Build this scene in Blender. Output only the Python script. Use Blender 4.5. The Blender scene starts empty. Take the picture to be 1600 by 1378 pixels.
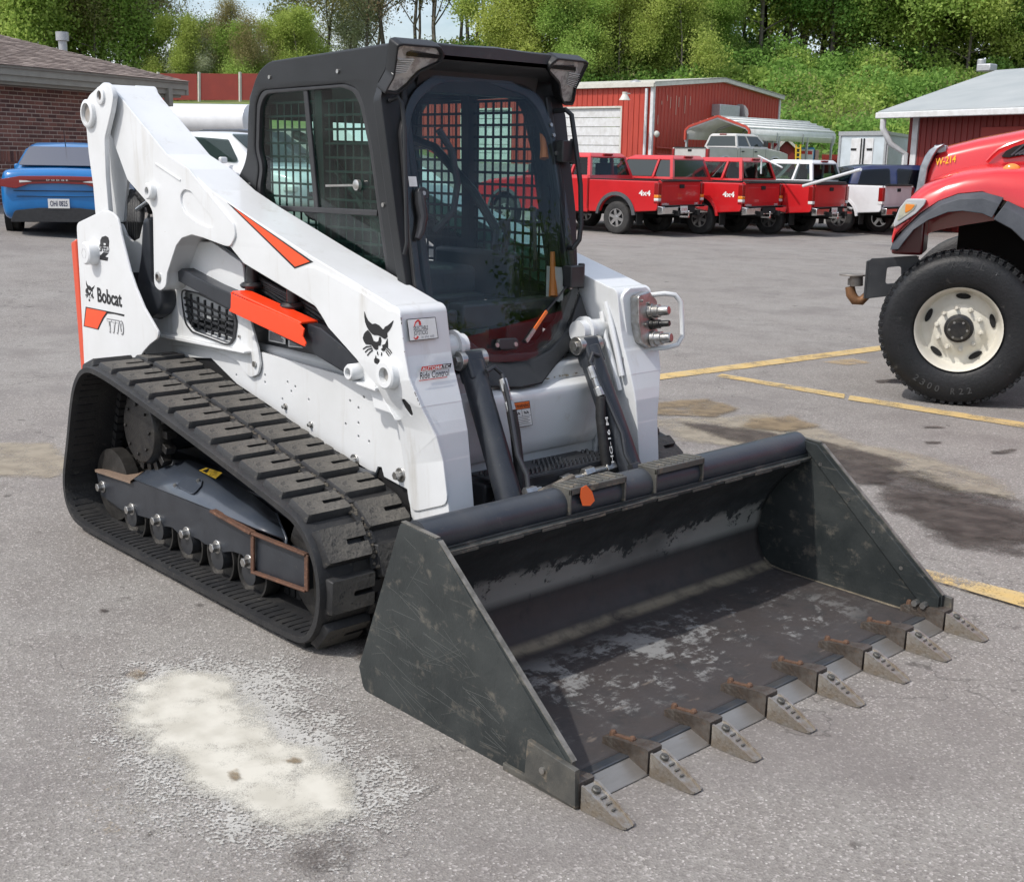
import bpy, bmesh, math, random
import numpy as np
from mathutils import Vector, Matrix
R = math.radians
random.seed(7); rng = np.random.default_rng(7)
sc = bpy.context.scene
COL = sc.collection
# ---------------------------------------------------------------- camera
FPX, YAW, PIT, ROL = 1896.0, R(137.11), R(13.03), R(1.01)
CAM = Vector((3.452, -3.157, 1.693))
FW = Vector((math.cos(PIT)*math.cos(YAW), math.cos(PIT)*math.sin(YAW), -math.sin(PIT)))
R0 = Vector((math.sin(YAW), -math.cos(YAW), 0)); U0 = R0.cross(FW)
RT = R0*math.cos(ROL)+U0*math.sin(ROL); UP = -R0*math.sin(ROL)+U0*math.cos(ROL)
cd = bpy.data.cameras.new('camera'); cam = bpy.data.objects.new('camera', cd); COL.objects.link(cam)
cam.matrix_world = Matrix.Translation(CAM) @ Matrix((RT, UP, -FW)).transposed().to_4x4()
cd.sensor_width = 36; cd.lens = FPX/1600*36; cd.clip_start = .05; cd.clip_end = 2000
sc.camera = cam
# ---------------------------------------------------------------- world, sun, exposure
TOSUN = Vector((-.11, -.60, .79)).normalized()
world = bpy.data.worlds.new('World'); sc.world = world; world.use_nodes = True
nt = world.node_tree; nt.nodes.clear()
wo = nt.nodes.new('ShaderNodeOutputWorld'); bg = nt.nodes.new('ShaderNodeBackground')
sky = nt.nodes.new('ShaderNodeTexSky'); sky.sky_type = 'NISHITA'; sky.sun_disc = False
sky.sun_elevation = math.asin(TOSUN.z); sky.sun_rotation = math.atan2(TOSUN.x, TOSUN.y)
sky.air_density = 1.0; sky.dust_density = 2.5; sky.ozone_density = 1.0
tcw = nt.nodes.new('ShaderNodeTexCoord'); mpw = nt.nodes.new('ShaderNodeMapping'); mpw.inputs['Scale'].default_value = (1, 1, 2.5)
nzw = nt.nodes.new('ShaderNodeTexNoise'); nzw.inputs['Scale'].default_value = 2.2; nzw.inputs['Detail'].default_value = 7; nzw.inputs['Roughness'].default_value = .6
rpw = nt.nodes.new('ShaderNodeValToRGB'); rpw.color_ramp.elements[0].position = .39; rpw.color_ramp.elements[1].position = .70
mxw = nt.nodes.new('ShaderNodeMix'); mxw.data_type = 'RGBA'
mxw.inputs['B'].default_value = (7.4, 7.7, 8.2, 1)
nt.links.new(tcw.outputs['Generated'], mpw.inputs[0]); nt.links.new(mpw.outputs[0], nzw.inputs['Vector'])
nt.links.new(nzw.outputs[0], rpw.inputs[0]); nt.links.new(rpw.outputs[0], mxw.inputs['Factor'])
nt.links.new(sky.outputs[0], mxw.inputs['A']); nt.links.new(mxw.outputs['Result'], bg.inputs[0])
bg.inputs[1].default_value = .15
nt.links.new(bg.outputs[0], wo.inputs[0])
sd = bpy.data.lights.new('sun', 'SUN'); sd.energy = 2.5; sd.angle = R(1.0); sd.color = (1, .96, .90)
so = bpy.data.objects.new('sun', sd); COL.objects.link(so); so.rotation_euler = TOSUN.to_track_quat('Z', 'Y').to_euler(); so.location = (0, 0, 20)
sc.view_settings.view_transform = 'Standard'; sc.view_settings.look = 'None'; sc.view_settings.exposure = .36; sc.view_settings.gamma = 1
sc.render.engine = 'CYCLES'; sc.cycles.use_denoising = True; sc.cycles.max_bounces = 7; sc.cycles.transparent_max_bounces = 24
sc.cycles.caustics_reflective = False; sc.cycles.caustics_refractive = False; sc.cycles.sample_clamp_indirect = 6

# ---------------------------------------------------------------- helpers
def ray(px, py): return FW + RT*((px-800)/FPX) + UP*((689-py)/FPX)
def hit(px, py, P0, N):
    d = ray(px, py); return CAM + d*((Vector(P0)-CAM).dot(N)/d.dot(N))
def Yp(px, py, y): return hit(px, py, (0, y, 0), Vector((0, 1, 0)))
def Xp(px, py, x): return hit(px, py, (x, 0, 0), Vector((1, 0, 0)))
def Zp(px, py, z): return hit(px, py, (0, 0, z), Vector((0, 0, 1)))
def S(y, pts):
    o = []
    for p in pts:
        q = Yp(p[0], p[1], y); o.append((q.x, q.z))
    return o
FH = Vector((math.cos(YAW), math.sin(YAW), 0)); RH = Vector((math.sin(YAW), -math.cos(YAW), 0))
def W(r, d, z=0): return Vector((CAM.x, CAM.y, 0)) + FH*d + RH*r + Vector((0, 0, z))
def Dp(px, py, d): return hit(px, py, W(0, d), FH)          # the point seen at distance d straight ahead
def sstep(a, b, x):
    t = min(1, max(0, (x-a)/(b-a))); return t*t*(3-2*t)
def T(r, d):                                               # height of the terrain
    z = -.011*r*sstep(12, 30, d) + 1.5*sstep(33, 62, d) + .055*max(0, -r-1)*sstep(7, 17, d)*(1-sstep(40, 60, d))
    w = sstep(-.16, -.04, r/max(d, 1))
    right = 7.8*sstep(66, 94, d) + 3*sstep(94, 150, d)
    left = 3.2*sstep(52, 75, d) + 3.0*sstep(76, 110, d)
    return z + right*w + left*(1-w) + .25*math.sin(r*.21+d*.13)*sstep(60, 80, d)
def ground_at(px, py):                                     # terrain point under a pixel
    dd = ray(px, py); t = 1.0
    for i in range(4000):
        p = CAM+dd*t; v = p-CAM; d = v.dot(FH); r = v.dot(RH)
        if p.z <= T(r, d): return p, r, d
        t += .03
    return p, r, d

def fillet(pts, r=.01, n=4):
    out = []; m = len(pts)
    for i in range(m):
        p = Vector(pts[i][:2]); a = Vector(pts[i-1][:2]); b = Vector(pts[(i+1) % m][:2])
        rr = pts[i][2] if len(pts[i]) > 2 else r
        u = a-p; v = b-p
        if u.length < 1e-6 or v.length < 1e-6: continue
        ang = u.angle(v)
        if rr <= 0 or ang > 3.05: out.append((p.x, p.y)); continue
        L = min(rr/math.tan(ang/2), u.length*.48, v.length*.48)
        u.normalize(); v.normalize(); A = p+u*L; Bq = p+v*L
        for k in range(n+1):
            t = k/n; q = A*(1-t)**2+p*2*t*(1-t)+Bq*t*t; out.append((q.x, q.y))
    return out

def obj(name, me, parent=None, loc=None, rot=None):
    o = bpy.data.objects.new(name, me); COL.objects.link(o)
    if parent is not None: o.parent = parent
    if loc is not None: o.location = loc
    if rot is not None: o.rotation_euler = rot
    return o
def tag(o, label=None, cat=None, group=None, kind=None):
    if label: o['label'] = label
    if cat: o['category'] = cat
    if group: o['group'] = group
    if kind: o['kind'] = kind
    return o
def thing(name, label, cat, loc=(0, 0, 0), rz=0, group=None):
    o = bpy.data.objects.new(name, None); COL.objects.link(o); o.location = loc; o.rotation_euler = (0, 0, rz)
    o.empty_display_size = .1
    return tag(o, label, cat, group)
def copy_tree(o, parent=None):
    c = o.copy(); COL.objects.link(c); c.parent = parent
    for ch in KIDS(o): copy_tree(ch, c)
    return c
def KIDS(o): return [x for x in o.children]

class B:
    def __init__(s): s.bm = bmesh.new(); s.mats = []; s.mi = 0
    def m(s, mt):
        if mt not in s.mats: s.mats.append(mt)
        s.mi = s.mats.index(mt); return s
    def _f(s, vs):
        try: f = s.bm.faces.new(vs); f.material_index = s.mi; return f
        except ValueError: return None
    def verts(s, ps): return [s.bm.verts.new(p) for p in ps]
    def poly(s, ps): s._f(s.verts(ps)); return s
    def hexa(s, p):          # 8 points, bottom 4 then top 4
        v = s.verts(p)
        for q in ((3, 2, 1, 0), (4, 5, 6, 7), (0, 1, 5, 4), (1, 2, 6, 5), (2, 3, 7, 6), (3, 0, 4, 7)): s._f([v[i] for i in q])
        return s
    def box(s, c, d, M=None):
        c = Vector(c); x, y, z = d[0]/2, d[1]/2, d[2]/2
        ps = [Vector(q) for q in ((-x, -y, -z), (x, -y, -z), (x, y, -z), (-x, y, -z), (-x, -y, z), (x, -y, z), (x, y, z), (-x, y, z))]
        if M is not None: ps = [M @ q for q in ps]
        return s.hexa([c+q for q in ps])
    def beam(s, a, b, w, h, up=(0, 0, 1)):
        a = Vector(a); b = Vector(b); t = (b-a).normalized(); u = Vector(up)
        sd_ = t.cross(u)
        if sd_.length < 1e-4: sd_ = t.cross(Vector((1, 0, 0)))
        sd_.normalize(); u = sd_.cross(t)
        o = [sd_*(-w/2)+u*(-h/2), sd_*(w/2)+u*(-h/2), sd_*(w/2)+u*(h/2), sd_*(-w/2)+u*(h/2)]
        return s.hexa([a+q for q in o]+[b+q for q in o])
    def cyl(s, a, b, r, r2=None, n=16, caps=True):
        return s.lathe(a, b, [(0, r), (1, r if r2 is None else r2)], n, caps)
    def lathe(s, a, b, prof, n=24, caps=True):   # prof (t along a->b, radius)
        a = Vector(a); b = Vector(b); t = (b-a); tn = t.normalized()
        u = tn.cross(Vector((0, 0, 1)))
        if u.length < 1e-3: u = tn.cross(Vector((1, 0, 0)))
        u.normalize(); w = tn.cross(u); rings = []
        for (k, r) in prof:
            c = a+t*k
            rings.append(s.verts([c+(u*math.cos(2*math.pi*i/n)+w*math.sin(2*math.pi*i/n))*max(r, 1e-5) for i in range(n)]))
        for A, C in zip(rings, rings[1:]):
            for i in range(n): s._f([A[i], A[(i+1) % n], C[(i+1) % n], C[i]])
        if caps: s._f(rings[0][::-1]); s._f(rings[-1])
        return s
    def tube(s, pts, r, n=8, caps=True):
        pts = [Vector(p) for p in pts]; rings = []; pu = None
        for i, p in enumerate(pts):
            t = (pts[min(i+1, len(pts)-1)]-pts[max(i-1, 0)]).normalized()
            if pu is None:
                pu = t.cross(Vector((0, 0, 1)));
                if pu.length < 1e-2: pu = t.cross(Vector((1, 0, 0)))
            pu = (pu-t*pu.dot(t)).normalized(); w = t.cross(pu)
            rr = r[i] if isinstance(r, (list, tuple)) else r
            rings.append(s.verts([p+(pu*math.cos(2*math.pi*k/n)+w*math.sin(2*math.pi*k/n))*rr for k in range(n)]))
        for A, C in zip(rings, rings[1:]):
            for i in range(n): s._f([A[i], A[(i+1) % n], C[(i+1) % n], C[i]])
        if caps: s._f(rings[0][::-1]); s._f(rings[-1])
        return s
    def prism(s, ps, v):
        v = Vector(v); a = s.verts(ps); b = s.verts([Vector(p)+v for p in ps]); n = len(a)
        s._f(a[::-1]); s._f(b)
        for i in range(n): s._f([a[i], a[(i+1) % n], b[(i+1) % n], b[i]])
        return s
    def loft(s, secs, close=True, caps=True):
        rs = [s.verts(q) for q in secs]; n = len(rs[0])
        for A, C in zip(rs, rs[1:]):
            for i in range(n if close else n-1): s._f([A[i], A[(i+1) % n], C[(i+1) % n], C[i]])
        if caps: s._f(rs[0][::-1]); s._f(rs[-1])
        return s
    def sph(s, c, r, n=10, m=6, sc_=(1, 1, 1)):
        c = Vector(c); rs = []
        for j in range(m+1):
            ph = math.pi*j/m; rr = math.sin(ph)*r
            rs.append(s.verts([c+Vector((math.cos(2*math.pi*i/n)*max(rr, 1e-5)*sc_[0], math.sin(2*math.pi*i/n)*max(rr, 1e-5)*sc_[1], math.cos(ph)*r*sc_[2])) for i in range(n)]))
        for A, C in zip(rs, rs[1:]):
            for i in range(n): s._f([A[i], C[i], C[(i+1) % n], A[(i+1) % n]])
        return s
    def mesh(s, mt=None, smooth=35, name='mesh'):
        bmesh.ops.recalc_face_normals(s.bm, faces=s.bm.faces)
        me = bpy.data.meshes.new(name); s.bm.to_mesh(me); s.bm.free()
        if mt is not None and not s.mats: me.materials.append(mt)
        for q in s.mats: me.materials.append(q)
        if smooth: me.shade_smooth(); me.set_sharp_from_angle(angle=R(smooth))
        return me
    def build(s, name, mt=None, parent=None, bevel=0, seg=2, smooth=35, loc=None):
        o = obj(name, s.mesh(mt, smooth, name), parent, loc)
        if bevel: bev(o, bevel, seg)
        return o
def wn(o):
    w = o.modifiers.new('normals', 'WEIGHTED_NORMAL'); w.weight = 80; w.keep_sharp = True; return o
def bev(o, w, seg=2):
    b = o.modifiers.new('bevel', 'BEVEL'); b.width = w; b.segments = seg; b.limit_method = 'ANGLE'; b.angle_limit = R(35); b.harden_normals = False
    return wn(o)

def plate_mesh(pts, holes, th, bevel, fn, mt, res=1):
    cu = bpy.data.curves.new('c', 'CURVE'); cu.dimensions = '2D'; cu.fill_mode = 'BOTH'
    cu.extrude = max(th/2-bevel, 1e-5); cu.bevel_depth = bevel; cu.offset = -bevel; cu.bevel_resolution = res
    for loop in [pts]+list(holes):
        sp = cu.splines.new('POLY'); sp.points.add(len(loop)-1)
        for i, p in enumerate(loop): sp.points[i].co = (p[0], p[1], 0, 1)
        sp.use_cyclic_u = True
    o = bpy.data.objects.new('c', cu)
    me = bpy.data.meshes.new_from_object(o)
    bpy.data.objects.remove(o); bpy.data.curves.remove(cu)
    n = len(me.vertices); co = np.zeros(n*3); me.vertices.foreach_get('co', co); co = co.reshape(-1, 3)
    out = np.array([fn(*c) for c in co]).reshape(-1) if n else co
    me.vertices.foreach_set('co', out)
    bm = bmesh.new(); bm.from_mesh(me); bmesh.ops.remove_doubles(bm, verts=bm.verts, dist=1e-5); bmesh.ops.recalc_face_normals(bm, faces=bm.faces); bm.to_mesh(me); bm.free()
    me.materials.clear(); me.materials.append(mt)
    me.shade_smooth(); me.set_sharp_from_angle(angle=R(30))
    return me
def plate(name, axis, pts, a0, a1, mt, parent, bevel=.003, holes=(), r=0, off=(0, 0, 0)):
    """plate outlined in the two other axes, between a0 and a1 on the given axis"""
    if r: pts = fillet(pts, r); 
    mid = (a0+a1)/2; th = abs(a1-a0)
    if axis == 'y': fn = lambda u, v, w: (u-off[0], mid+w-off[1], v-off[2])
    elif axis == 'x': fn = lambda u, v, w: (mid+w-off[0], u-off[1], v-off[2])
    else: fn = lambda u, v, w: (u-off[0], v-off[1], mid+w-off[2])
    return wn(obj(name, plate_mesh(pts, holes, th, min(bevel, th*.45), fn, mt), parent))
class Frame:                    # an oriented plane: origin, u right, v up, n out
    def __init__(s, O, U, V): s.O = Vector(O); s.U = Vector(U).normalized(); s.N = s.U.cross(Vector(V)).normalized(); s.V = s.N.cross(s.U)
    def px(s, pts): return [s.uv(hit(p[0], p[1], s.O, s.N))+tuple(p[2:3]) for p in pts]
    def uv(s, q): q = q-s.O; return (q.dot(s.U), q.dot(s.V))
    def P(s, u, v, w=0): return s.O+s.U*u+s.V*v+s.N*w
def fplate(name, fr, pts, w0, w1, mt, parent, bevel=.003, holes=(), r=0):
    if r: pts = fillet(pts, r)
    mid = (w0+w1)/2; th = abs(w1-w0)
    return wn(obj(name, plate_mesh([p[:2] for p in pts], holes, th, min(bevel, th*.45), lambda u, v, w: tuple(fr.P(u, v, mid+w)), mt), parent))
def text(name, s_, fr, a, b, h, mt, parent, w=.0015, bold=.0, shear=0, ext=.0004, space=1.0):
    """text whose baseline runs from uv point a to uv point b, h tall"""
    cu = bpy.data.curves.new('t', 'FONT'); cu.body = s_; cu.offset = bold; cu.shear = shear; cu.size = 1; cu.space_character = space; cu.resolution_u = 3
    o = bpy.data.objects.new('t', cu); me = bpy.data.meshes.new_from_object(o); bpy.data.objects.remove(o); bpy.data.curves.remove(cu)
    n = len(me.vertices); co = np.zeros(n*3); me.vertices.foreach_get('co', co); co = co.reshape(-1, 3)
    x0, x1 = co[:, 0].min(), co[:, 0].max(); y1 = .69
    a = Vector(a); b = Vector(b); ax = b-a; up = Vector((-ax.y, ax.x)).normalized()*h
    res = []
    for c in co:
        p = a+ax*((c[0]-x0)/(x1-x0))+up*(c[1]/y1); res.append(tuple(fr.P(p.x, p.y, w)))
    me.vertices.foreach_set('co', np.array(res).reshape(-1)); me.materials.clear(); me.materials.append(mt)
    return obj(name, me, parent)

# ---------------------------------------------------------------- materials
MC = {}
def mat(name, col, rough=.5, metal=0.0, col2=None, scale=6.0, lo=.35, hi=.7, bump=0.0, bscale=80.0, coat=0.0, spec=.5, detail=6, col3=None, scale3=30, lo3=.55, hi3=.7, rvar=0.0, stretch=(1, 1, 1), coords='Object'):
    m_ = bpy.data.materials.new(name); m_.use_nodes = True; n = m_.node_tree; b = n.nodes['Principled BSDF']
    c4 = lambda c: (c[0], c[1], c[2], 1)
    b.inputs['Base Color'].default_value = c4(col); b.inputs['Roughness'].default_value = rough; b.inputs['Metallic'].default_value = metal
    b.inputs['Specular IOR Level'].default_value = spec; b.inputs['Coat Weight'].default_value = coat; b.inputs['Coat Roughness'].default_value = .06
    tc = n.nodes.new('ShaderNodeTexCoord'); mp = n.nodes.new('ShaderNodeMapping'); mp.inputs['Scale'].default_value = stretch
    n.links.new(tc.outputs[coords], mp.inputs[0])
    def noise(s_, d=detail, rg=.6):
        z = n.nodes.new('ShaderNodeTexNoise'); z.inputs['Scale'].default_value = s_; z.inputs['Detail'].default_value = d; z.inputs['Roughness'].default_value = rg
        n.links.new(mp.outputs[0], z.inputs['Vector']); return z
    def ramp(src, a, c):
        r_ = n.nodes.new('ShaderNodeMapRange'); r_.inputs[1].default_value = a; r_.inputs[2].default_value = c; n.links.new(src, r_.inputs[0]); return r_.outputs[0]
    out = None
    if col2 is not None:
        f = ramp(noise(scale).outputs[0], lo, hi)
        mx = n.nodes.new('ShaderNodeMix'); mx.data_type = 'RGBA'; mx.inputs['A'].default_value = c4(col); mx.inputs['B'].default_value = c4(col2)
        n.links.new(f, mx.inputs['Factor']); out = mx.outputs['Result']
        if rvar:
            mr = n.nodes.new('ShaderNodeMapRange'); mr.inputs[3].default_value = rough; mr.inputs[4].default_value = min(1, rough+rvar); n.links.new(f, mr.inputs[0]); n.links.new(mr.outputs[0], b.inputs['Roughness'])
    if col3 is not None:
        f = ramp(noise(scale3, 8, .7).outputs[0], lo3, hi3)
        mx = n.nodes.new('ShaderNodeMix'); mx.data_type = 'RGBA'; mx.inputs['B'].default_value = c4(col3)
        if out is None: mx.inputs['A'].default_value = c4(col)
        else: n.links.new(out, mx.inputs['A'])
        n.links.new(f, mx.inputs['Factor']); out = mx.outputs['Result']
    if out is not None: n.links.new(out, b.inputs['Base Color'])
    if bump:
        bp = n.nodes.new('ShaderNodeBump'); bp.inputs['Strength'].default_value = bump; bp.inputs['Distance'].default_value = .01
        n.links.new(noise(bscale).outputs[0], bp.inputs['Height']); n.links.new(bp.outputs[0], b.inputs['Normal'])
    MC[name] = m_; return m_
def glassmat(name, tint, refl=1.0, rough=0.0, dirt=0.0):
    m_ = bpy.data.materials.new(name); m_.use_nodes = True; n = m_.node_tree; n.nodes.clear()
    o = n.nodes.new('ShaderNodeOutputMaterial'); t = n.nodes.new('ShaderNodeBsdfTransparent'); t.inputs[0].default_value = (*tint, 1)
    g = n.nodes.new('ShaderNodeBsdfGlossy'); g.inputs['Roughness'].default_value = rough; g.inputs[0].default_value = (refl, refl, refl, 1)
    f = n.nodes.new('ShaderNodeFresnel'); f.inputs[0].default_value = 1.5; mx = n.nodes.new('ShaderNodeMixShader')
    md = n.nodes.new('ShaderNodeMath'); md.operation = 'MULTIPLY'; md.inputs[1].default_value = .75; n.links.new(f.outputs[0], md.inputs[0])
    gb = n.nodes.new('ShaderNodeNewGeometry'); iv = n.nodes.new('ShaderNodeMath'); iv.operation = 'SUBTRACT'; iv.inputs[0].default_value = 1.0; n.links.new(gb.outputs['Backfacing'], iv.inputs[1]); m3 = n.nodes.new('ShaderNodeMath'); m3.operation = 'MULTIPLY'; n.links.new(md.outputs[0], m3.inputs[0]); n.links.new(iv.outputs[0], m3.inputs[1])
    n.links.new(m3.outputs[0], mx.inputs[0]); n.links.new(t.outputs[0], mx.inputs[1]); n.links.new(g.outputs[0], mx.inputs[2])
    last = mx.outputs[0]
    if dirt:
        tc = n.nodes.new('ShaderNodeTexCoord'); nz = n.nodes.new('ShaderNodeTexNoise'); nz.inputs['Scale'].default_value = 5; nz.inputs['Detail'].default_value = 8
        rp = n.nodes.new('ShaderNodeMapRange'); rp.inputs[1].default_value = .45; rp.inputs[2].default_value = .8; rp.inputs[4].default_value = dirt
        df = n.nodes.new('ShaderNodeBsdfDiffuse'); df.inputs[0].default_value = (.35, .36, .36, 1); m2 = n.nodes.new('ShaderNodeMixShader')
        n.links.new(tc.outputs['Object'], nz.inputs['Vector']); n.links.new(nz.outputs[0], rp.inputs[0]); n.links.new(rp.outputs[0], m2.inputs[0])
        n.links.new(last, m2.inputs[1]); n.links.new(df.outputs[0], m2.inputs[2]); last = m2.outputs[0]
    n.links.new(last, o.inputs[0]); return m_
WHITE = mat('white_paint', (.675, .69, .70), .32, coat=.25, col2=(.61, .62, .62), scale=3, col3=(.45, .41, .34), scale3=9, lo3=.66, hi3=.9, bump=.03, bscale=160)
def streaks(m_, col, fac=.5, st=(10, 10, 1.1), lo=.56, hi=.74, s_=1.0):
    n = m_.node_tree; b = n.nodes['Principled BSDF']; src = b.inputs['Base Color'].links[0].from_socket
    tc = n.nodes.new('ShaderNodeTexCoord'); mp = n.nodes.new('ShaderNodeMapping'); mp.inputs['Scale'].default_value = st; z = n.nodes.new('ShaderNodeTexNoise'); z.inputs['Scale'].default_value = s_; z.inputs['Detail'].default_value = 9; z.inputs['Roughness'].default_value = .7
    r_ = n.nodes.new('ShaderNodeMapRange'); r_.inputs[1].default_value = lo; r_.inputs[2].default_value = hi; r_.inputs[4].default_value = fac; mx = n.nodes.new('ShaderNodeMix'); mx.data_type = 'RGBA'; mx.inputs['B'].default_value = (*col, 1)
    L = n.links; L.new(tc.outputs['Object'], mp.inputs[0]); L.new(mp.outputs[0], z.inputs['Vector']); L.new(z.outputs[0], r_.inputs[0]); L.new(r_.outputs[0], mx.inputs['Factor']); L.new(src, mx.inputs['A']); L.new(mx.outputs['Result'], b.inputs['Base Color'])
streaks(WHITE, (.40, .37, .31), .5); streaks(WHITE, (.16, .14, .12), .8, (1, 1, 1), .69, .72, 34)
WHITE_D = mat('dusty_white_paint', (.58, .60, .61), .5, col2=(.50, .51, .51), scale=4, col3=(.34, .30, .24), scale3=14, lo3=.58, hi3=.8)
BLACKP = mat('black_paint', (.016, .017, .020), .33, coat=.2, col2=(.028, .030, .033), scale=5, col3=(.09, .085, .075), scale3=22, lo3=.6, hi3=.9, rvar=.2)
BLACKG = mat('gunmetal_paint', (.018, .021, .027), .32, col2=(.032, .036, .043), scale=7, col3=(.14, .13, .11), scale3=35, lo3=.62, hi3=.85, bump=.05, rvar=.15)
PLASTIC = mat('black_plastic', (.018, .018, .020), .42, col2=(.030, .030, .032), scale=20, bump=.05, bscale=200)
RUBBER = mat('dusty_rubber', (.040, .039, .038), .75, col2=(.085, .08, .073), scale=7, lo=.35, hi=.75, col3=(.16, .14, .115), scale3=26, lo3=.55, hi3=.75, bump=.5, bscale=60)
RUBBERB = mat('black_rubber', (.012, .0125, .014), .55, col2=(.030, .029, .028), scale=9, lo=.4, hi=.75, col3=(.13, .12, .10), scale3=30, lo3=.6, hi3=.85, bump=.25, bscale=90)
BUCKET = mat('worn_bucket_paint', (.024, .029, .030), .42, metal=.2, col2=(.050, .056, .055), scale=4, lo=.4, hi=.75, col3=(.16, .145, .12), scale3=13, lo3=.56, hi3=.74, bump=.15, bscale=70, rvar=.25)
streaks(BUCKET, (.13, .125, .11), .75, (3, 3, 26), .60, .70, 1.6)
ORANGE = mat('orange_paint', (.85, .085, .018), .4, coat=.2, col2=(.78, .07, .015), scale=12)
STEEL = mat('worn_steel', (.40, .385, .36), .38, metal=.85, col2=(.28, .24, .19), scale=24, lo=.35, hi=.65, col3=(.16, .11, .075), scale3=60, lo3=.55, hi3=.75, bump=.35, bscale=120, rvar=.25)
STEELD = mat('dark_worn_steel', (.15, .135, .12), .5, metal=.6, col2=(.085, .065, .052), scale=22, lo=.35, hi=.65, col3=(.16, .09, .05), scale3=30, lo3=.56, hi3=.7, bump=.5, bscale=90)
RUST = mat('rust', (.12, .055, .032), .85, col2=(.07, .038, .026), scale=20, col3=(.20, .10, .055), scale3=50, bump=.6, bscale=90)
ZINC = mat('zinc_fitting', (.50, .50, .49), .32, metal=.9, col2=(.33, .31, .28), scale=40, bump=.1)
ASPH_DK = mat('black_matte', (.008, .008, .009), .8)
INK = mat('black_print', (.012, .012, .013), .5)
RED_INK = mat('red_print', (.55, .03, .02), .5)
PAPER = mat('white_label', (.70, .70, .69), .45, col2=(.62, .61, .58), scale=30)
GREY_INK = mat('grey_print', (.22, .22, .23), .6)
YELLOWD = mat('yellow_label', (.78, .50, .03), .5, col2=(.5, .33, .05), scale=60)
GLASS_S = glassmat('green_tinted_glass', (.70, .88, .82), .9, dirt=.05)
GLASS_D = glassmat('door_glass', (.88, .90, .91), .95, dirt=.035)
GLASS_C = glassmat('car_glass', (.42, .47, .46), .9)
GLASS_K = mat('dark_tinted_glass', (.022, .030, .028), .06, spec=.7)
CHROME = mat('chrome', (.72, .72, .72), .12, metal=1.0, col2=(.6, .6, .6), scale=8)
GALV = mat('galvanised_metal', (.45, .46, .47), .45, metal=.6, col2=(.36, .37, .38), scale=14)
def lens_mat(name, col, emis=0):
    m_ = mat(name, col, .12, coat=.6, spec=.6); return m_
LENS_R = lens_mat('red_lens', (.22, .006, .006)); LENS_A = lens_mat('amber_lens', (.70, .22, .02)); LENS_W = lens_mat('clear_lens', (.62, .62, .60))
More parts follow.
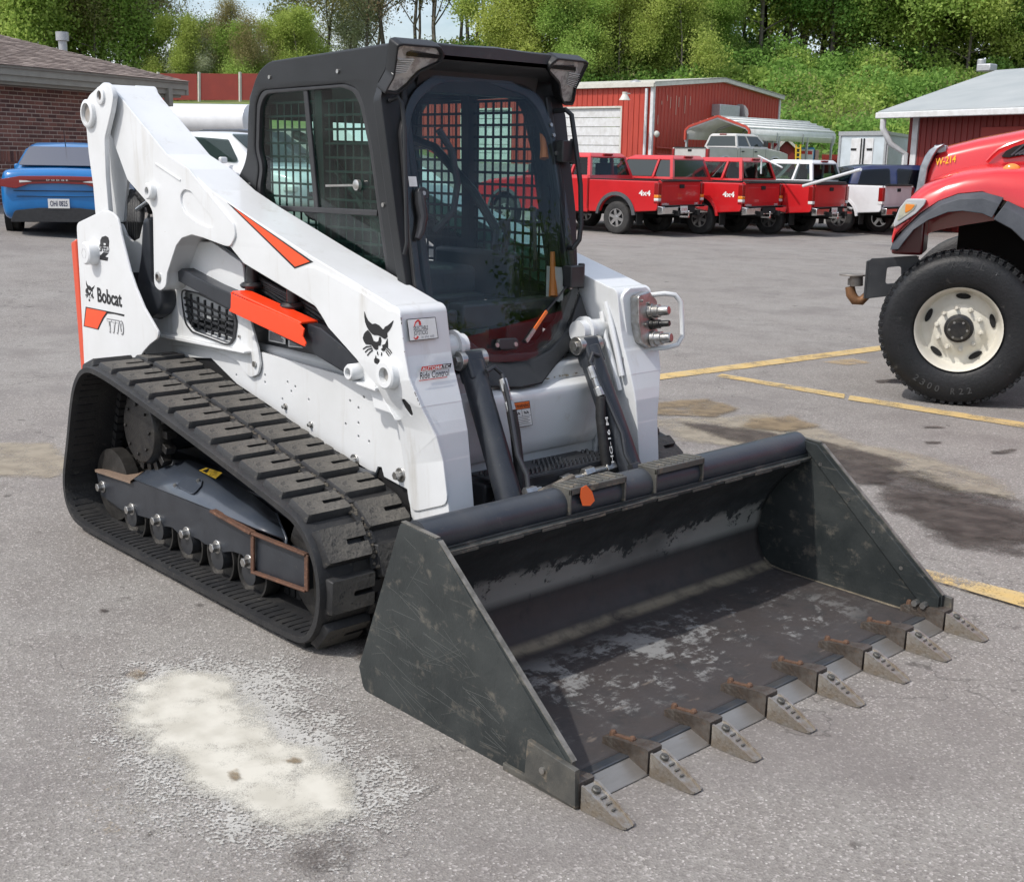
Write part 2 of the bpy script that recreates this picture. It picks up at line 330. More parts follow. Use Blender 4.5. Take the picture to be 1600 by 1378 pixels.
# ================================================================ SETTING: ground, terrain, markings
def asphalt():
    m_ = bpy.data.materials.new('asphalt'); m_.use_nodes = True; n = m_.node_tree; b = n.nodes['Principled BSDF']; L = n.links
    tc = n.nodes.new('ShaderNodeTexCoord')
    def noise(s_, d=8, rg=.6, v=None):
        z = n.nodes.new('ShaderNodeTexNoise'); z.inputs['Scale'].default_value = s_; z.inputs['Detail'].default_value = d; z.inputs['Roughness'].default_value = rg
        L.new(v or tc.outputs['Object'], z.inputs['Vector']); return z.outputs[0]
    def rng_(src, a, c, lo=0, hi=1):
        r_ = n.nodes.new('ShaderNodeMapRange'); r_.inputs[1].default_value = a; r_.inputs[2].default_value = c; r_.inputs[3].default_value = lo; r_.inputs[4].default_value = hi; L.new(src, r_.inputs[0]); return r_.outputs[0]
    def mix(f, A, C):
        mx = n.nodes.new('ShaderNodeMix'); mx.data_type = 'RGBA'
        for k, q in (('A', A), ('B', C)):
            if isinstance(q, tuple): mx.inputs[k].default_value = (*q, 1)
            else: L.new(q, mx.inputs[k])
        if isinstance(f, float): mx.inputs['Factor'].default_value = f
        else: L.new(f, mx.inputs['Factor'])
        return mx.outputs['Result']
    base = mix(rng_(noise(.35, 4), .35, .65), (.218, .200, .182), (.250, .238, .219))
    base = mix(rng_(noise(2.2, 6), .42, .72), base, (.186, .170, .156))
    # aggregate: small stones of several greys
    v1 = n.nodes.new('ShaderNodeTexVoronoi'); v1.inputs['Scale'].default_value = 150; L.new(tc.outputs['Object'], v1.inputs['Vector'])
    sep = n.nodes.new('ShaderNodeSeparateColor'); L.new(v1.outputs['Color'], sep.inputs[0])
    base = mix(rng_(sep.outputs[0], .0, .6, .60, 0), base, (.120, .108, .102))
    base = mix(rng_(sep.outputs[1], .78, 1.0, 0, .75), base, (.43, .40, .38))
    v2 = n.nodes.new('ShaderNodeTexVoronoi'); v2.inputs['Scale'].default_value = 62; L.new(tc.outputs['Object'], v2.inputs['Vector'])
    s2 = n.nodes.new('ShaderNodeSeparateColor'); L.new(v2.outputs['Color'], s2.inputs[0])
    dist = rng_(v2.outputs['Distance'], .12, .22, 1, 0); th = rng_(s2.outputs[2], .955, .97)
    ml = n.nodes.new('ShaderNodeMath'); ml.operation = 'MULTIPLY'; L.new(dist, ml.inputs[0]); L.new(th, ml.inputs[1])
    base = mix(ml.outputs[0], base, (.50, .48, .45))
    # dark oil freckles
    base = mix(rng_(noise(.9, 8, .7), .50, .62, 0, .5), base, (.150, .135, .128))
    base = mix(rng_(noise(5.5, 3, .5), .70, .74, 0, .7), base, (.06, .052, .047))
    # hairline cracks
    v3 = n.nodes.new('ShaderNodeTexVoronoi'); v3.feature = 'DISTANCE_TO_EDGE'; v3.inputs['Scale'].default_value = .30
    dv = n.nodes.new('ShaderNodeVectorMath'); dv.operation = 'ADD'; nz = n.nodes.new('ShaderNodeTexNoise'); nz.inputs['Scale'].default_value = 3; nz.inputs['Detail'].default_value = 8
    L.new(tc.outputs['Object'], nz.inputs['Vector']); sc_ = n.nodes.new('ShaderNodeVectorMath'); sc_.operation = 'SCALE'; sc_.inputs['Scale'].default_value = .8
    L.new(nz.outputs['Color'], sc_.inputs[0]); L.new(tc.outputs['Object'], dv.inputs[0]); L.new(sc_.outputs[0], dv.inputs[1]); L.new(dv.outputs[0], v3.inputs['Vector'])
    base = mix(rng_(v3.outputs['Distance'], .0, .0022, .55, 0), base, (.05, .045, .042))
    L.new(base, b.inputs['Base Color']); b.inputs['Roughness'].default_value = .85; b.inputs['Specular IOR Level'].default_value = .35
    bp = n.nodes.new('ShaderNodeBump'); bp.inputs['Strength'].default_value = .45; bp.inputs['Distance'].default_value = .004
    L.new(v1.outputs['Distance'], bp.inputs['Height']); L.new(bp.outputs[0], b.inputs['Normal'])
    return m_
ASPHALT = asphalt()
def decal_mat(name, col, col2, thr, seed, grain=90, alpha=1.0, grain_amt=.5, edge=.25, nscale=6.0, stretch=(1, 1, 1)):
    """a flat stain or paint film: opacity from the vertex layer 'a' broken up by noise"""
    m_ = bpy.data.materials.new(name); m_.use_nodes = True; n = m_.node_tree; b = n.nodes['Principled BSDF']; L = n.links
    tc = n.nodes.new('ShaderNodeTexCoord'); at = n.nodes.new('ShaderNodeAttribute'); at.attribute_name = 'a'
    mp = n.nodes.new('ShaderNodeMapping'); mp.inputs['Location'].default_value = (seed, seed*2.3, 0); mp.inputs['Scale'].default_value = stretch; L.new(tc.outputs['Object'], mp.inputs[0])
    n1 = n.nodes.new('ShaderNodeTexNoise'); n1.inputs['Scale'].default_value = nscale; n1.inputs['Detail'].default_value = 10; n1.inputs['Roughness'].default_value = .68; L.new(mp.outputs[0], n1.inputs['Vector'])
    n2 = n.nodes.new('ShaderNodeTexNoise'); n2.inputs['Scale'].default_value = grain; n2.inputs['Detail'].default_value = 2; L.new(tc.outputs['Object'], n2.inputs['Vector'])
    def M(op, a, c):
        q = n.nodes.new('ShaderNodeMath'); q.operation = op
        for i, z in enumerate((a, c)):
            if isinstance(z, (float, int)): q.inputs[i].default_value = z
            else: L.new(z, q.inputs[i])
        return q.outputs[0]
    s_ = M('ADD', M('ADD', at.outputs['Fac'], M('MULTIPLY', M('SUBTRACT', n1.outputs[0], .5), 1.6)), M('MULTIPLY', M('SUBTRACT', n2.outputs[0], .5), grain_amt))
    r_ = n.nodes.new('ShaderNodeMapRange'); r_.inputs[1].default_value = thr; r_.inputs[2].default_value = thr+edge; r_.inputs[4].default_value = alpha; L.new(s_, r_.inputs[0])
    L.new(r_.outputs[0], b.inputs['Alpha'])
    mx = n.nodes.new('ShaderNodeMix'); mx.data_type = 'RGBA'; mx.inputs['A'].default_value = (*col, 1); mx.inputs['B'].default_value = (*col2, 1)
    n3 = n.nodes.new('ShaderNodeTexNoise'); n3.inputs['Scale'].default_value = 9; n3.inputs['Detail'].default_value = 9; L.new(mp.outputs[0], n3.inputs['Vector'])
    rr = n.nodes.new('ShaderNodeMapRange'); rr.inputs[1].default_value = .4; rr.inputs[2].default_value = .65; L.new(n3.outputs[0], rr.inputs[0]); L.new(rr.outputs[0], mx.inputs['Factor']); L.new(mx.outputs['Result'], b.inputs['Base Color'])
    b.inputs['Roughness'].default_value = .9; b.inputs['Specular IOR Level'].default_value = .2
    return m_
# the lot and the terrain behind it as one sheet in a frame that runs ahead of the camera
def terrain():
    ds = list(np.concatenate([np.arange(-60, 0, 8), np.arange(0, 30, 1.5), np.arange(30, 70, 1.6), np.arange(70, 120, 2.5), np.arange(120, 420, 20)]))
    rs = list(np.concatenate([np.arange(-200, -60, 14), np.arange(-60, 60, 2.0), np.arange(60, 201, 14)]))
    V = []; F = []
    for d in ds:
        for r in rs: V.append(tuple(W(r, d, T(r, d))))
    nr = len(rs); FI = []
    for i in range(len(ds)-1):
        for j in range(nr-1):
            F.append((i*nr+j, i*nr+j+1, (i+1)*nr+j+1, (i+1)*nr+j)); FI.append((ds[i], rs[j]))
    me = bpy.data.meshes.new('ground'); me.from_pydata(V, [], F)
    me.materials.append(ASPHALT); me.materials.append(GRASS)
    for p, (d, r) in zip(me.polygons, FI):
        p.use_smooth = True
        lim = 45 if r/max(d, 1) > .18 else 51
        p.material_index = 1 if (d > lim and not (r < 8 and d < 62 and r > -14)) else 0
    o = obj('ground', me); tag(o, 'worn grey asphalt lot running up to a grassy wooded bank', kind='structure')
    return o
GRASS = mat('grass_bank', (.09, .14, .03), .9, col2=(.15, .19, .05), scale=2, col3=(.20, .19, .10), scale3=1.2, lo3=.5, hi3=.7, bump=.8, bscale=12)
terrain()
def film(name, outline_px, mt, z=.004, n=26, label=None, feather=.5, kind='structure', fn=None):
    """a flat film on the asphalt; outline given as ground points seen in the photograph"""
    P = [Zp(p[0], p[1], 0) for p in outline_px]; xs = [p.x for p in P]; ys = [p.y for p in P]
    x0, x1, y0, y1 = min(xs), max(xs), min(ys), max(ys); mx = .25*feather; x0 -= mx; x1 += mx; y0 -= mx; y1 += mx
    nx = max(6, min(90, int((x1-x0)/.035))); ny = max(6, min(90, int((y1-y0)/.035)))
    gx = np.linspace(x0, x1, nx); gy = np.linspace(y0, y1, ny)
    X, Y = np.meshgrid(gx, gy, indexing='ij'); sd_ = np.full(X.shape, 1e9); ins = np.zeros(X.shape, bool)
    m = len(P)
    for i in range(m):
        a, c = P[i], P[(i+1) % m]; ex, ey = c.x-a.x, c.y-a.y; l2 = ex*ex+ey*ey+1e-12
        t = np.clip(((X-a.x)*ex+(Y-a.y)*ey)/l2, 0, 1); dd = np.hypot(X-a.x-t*ex, Y-a.y-t*ey); sd_ = np.minimum(sd_, dd)
        cond = ((a.y > Y) != (c.y > Y)); 
        with np.errstate(divide='ignore', invalid='ignore'): xi = (c.x-a.x)*(Y-a.y)/(c.y-a.y+1e-12)+a.x
        ins ^= cond & (X < xi)
    sdv = np.where(ins, sd_, -sd_); A = np.clip(.5+sdv/(feather*.5), 0, 1)
    if feather < .05: A = ins.astype(float)
    V = [(X[i, j], Y[i, j], z) for i in range(nx) for j in range(ny)]
    F = [(i*ny+j, (i+1)*ny+j, (i+1)*ny+j+1, i*ny+j+1) for i in range(nx-1) for j in range(ny-1) if max(A[i, j], A[i+1, j], A[i, j+1], A[i+1, j+1]) > 0]
    me = bpy.data.meshes.new(name); me.from_pydata(V, [], F); me.materials.append(mt)
    at = me.attributes.new('a', 'FLOAT', 'POINT'); at.data.foreach_set('value', A.reshape(-1).astype(np.float32))
    o = obj(name, me)
    if label: o['label'] = label
    o['kind'] = kind
    return o
def line(pts, mt, z, a, label='worn yellow parking line'):
    P = [Zp(p[0], p[1], z) for p in pts]; me = bpy.data.meshes.new('yellow_line'); me.from_pydata([tuple(p) for p in P], [], [tuple(range(len(P)))]); me.materials.append(mt)
    at = me.attributes.new('a', 'FLOAT', 'POINT'); at.data.foreach_set('value', [a]*len(P)); o = obj('yellow_line', me); o['label'] = label; o['kind'] = 'structure'; return o
SAND = decal_mat('pale_sand_film', (.52, .50, .44), (.42, .40, .345), .42, 1.0, grain=300, grain_amt=.8, edge=.50, nscale=7)
SANDD = decal_mat('sand_dust_film', (.52, .51, .48), (.42, .41, .38), .55, 4.0, grain=110, grain_amt=2.1, edge=.30, nscale=8, alpha=.75)
OIL = decal_mat('oil_film', (.060, .050, .045), (.105, .088, .078), .55, 2.0, grain=120, alpha=.72, nscale=4, edge=.4)
MUD = decal_mat('mud_film', (.26, .20, .125), (.17, .13, .085), .6, 5.0, grain=90, alpha=.75, nscale=4, edge=.4)
SILT = decal_mat('silt_film', (.36, .32, .25), (.28, .245, .19), .62, 8.0, grain=80, alpha=.7, nscale=3, edge=.4)
YEL = decal_mat('worn_yellow_line', (.56, .40, .17), (.48, .37, .20), .50, 3.0, grain=120, grain_amt=.7, alpha=.92, nscale=4, edge=.3)
YELF = decal_mat('faded_yellow_line', (.50, .36, .19), (.42, .33, .20), .70, 6.0, grain=110, grain_amt=1.0, alpha=.55, nscale=9, edge=.3)
film('sand_dust', [(150, 1060), (240, 1030), (460, 1030), (580, 1160), (650, 1240), (600, 1310), (430, 1325), (270, 1290), (170, 1160)], SANDD, .004, feather=.9)
film('sand_spill', [(200, 1070), (270, 1045), (370, 1060), (400, 1095), (415, 1135), (480, 1175), (560, 1215), (560, 1270), (490, 1300), (390, 1290), (300, 1230), (240, 1180), (175, 1125)], SAND, .008, feather=.30, label='pale sand spilled over the asphalt before the machine')
film('oil_stain', [(190, 1062), (215, 1045), (240, 1055), (225, 1075)], MUD, .012, feather=.12)
film('oil_stain', [(438, 1194), (455, 1186), (478, 1190), (470, 1202)], MUD, .012, feather=.06)
film('oil_stain', [(352, 1212), (370, 1206), (380, 1222), (362, 1228)], MUD, .012, feather=.06)
film('oil_stain', [(390, 1372), (460, 1322), (530, 1292), (590, 1310), (570, 1350), (470, 1395)], OIL, .012, feather=.5)
film('oil_stain', [(1320, 720), (1440, 735), (1520, 765), (1620, 785), (1640, 880), (1540, 872), (1440, 840), (1370, 790)], OIL, .004, feather=.6)
film('oil_stain', [(1030, 655), (1160, 668), (1320, 695), (1330, 740), (1280, 720), (1130, 690)], OIL, .008, feather=.4)
film('mud_stain', [(1010, 630), (1110, 622), (1165, 640), (1120, 655), (1010, 650)], MUD, .008, feather=.3)
film('silt_stain', [(1000, 655), (1200, 645), (1360, 690), (1500, 725), (1600, 760), (1600, 790), (1480, 770), (1300, 720), (1050, 690)], SILT, .004, feather=.5)
film('silt_stain', [(-30, 690), (90, 690), (130, 730), (80, 750), (-30, 745)], SILT, .004, feather=.3)
film('oil_stain', [(1240, 715), (1330, 700), (1420, 725), (1400, 760), (1300, 765)], OIL, .012, feather=.4)
film('mud_stain', [(1160, 655), (1240, 650), (1290, 668), (1230, 680), (1150, 672)], MUD, .012, feather=.3)
film('oil_stain', [(1400, 770), (1500, 775), (1640, 800), (1640, 860), (1500, 850), (1420, 820)], OIL, .012, feather=.6)
film('oil_stain', [(148, 955), (165, 950), (178, 955), (160, 960)], OIL, .004, feather=.05)
film('oil_stain', [(1315, 1322), (1335, 1312), (1355, 1320), (1335, 1330)], OIL, .004, feather=.08)
film('oil_stain', [(540, 1000), (600, 980), (600, 1030), (545, 1040)], OIL, .004, feather=.25)
for q in ([(1545, 705), (1590, 700), (1592, 709), (1552, 712)], [(1440, 690), (1475, 690), (1475, 695), (1445, 695)], [(1365, 595), (1420, 590), (1430, 598), (1370, 600)], [(1440, 665), (1480, 667), (1475, 671), (1442, 670)]):
    film('oil_stain', q, OIL, .004, feather=.08)
line([(960, 593.5), (1400, 537), (1430, 533), (1430, 540), (1400, 544.5), (960, 602.5)], YEL, .005, .80)
line([(1128, 584), (1320, 615.5), (1319, 622.5), (1118, 588)], YEL, .0055, .78)
line([(1328, 617.5), (1640, 666), (1850, 700), (1850, 712), (1640, 674.5), (1325, 624.5)], YEL, .0055, .80)
line([(1400, 880), (1460, 892), (1640, 936), (1900, 1005), (1900, 1040), (1640, 960), (1475, 911), (1400, 893)], YEL, .0125, .74)
line([(-60, 366), (-20, 376), (38, 389), (30, 392.5), (-20, 381.5), (-60, 372)], YEL, .0055, .72)
film('yellow_line', [(1280, 566), (1330, 560), (1370, 568), (1320, 572)], YELF, .005, feather=.1)
film('yellow_line', [(90, 1245), (140, 1240), (280, 1340), (150, 1300)], YELF, .004, feather=.3)
film('yellow_line', [(85, 1160), (130, 1155), (240, 1280), (200, 1290)], YELF, .004, feather=.35)
film('yellow_line', [(220, 1390), (330, 1372), (480, 1385), (300, 1420)], YELF, .004, feather=.3)
# loose grit round the sand: real little stones
def grit():
    bm = bmesh.new()
    def stone(x, y, s_):
        vs = [bm.verts.new((x+s_*random.uniform(.6, 1)*math.cos(a), y+s_*random.uniform(.6, 1)*math.sin(a), .001)) for a in (0, 1.6, 3.1, 4.7)]
        t = bm.verts.new((x, y, s_*.9))
        for i in range(4): bm.faces.new((vs[i], vs[(i+1) % 4], t))
    for k in range(2600):
        px = random.gauss(390, 150); py = random.gauss(1180, 75)
        if not (40 < px < 880 and 1000 < py < 1378): continue
        p = Zp(px, py, 0); stone(p.x, p.y, random.uniform(.0015, .0045))
    for k in range(1500):
        px = random.uniform(0, 1600); py = random.uniform(640, 1378); p = Zp(px, py, 0)
        stone(p.x, p.y, random.uniform(.0015, .004))
    me = bpy.data.meshes.new('grit'); bm.to_mesh(me); bm.free(); me.materials.append(mat('pale_grit', (.36, .34, .30), .9, col2=(.14, .125, .11), scale=60))
    o = obj('grit', me); tag(o, 'pale grit scattered over the asphalt', kind='stuff')
grit()
# ================================================================ THE TRACK LOADER
YA = -.647                       # outer face of the near lift arm
YI = -.44
LD = thing('compact_track_loader', 'white tracked skid loader with black cab, orange stripe and wide toothed bucket', 'track loader', (0, 0, 0))
def mir(o, name=None):
    """a mirrored twin on the machine's other side"""
    me = o.data.copy(); me.transform(Matrix.Scale(-1, 4, (0, 1, 0))); me.flip_normals()
    c = o.copy(); c.data = me; COL.objects.link(c); c.parent = o.parent
    return c
# ---- track belts
def chaikin(p, n=3):
    for _ in range(n):
        q = []
        for i in range(len(p)):
            a = np.array(p[i]); b = np.array(p[(i+1) % len(p)]); q += [tuple(a*.75+b*.25), tuple(a*.25+b*.75)]
        p = q
    return p
LOOP = chaikin([(-1.50, .800), (-1.05, .722), (-.5, .612), (-.06, .518), (.06, .485), (.155, .39), (.19, .27), (.165, .13), (.09, .04), (-.02, .022), (-.6, .022), (-1.3, .022), (-1.76, .022), (-1.87, .05), (-1.935, .13), (-1.935, .24), (-1.86, .42), (-1.79, .62), (-1.735, .715), (-1.64, .79)], 3)
def resample(p, n):
    p = np.array(p+[p[0]]); s_ = np.concatenate([[0], np.cumsum(np.hypot(*(np.diff(p, axis=0).T)))]); L = s_[-1]
    t = np.linspace(0, L, n, endpoint=False); x = np.interp(t, s_, p[:, 0]); z = np.interp(t, s_, p[:, 1]); return x, z, L
def belt_frame(x, z):
    dx = np.roll(x, -1)-np.roll(x, 1); dz = np.roll(z, -1)-np.roll(z, 1); l = np.hypot(dx, dz); tx, tz = dx/l, dz/l
    return tx, tz, -tz, tx          # tangent, outward normal (loop runs rear->front on top => clockwise)
def belt(y0, y1):
    x, z, L = resample(LOOP, 180); tx, tz, nx, nz = belt_frame(x, z)
    prof = [(y0, -.004), (y0+.012, 0), (y1-.012, 0), (y1, -.004), (y1, -.026), (y1-.05, -.032), (y0+.05, -.032), (y0, -.026)]
    b = B(); rs = [b.verts([(x[i]+nx[i]*w, yy, z[i]+nz[i]*w) for yy, w in prof]) for i in range(180)]
    k = len(prof)
    for i in range(180):
        A, C = rs[i], rs[(i+1) % 180]
        for j in range(k): b._f([A[j], A[(j+1) % k], C[(j+1) % k], C[j]])
    return b.build('rubber_belt', RUBBERB, None, smooth=50)
PADTOP = mat('dusty_pad_top', (.060, .057, .052), .85, col2=(.115, .106, .092), scale=9, lo=.35, hi=.65, col3=(.030, .030, .030), scale3=34, lo3=.56, hi3=.66, bump=.9, bscale=45)
def lug_mesh(flip, wide=.124, yw=.186):
    """C shaped tread pad, x along the belt, y across, z outward"""
    h = .024; w2 = wide/2
    pts = [(-w2, 0, .006), (w2, 0, .006), (w2, yw, .01), (.011, yw, .004), (.011, yw*.52, .005), (-.009, yw*.52, .005), (-.009, yw, .004), (-w2, yw, .01)]
    P = fillet(pts, .005, 2)
    bm = bmesh.new(); n = len(P); rings = []
    for zz, s_ in ((-.006, 1.05), (h*.8, .985), (h, .955)):
        rings.append([bm.verts.new(((p[0])*s_, (p[1]-yw/2)*s_+yw/2+(random.uniform(-.0015, .0015) if zz > 0 else 0), zz+(random.uniform(-.001, .001) if zz > 0 else 0))) for p in P])
    for A, C in zip(rings, rings[1:]):
        for i in range(n): bm.faces.new((A[i], A[(i+1) % n], C[(i+1) % n], C[i]))
    bm.faces.new(rings[-1]).material_index = 1
    if flip:
        for v in bm.verts: v.co.x *= -1
    bmesh.ops.recalc_face_normals(bm, faces=bm.faces)
    me = bpy.data.meshes.new('tread_lug'); bm.to_mesh(me); bm.free(); me.materials.append(RUBBERB); me.materials.append(PADTOP); me.shade_smooth(); me.set_sharp_from_angle(angle=R(40)); return me
NL = 30
lugs = [lug_mesh(False), lug_mesh(False), lug_mesh(True)]
def track(side):
    ya, yb = (-.99, -.54) if side < 0 else (.54, .99)
    tr = belt(ya, yb); tr.name = 'track'; tr.parent = LD; tr['label'] = 'dusty rubber track on the near side' if side < 0 else 'rubber track on the far side'
    x, z, L = resample(LOOP, NL*8); tx, tz, nx, nz = belt_frame(x, z)
    for i in range(NL):
        for row in (0, 1):
            k = (i*8+row*4) % (NL*8); y = (ya+.028) if row == 0 else (ya+.236)
            o = obj('tread_lug', random.choice(lugs[:2]), tr)
            t_ = Vector((tx[k], 0, tz[k])); n_ = Vector((nx[k], 0, nz[k])); M = Matrix((t_, Vector((0, 1, 0)), n_)).transposed().to_4x4()
            M.translation = Vector((x[k], y, z[k])); o.matrix_local = M @ Matrix.Diagonal((random.uniform(.95, 1.05), 1, random.uniform(.85, 1.1), 1))
    # centre drive links and small ribs between the pads, guide blocks inside
    b = B()
    for k in range(NL*4):
        i = (k*2) % (NL*8); c = Vector((x[i], (ya+yb)/2, z[i])); t_ = Vector((tx[i], 0, tz[i])); n_ = Vector((nx[i], 0, nz[i]))
        M = Matrix((t_, Vector((0, 1, 0)), n_)).transposed()
        if k % 2 == 0: b.box(c+n_*.003, (.045, .040, .02), M)
        b.box(c-n_*.045, (.030, .035, .04), M @ Matrix.Diagonal((1, 1, 1)))
        for yy in (ya+.07, yb-.07): b.box(Vector((c.x, yy, c.z))-n_*.033, (.012, .09, .003), M)
    b.build('guide_blocks', RUBBERB, tr, smooth=0)['kind'] = 'stuff'
    return tr
trk = track(-1); track(1)
# mud caked along the track's middle channel
b = B(); x, z, L = resample(LOOP, 400); tx, tz, nx, nz = belt_frame(x, z)
for i in range(400):
    if z[i] > .3 and x[i] > -1.35:
        for q in range(2):
            yy = random.gauss(-.764, .010); w = random.uniform(.006, .016)
            b.sph((x[i]+nx[i]*.004, yy, z[i]+nz[i]*.004), w, 6, 4, (1.3, 1, .7))
mo = b.build('packed_mud', mat('packed_mud', (.085, .075, .06), .95, col2=(.08, .07, .055), scale=30, bump=.8, bscale=60), trk); mo['kind'] = 'stuff'
# ---- undercarriage
UC = obj('undercarriage', None, LD); UC.empty_display_size = .05
def c3(X, Y): return (80+X/2.755, 520+Y/2.755)
yU = -.885
pl_ = [c3(*q) for q in [(192, 592), (340, 645), (380, 632), (700, 762), (868, 862), (1100, 955), (1100, 1110), (870, 1030), (845, 990), (820, 955), (780, 942), (735, 945), (715, 925), (660, 910), (635, 890), (600, 875), (565, 882), (520, 838), (475, 832), (440, 805), (330, 775), (300, 762), (215, 700)]]
plate('frame_rail', 'y', fillet(S(yU, pl_), .012, 3), yU, yU+.03, BLACKG, UC, .003)
# sloping cover above the rail
lo_ = [Yp(*c3(*q), yU-.004) for q in [(355, 628), (520, 692), (700, 762), (870, 832), (1008, 884)]]
hi_ = [Yp(*c3(*q), -.72) for q in [(478, 548), (590, 545), (700, 585), (860, 690), (965, 775)]]
b = B(); A_ = b.verts(lo_); C_ = b.verts(hi_)
for i in range(4): b._f([A_[i], A_[i+1], C_[i+1], C_[i]])
b.poly([lo_[4], hi_[4], hi_[4]-Vector((0, 0, .08)), lo_[4]-Vector((0, 0, .04))])
b.build('sloping_cover', mat('blue_black_paint', (.042, .052, .070), .28, coat=.3, col2=(.055, .065, .082), scale=9, col3=(.12, .12, .12), scale3=30, lo3=.62, hi3=.9), UC)
o = bpy.data.objects['sloping_cover']; sm = o.modifiers.new('thick', 'SOLIDIFY'); sm.thickness = .008
frU = Frame(lo_[1], lo_[3]-lo_[1], hi_[2]-lo_[1])
fplate('access_cover', frU, frU.px([c3(*q)+(.02,) for q in [(540, 665), (585, 620), (655, 640), (650, 665), (615, 705)]]), .004, .010, MC['blue_black_paint'], UC, .002, r=.015)
for q in [(540, 668), (640, 648)]:
    p = frU.P(*frU.uv(hit(*c3(*q), frU.O, frU.N)), .01); B().cyl(p, p+frU.N*.010, .008, n=8).build('bolt', ZINC, UC)
fplate('warning_label', frU, frU.px([c3(*q) for q in [(641, 600), (672, 588), (741, 610), (712, 636)]]), .009, .0105, YELLOWD, UC, .0002)
text('label_print', '▲ ✋', frU, frU.uv(hit(*c3(655, 604), frU.O, frU.N)), frU.uv(hit(*c3(708, 624), frU.O, frU.N)), .025, INK, UC, .0115)
# rusty idler bracket at the front
bx = [c3(*q) for q in [(868, 862), (1100, 955), (1100, 1110), (868, 1028)]]
q_ = [Yp(*p, yU-.012) for p in bx]
b = B()
for i in range(4): b.beam(q_[i], q_[(i+1) % 4], .022, .010, (0, 1, 0) if i % 2 else (0, 0, 1))
b.beam(q_[0]+Vector((-.0, 0, .0)), Yp(*c3(695, 765), yU-.012), .03, .012)
b.build('rusty_bracket', RUST, UC, bevel=.003)
rs_ = [Yp(*c3(*q), -.80) for q in [(190, 592), (245, 572), (300, 568), (400, 588), (335, 640), (205, 600)]]
plate('rusty_scraper', 'z', [(p.x, p.y) for p in [Yp(*c3(190, 588), -.9), Yp(*c3(340, 640), -.9), Yp(*c3(395, 592), -.78), Yp(*c3(245, 572), -.78)]], q_[0].z+.085, q_[0].z+.095, RUST, UC, .002) if 0 else None
b = B(); sp = [Yp(*c3(188, 588), -.90), Yp(*c3(340, 638), -.90), Yp(*c3(398, 596), -.76), Yp(*c3(250, 574), -.76)]
b.hexa([p-Vector((0, 0, .012)) for p in sp]+sp); b.build('rusty_scraper', mat('rusty_brown_plate', (.17, .12, .09), .8, col2=(.23, .16, .11), scale=12, bump=.3), UC)
# rollers, idlers, bolts
for i, (px, py) in enumerate([(205, 665), (330, 762), (443, 810), (567, 866), (697, 925), (833, 988)]):
    p = Yp(*c3(px, py), yU-.02); b = B(); b.cyl((p.x, yU+.01, p.z), (p.x, yU-.006, p.z), .028, n=16); b.cyl((p.x, yU-.004, p.z), (p.x, yU-.030, p.z), .019, n=6)
    b.build('roller_bolt', ZINC, UC, bevel=.002)
    if i:
        rx = p.x; rz = .137; RL = obj('track_roller', None, UC)
        for ys in (-.875, -.675):
            b = B(); b.lathe((rx, ys, rz), (rx, ys+.07, rz), [(.5, .02), (.45, .085), (0, .098), (0.0, .106), (.15, .108), (.9, .106), (1, .06)], 28, caps=False); b.build('roller_flange', mat('roller_steel', (.060, .057, .053), .45, metal=.5, col2=(.030, .028, .026), scale=15, bump=.2, bscale=60) if 'roller_steel' not in MC else MC['roller_steel'], RL)
        B().cyl((rx, -.89, rz), (rx, -.62, rz), .05, n=16).build('roller_shaft', BLACKP, RL)
for nm, (ix, iz, ir) in {'front_idler': (-.02, .265, .205), 'rear_idler': (-1.70, .22, .165)}.items():
    b = B(); b.lathe((ix, -.86, iz), (ix, -.67, iz), [(0, .05), (.02, ir-.05), (.05, ir), (.35, ir), (.4, ir-.04), (.6, ir-.04), (.65, ir), (.95, ir), (1, ir-.03)], 32); b.build(nm, MC['roller_steel'], UC)
# drive sprocket with teeth
b = B(); sx, szz = -1.426, .525; rr = .19
b.lathe((sx, -.85, szz), (sx, -.72, szz), [(0, .001), (.0, .10), (.05, .145), (.12, .150), (.3, rr-.03), (.6, rr-.03), (.65, .1), (1, .1)], 32)
for k in range(17):
    a = k*2*math.pi/17; c = Vector((sx+math.cos(a)*(rr-.02), -.79, szz+math.sin(a)*(rr-.02)))
    b.box(c, (.055, .045, .032), Matrix.Rotation(-a, 3, 'Y'))
for k in range(8):
    a = k*2*math.pi/8; c = Vector((sx+math.cos(a)*.11, -.85, szz+math.sin(a)*.11)); b.cyl(c, c+Vector((0, -.007, 0)), .008, n=6)
b.build('drive_sprocket', mat('greasy_steel', (.010, .010, .011), .35, metal=.1, col2=(.028, .026, .023), scale=20, bump=.3), UC, bevel=.002)
b = B(); b.box((-.95, -.62, .27), (1.5, .14, .18)); b.box((-.35, -.62, .24), (.7, .14, .16)); b.cyl((-1.426, -.80, .52), (-1.426, -.5, .52), .11, n=20)
b.box((-.9, -.56, .40), (1.6, .05, .30)); b.build('track_frame', BLACKG, UC, bevel=.01)
plate('track_frame', 'y', [(-1.7, .1), (.05, .1), (.1, .3), (-1.3, .6), (-1.7, .6)], .885, .86, BLACKG, UC)
# ---- body
BD = obj('body', None, LD)
b = B(); b.box((-1.08, 0, .60), (2.35, .98, .64)); b.build('hull', WHITE_D, BD, bevel=.02)
b = B(); b.loft([[(-2.25, -.46, .30), (-2.25, .46, .30), (-2.25, .46, 1.02), (-2.25, -.46, 1.02)], [(-1.2, -.46, .30), (-1.2, .46, .30), (-1.2, .46, 1.22), (-1.2, -.46, 1.22)]]); b.build('engine_hood', BLACKP, BD, bevel=.03)
def c6(X, Y): return (240+X/4.21, 360+Y/4.21)
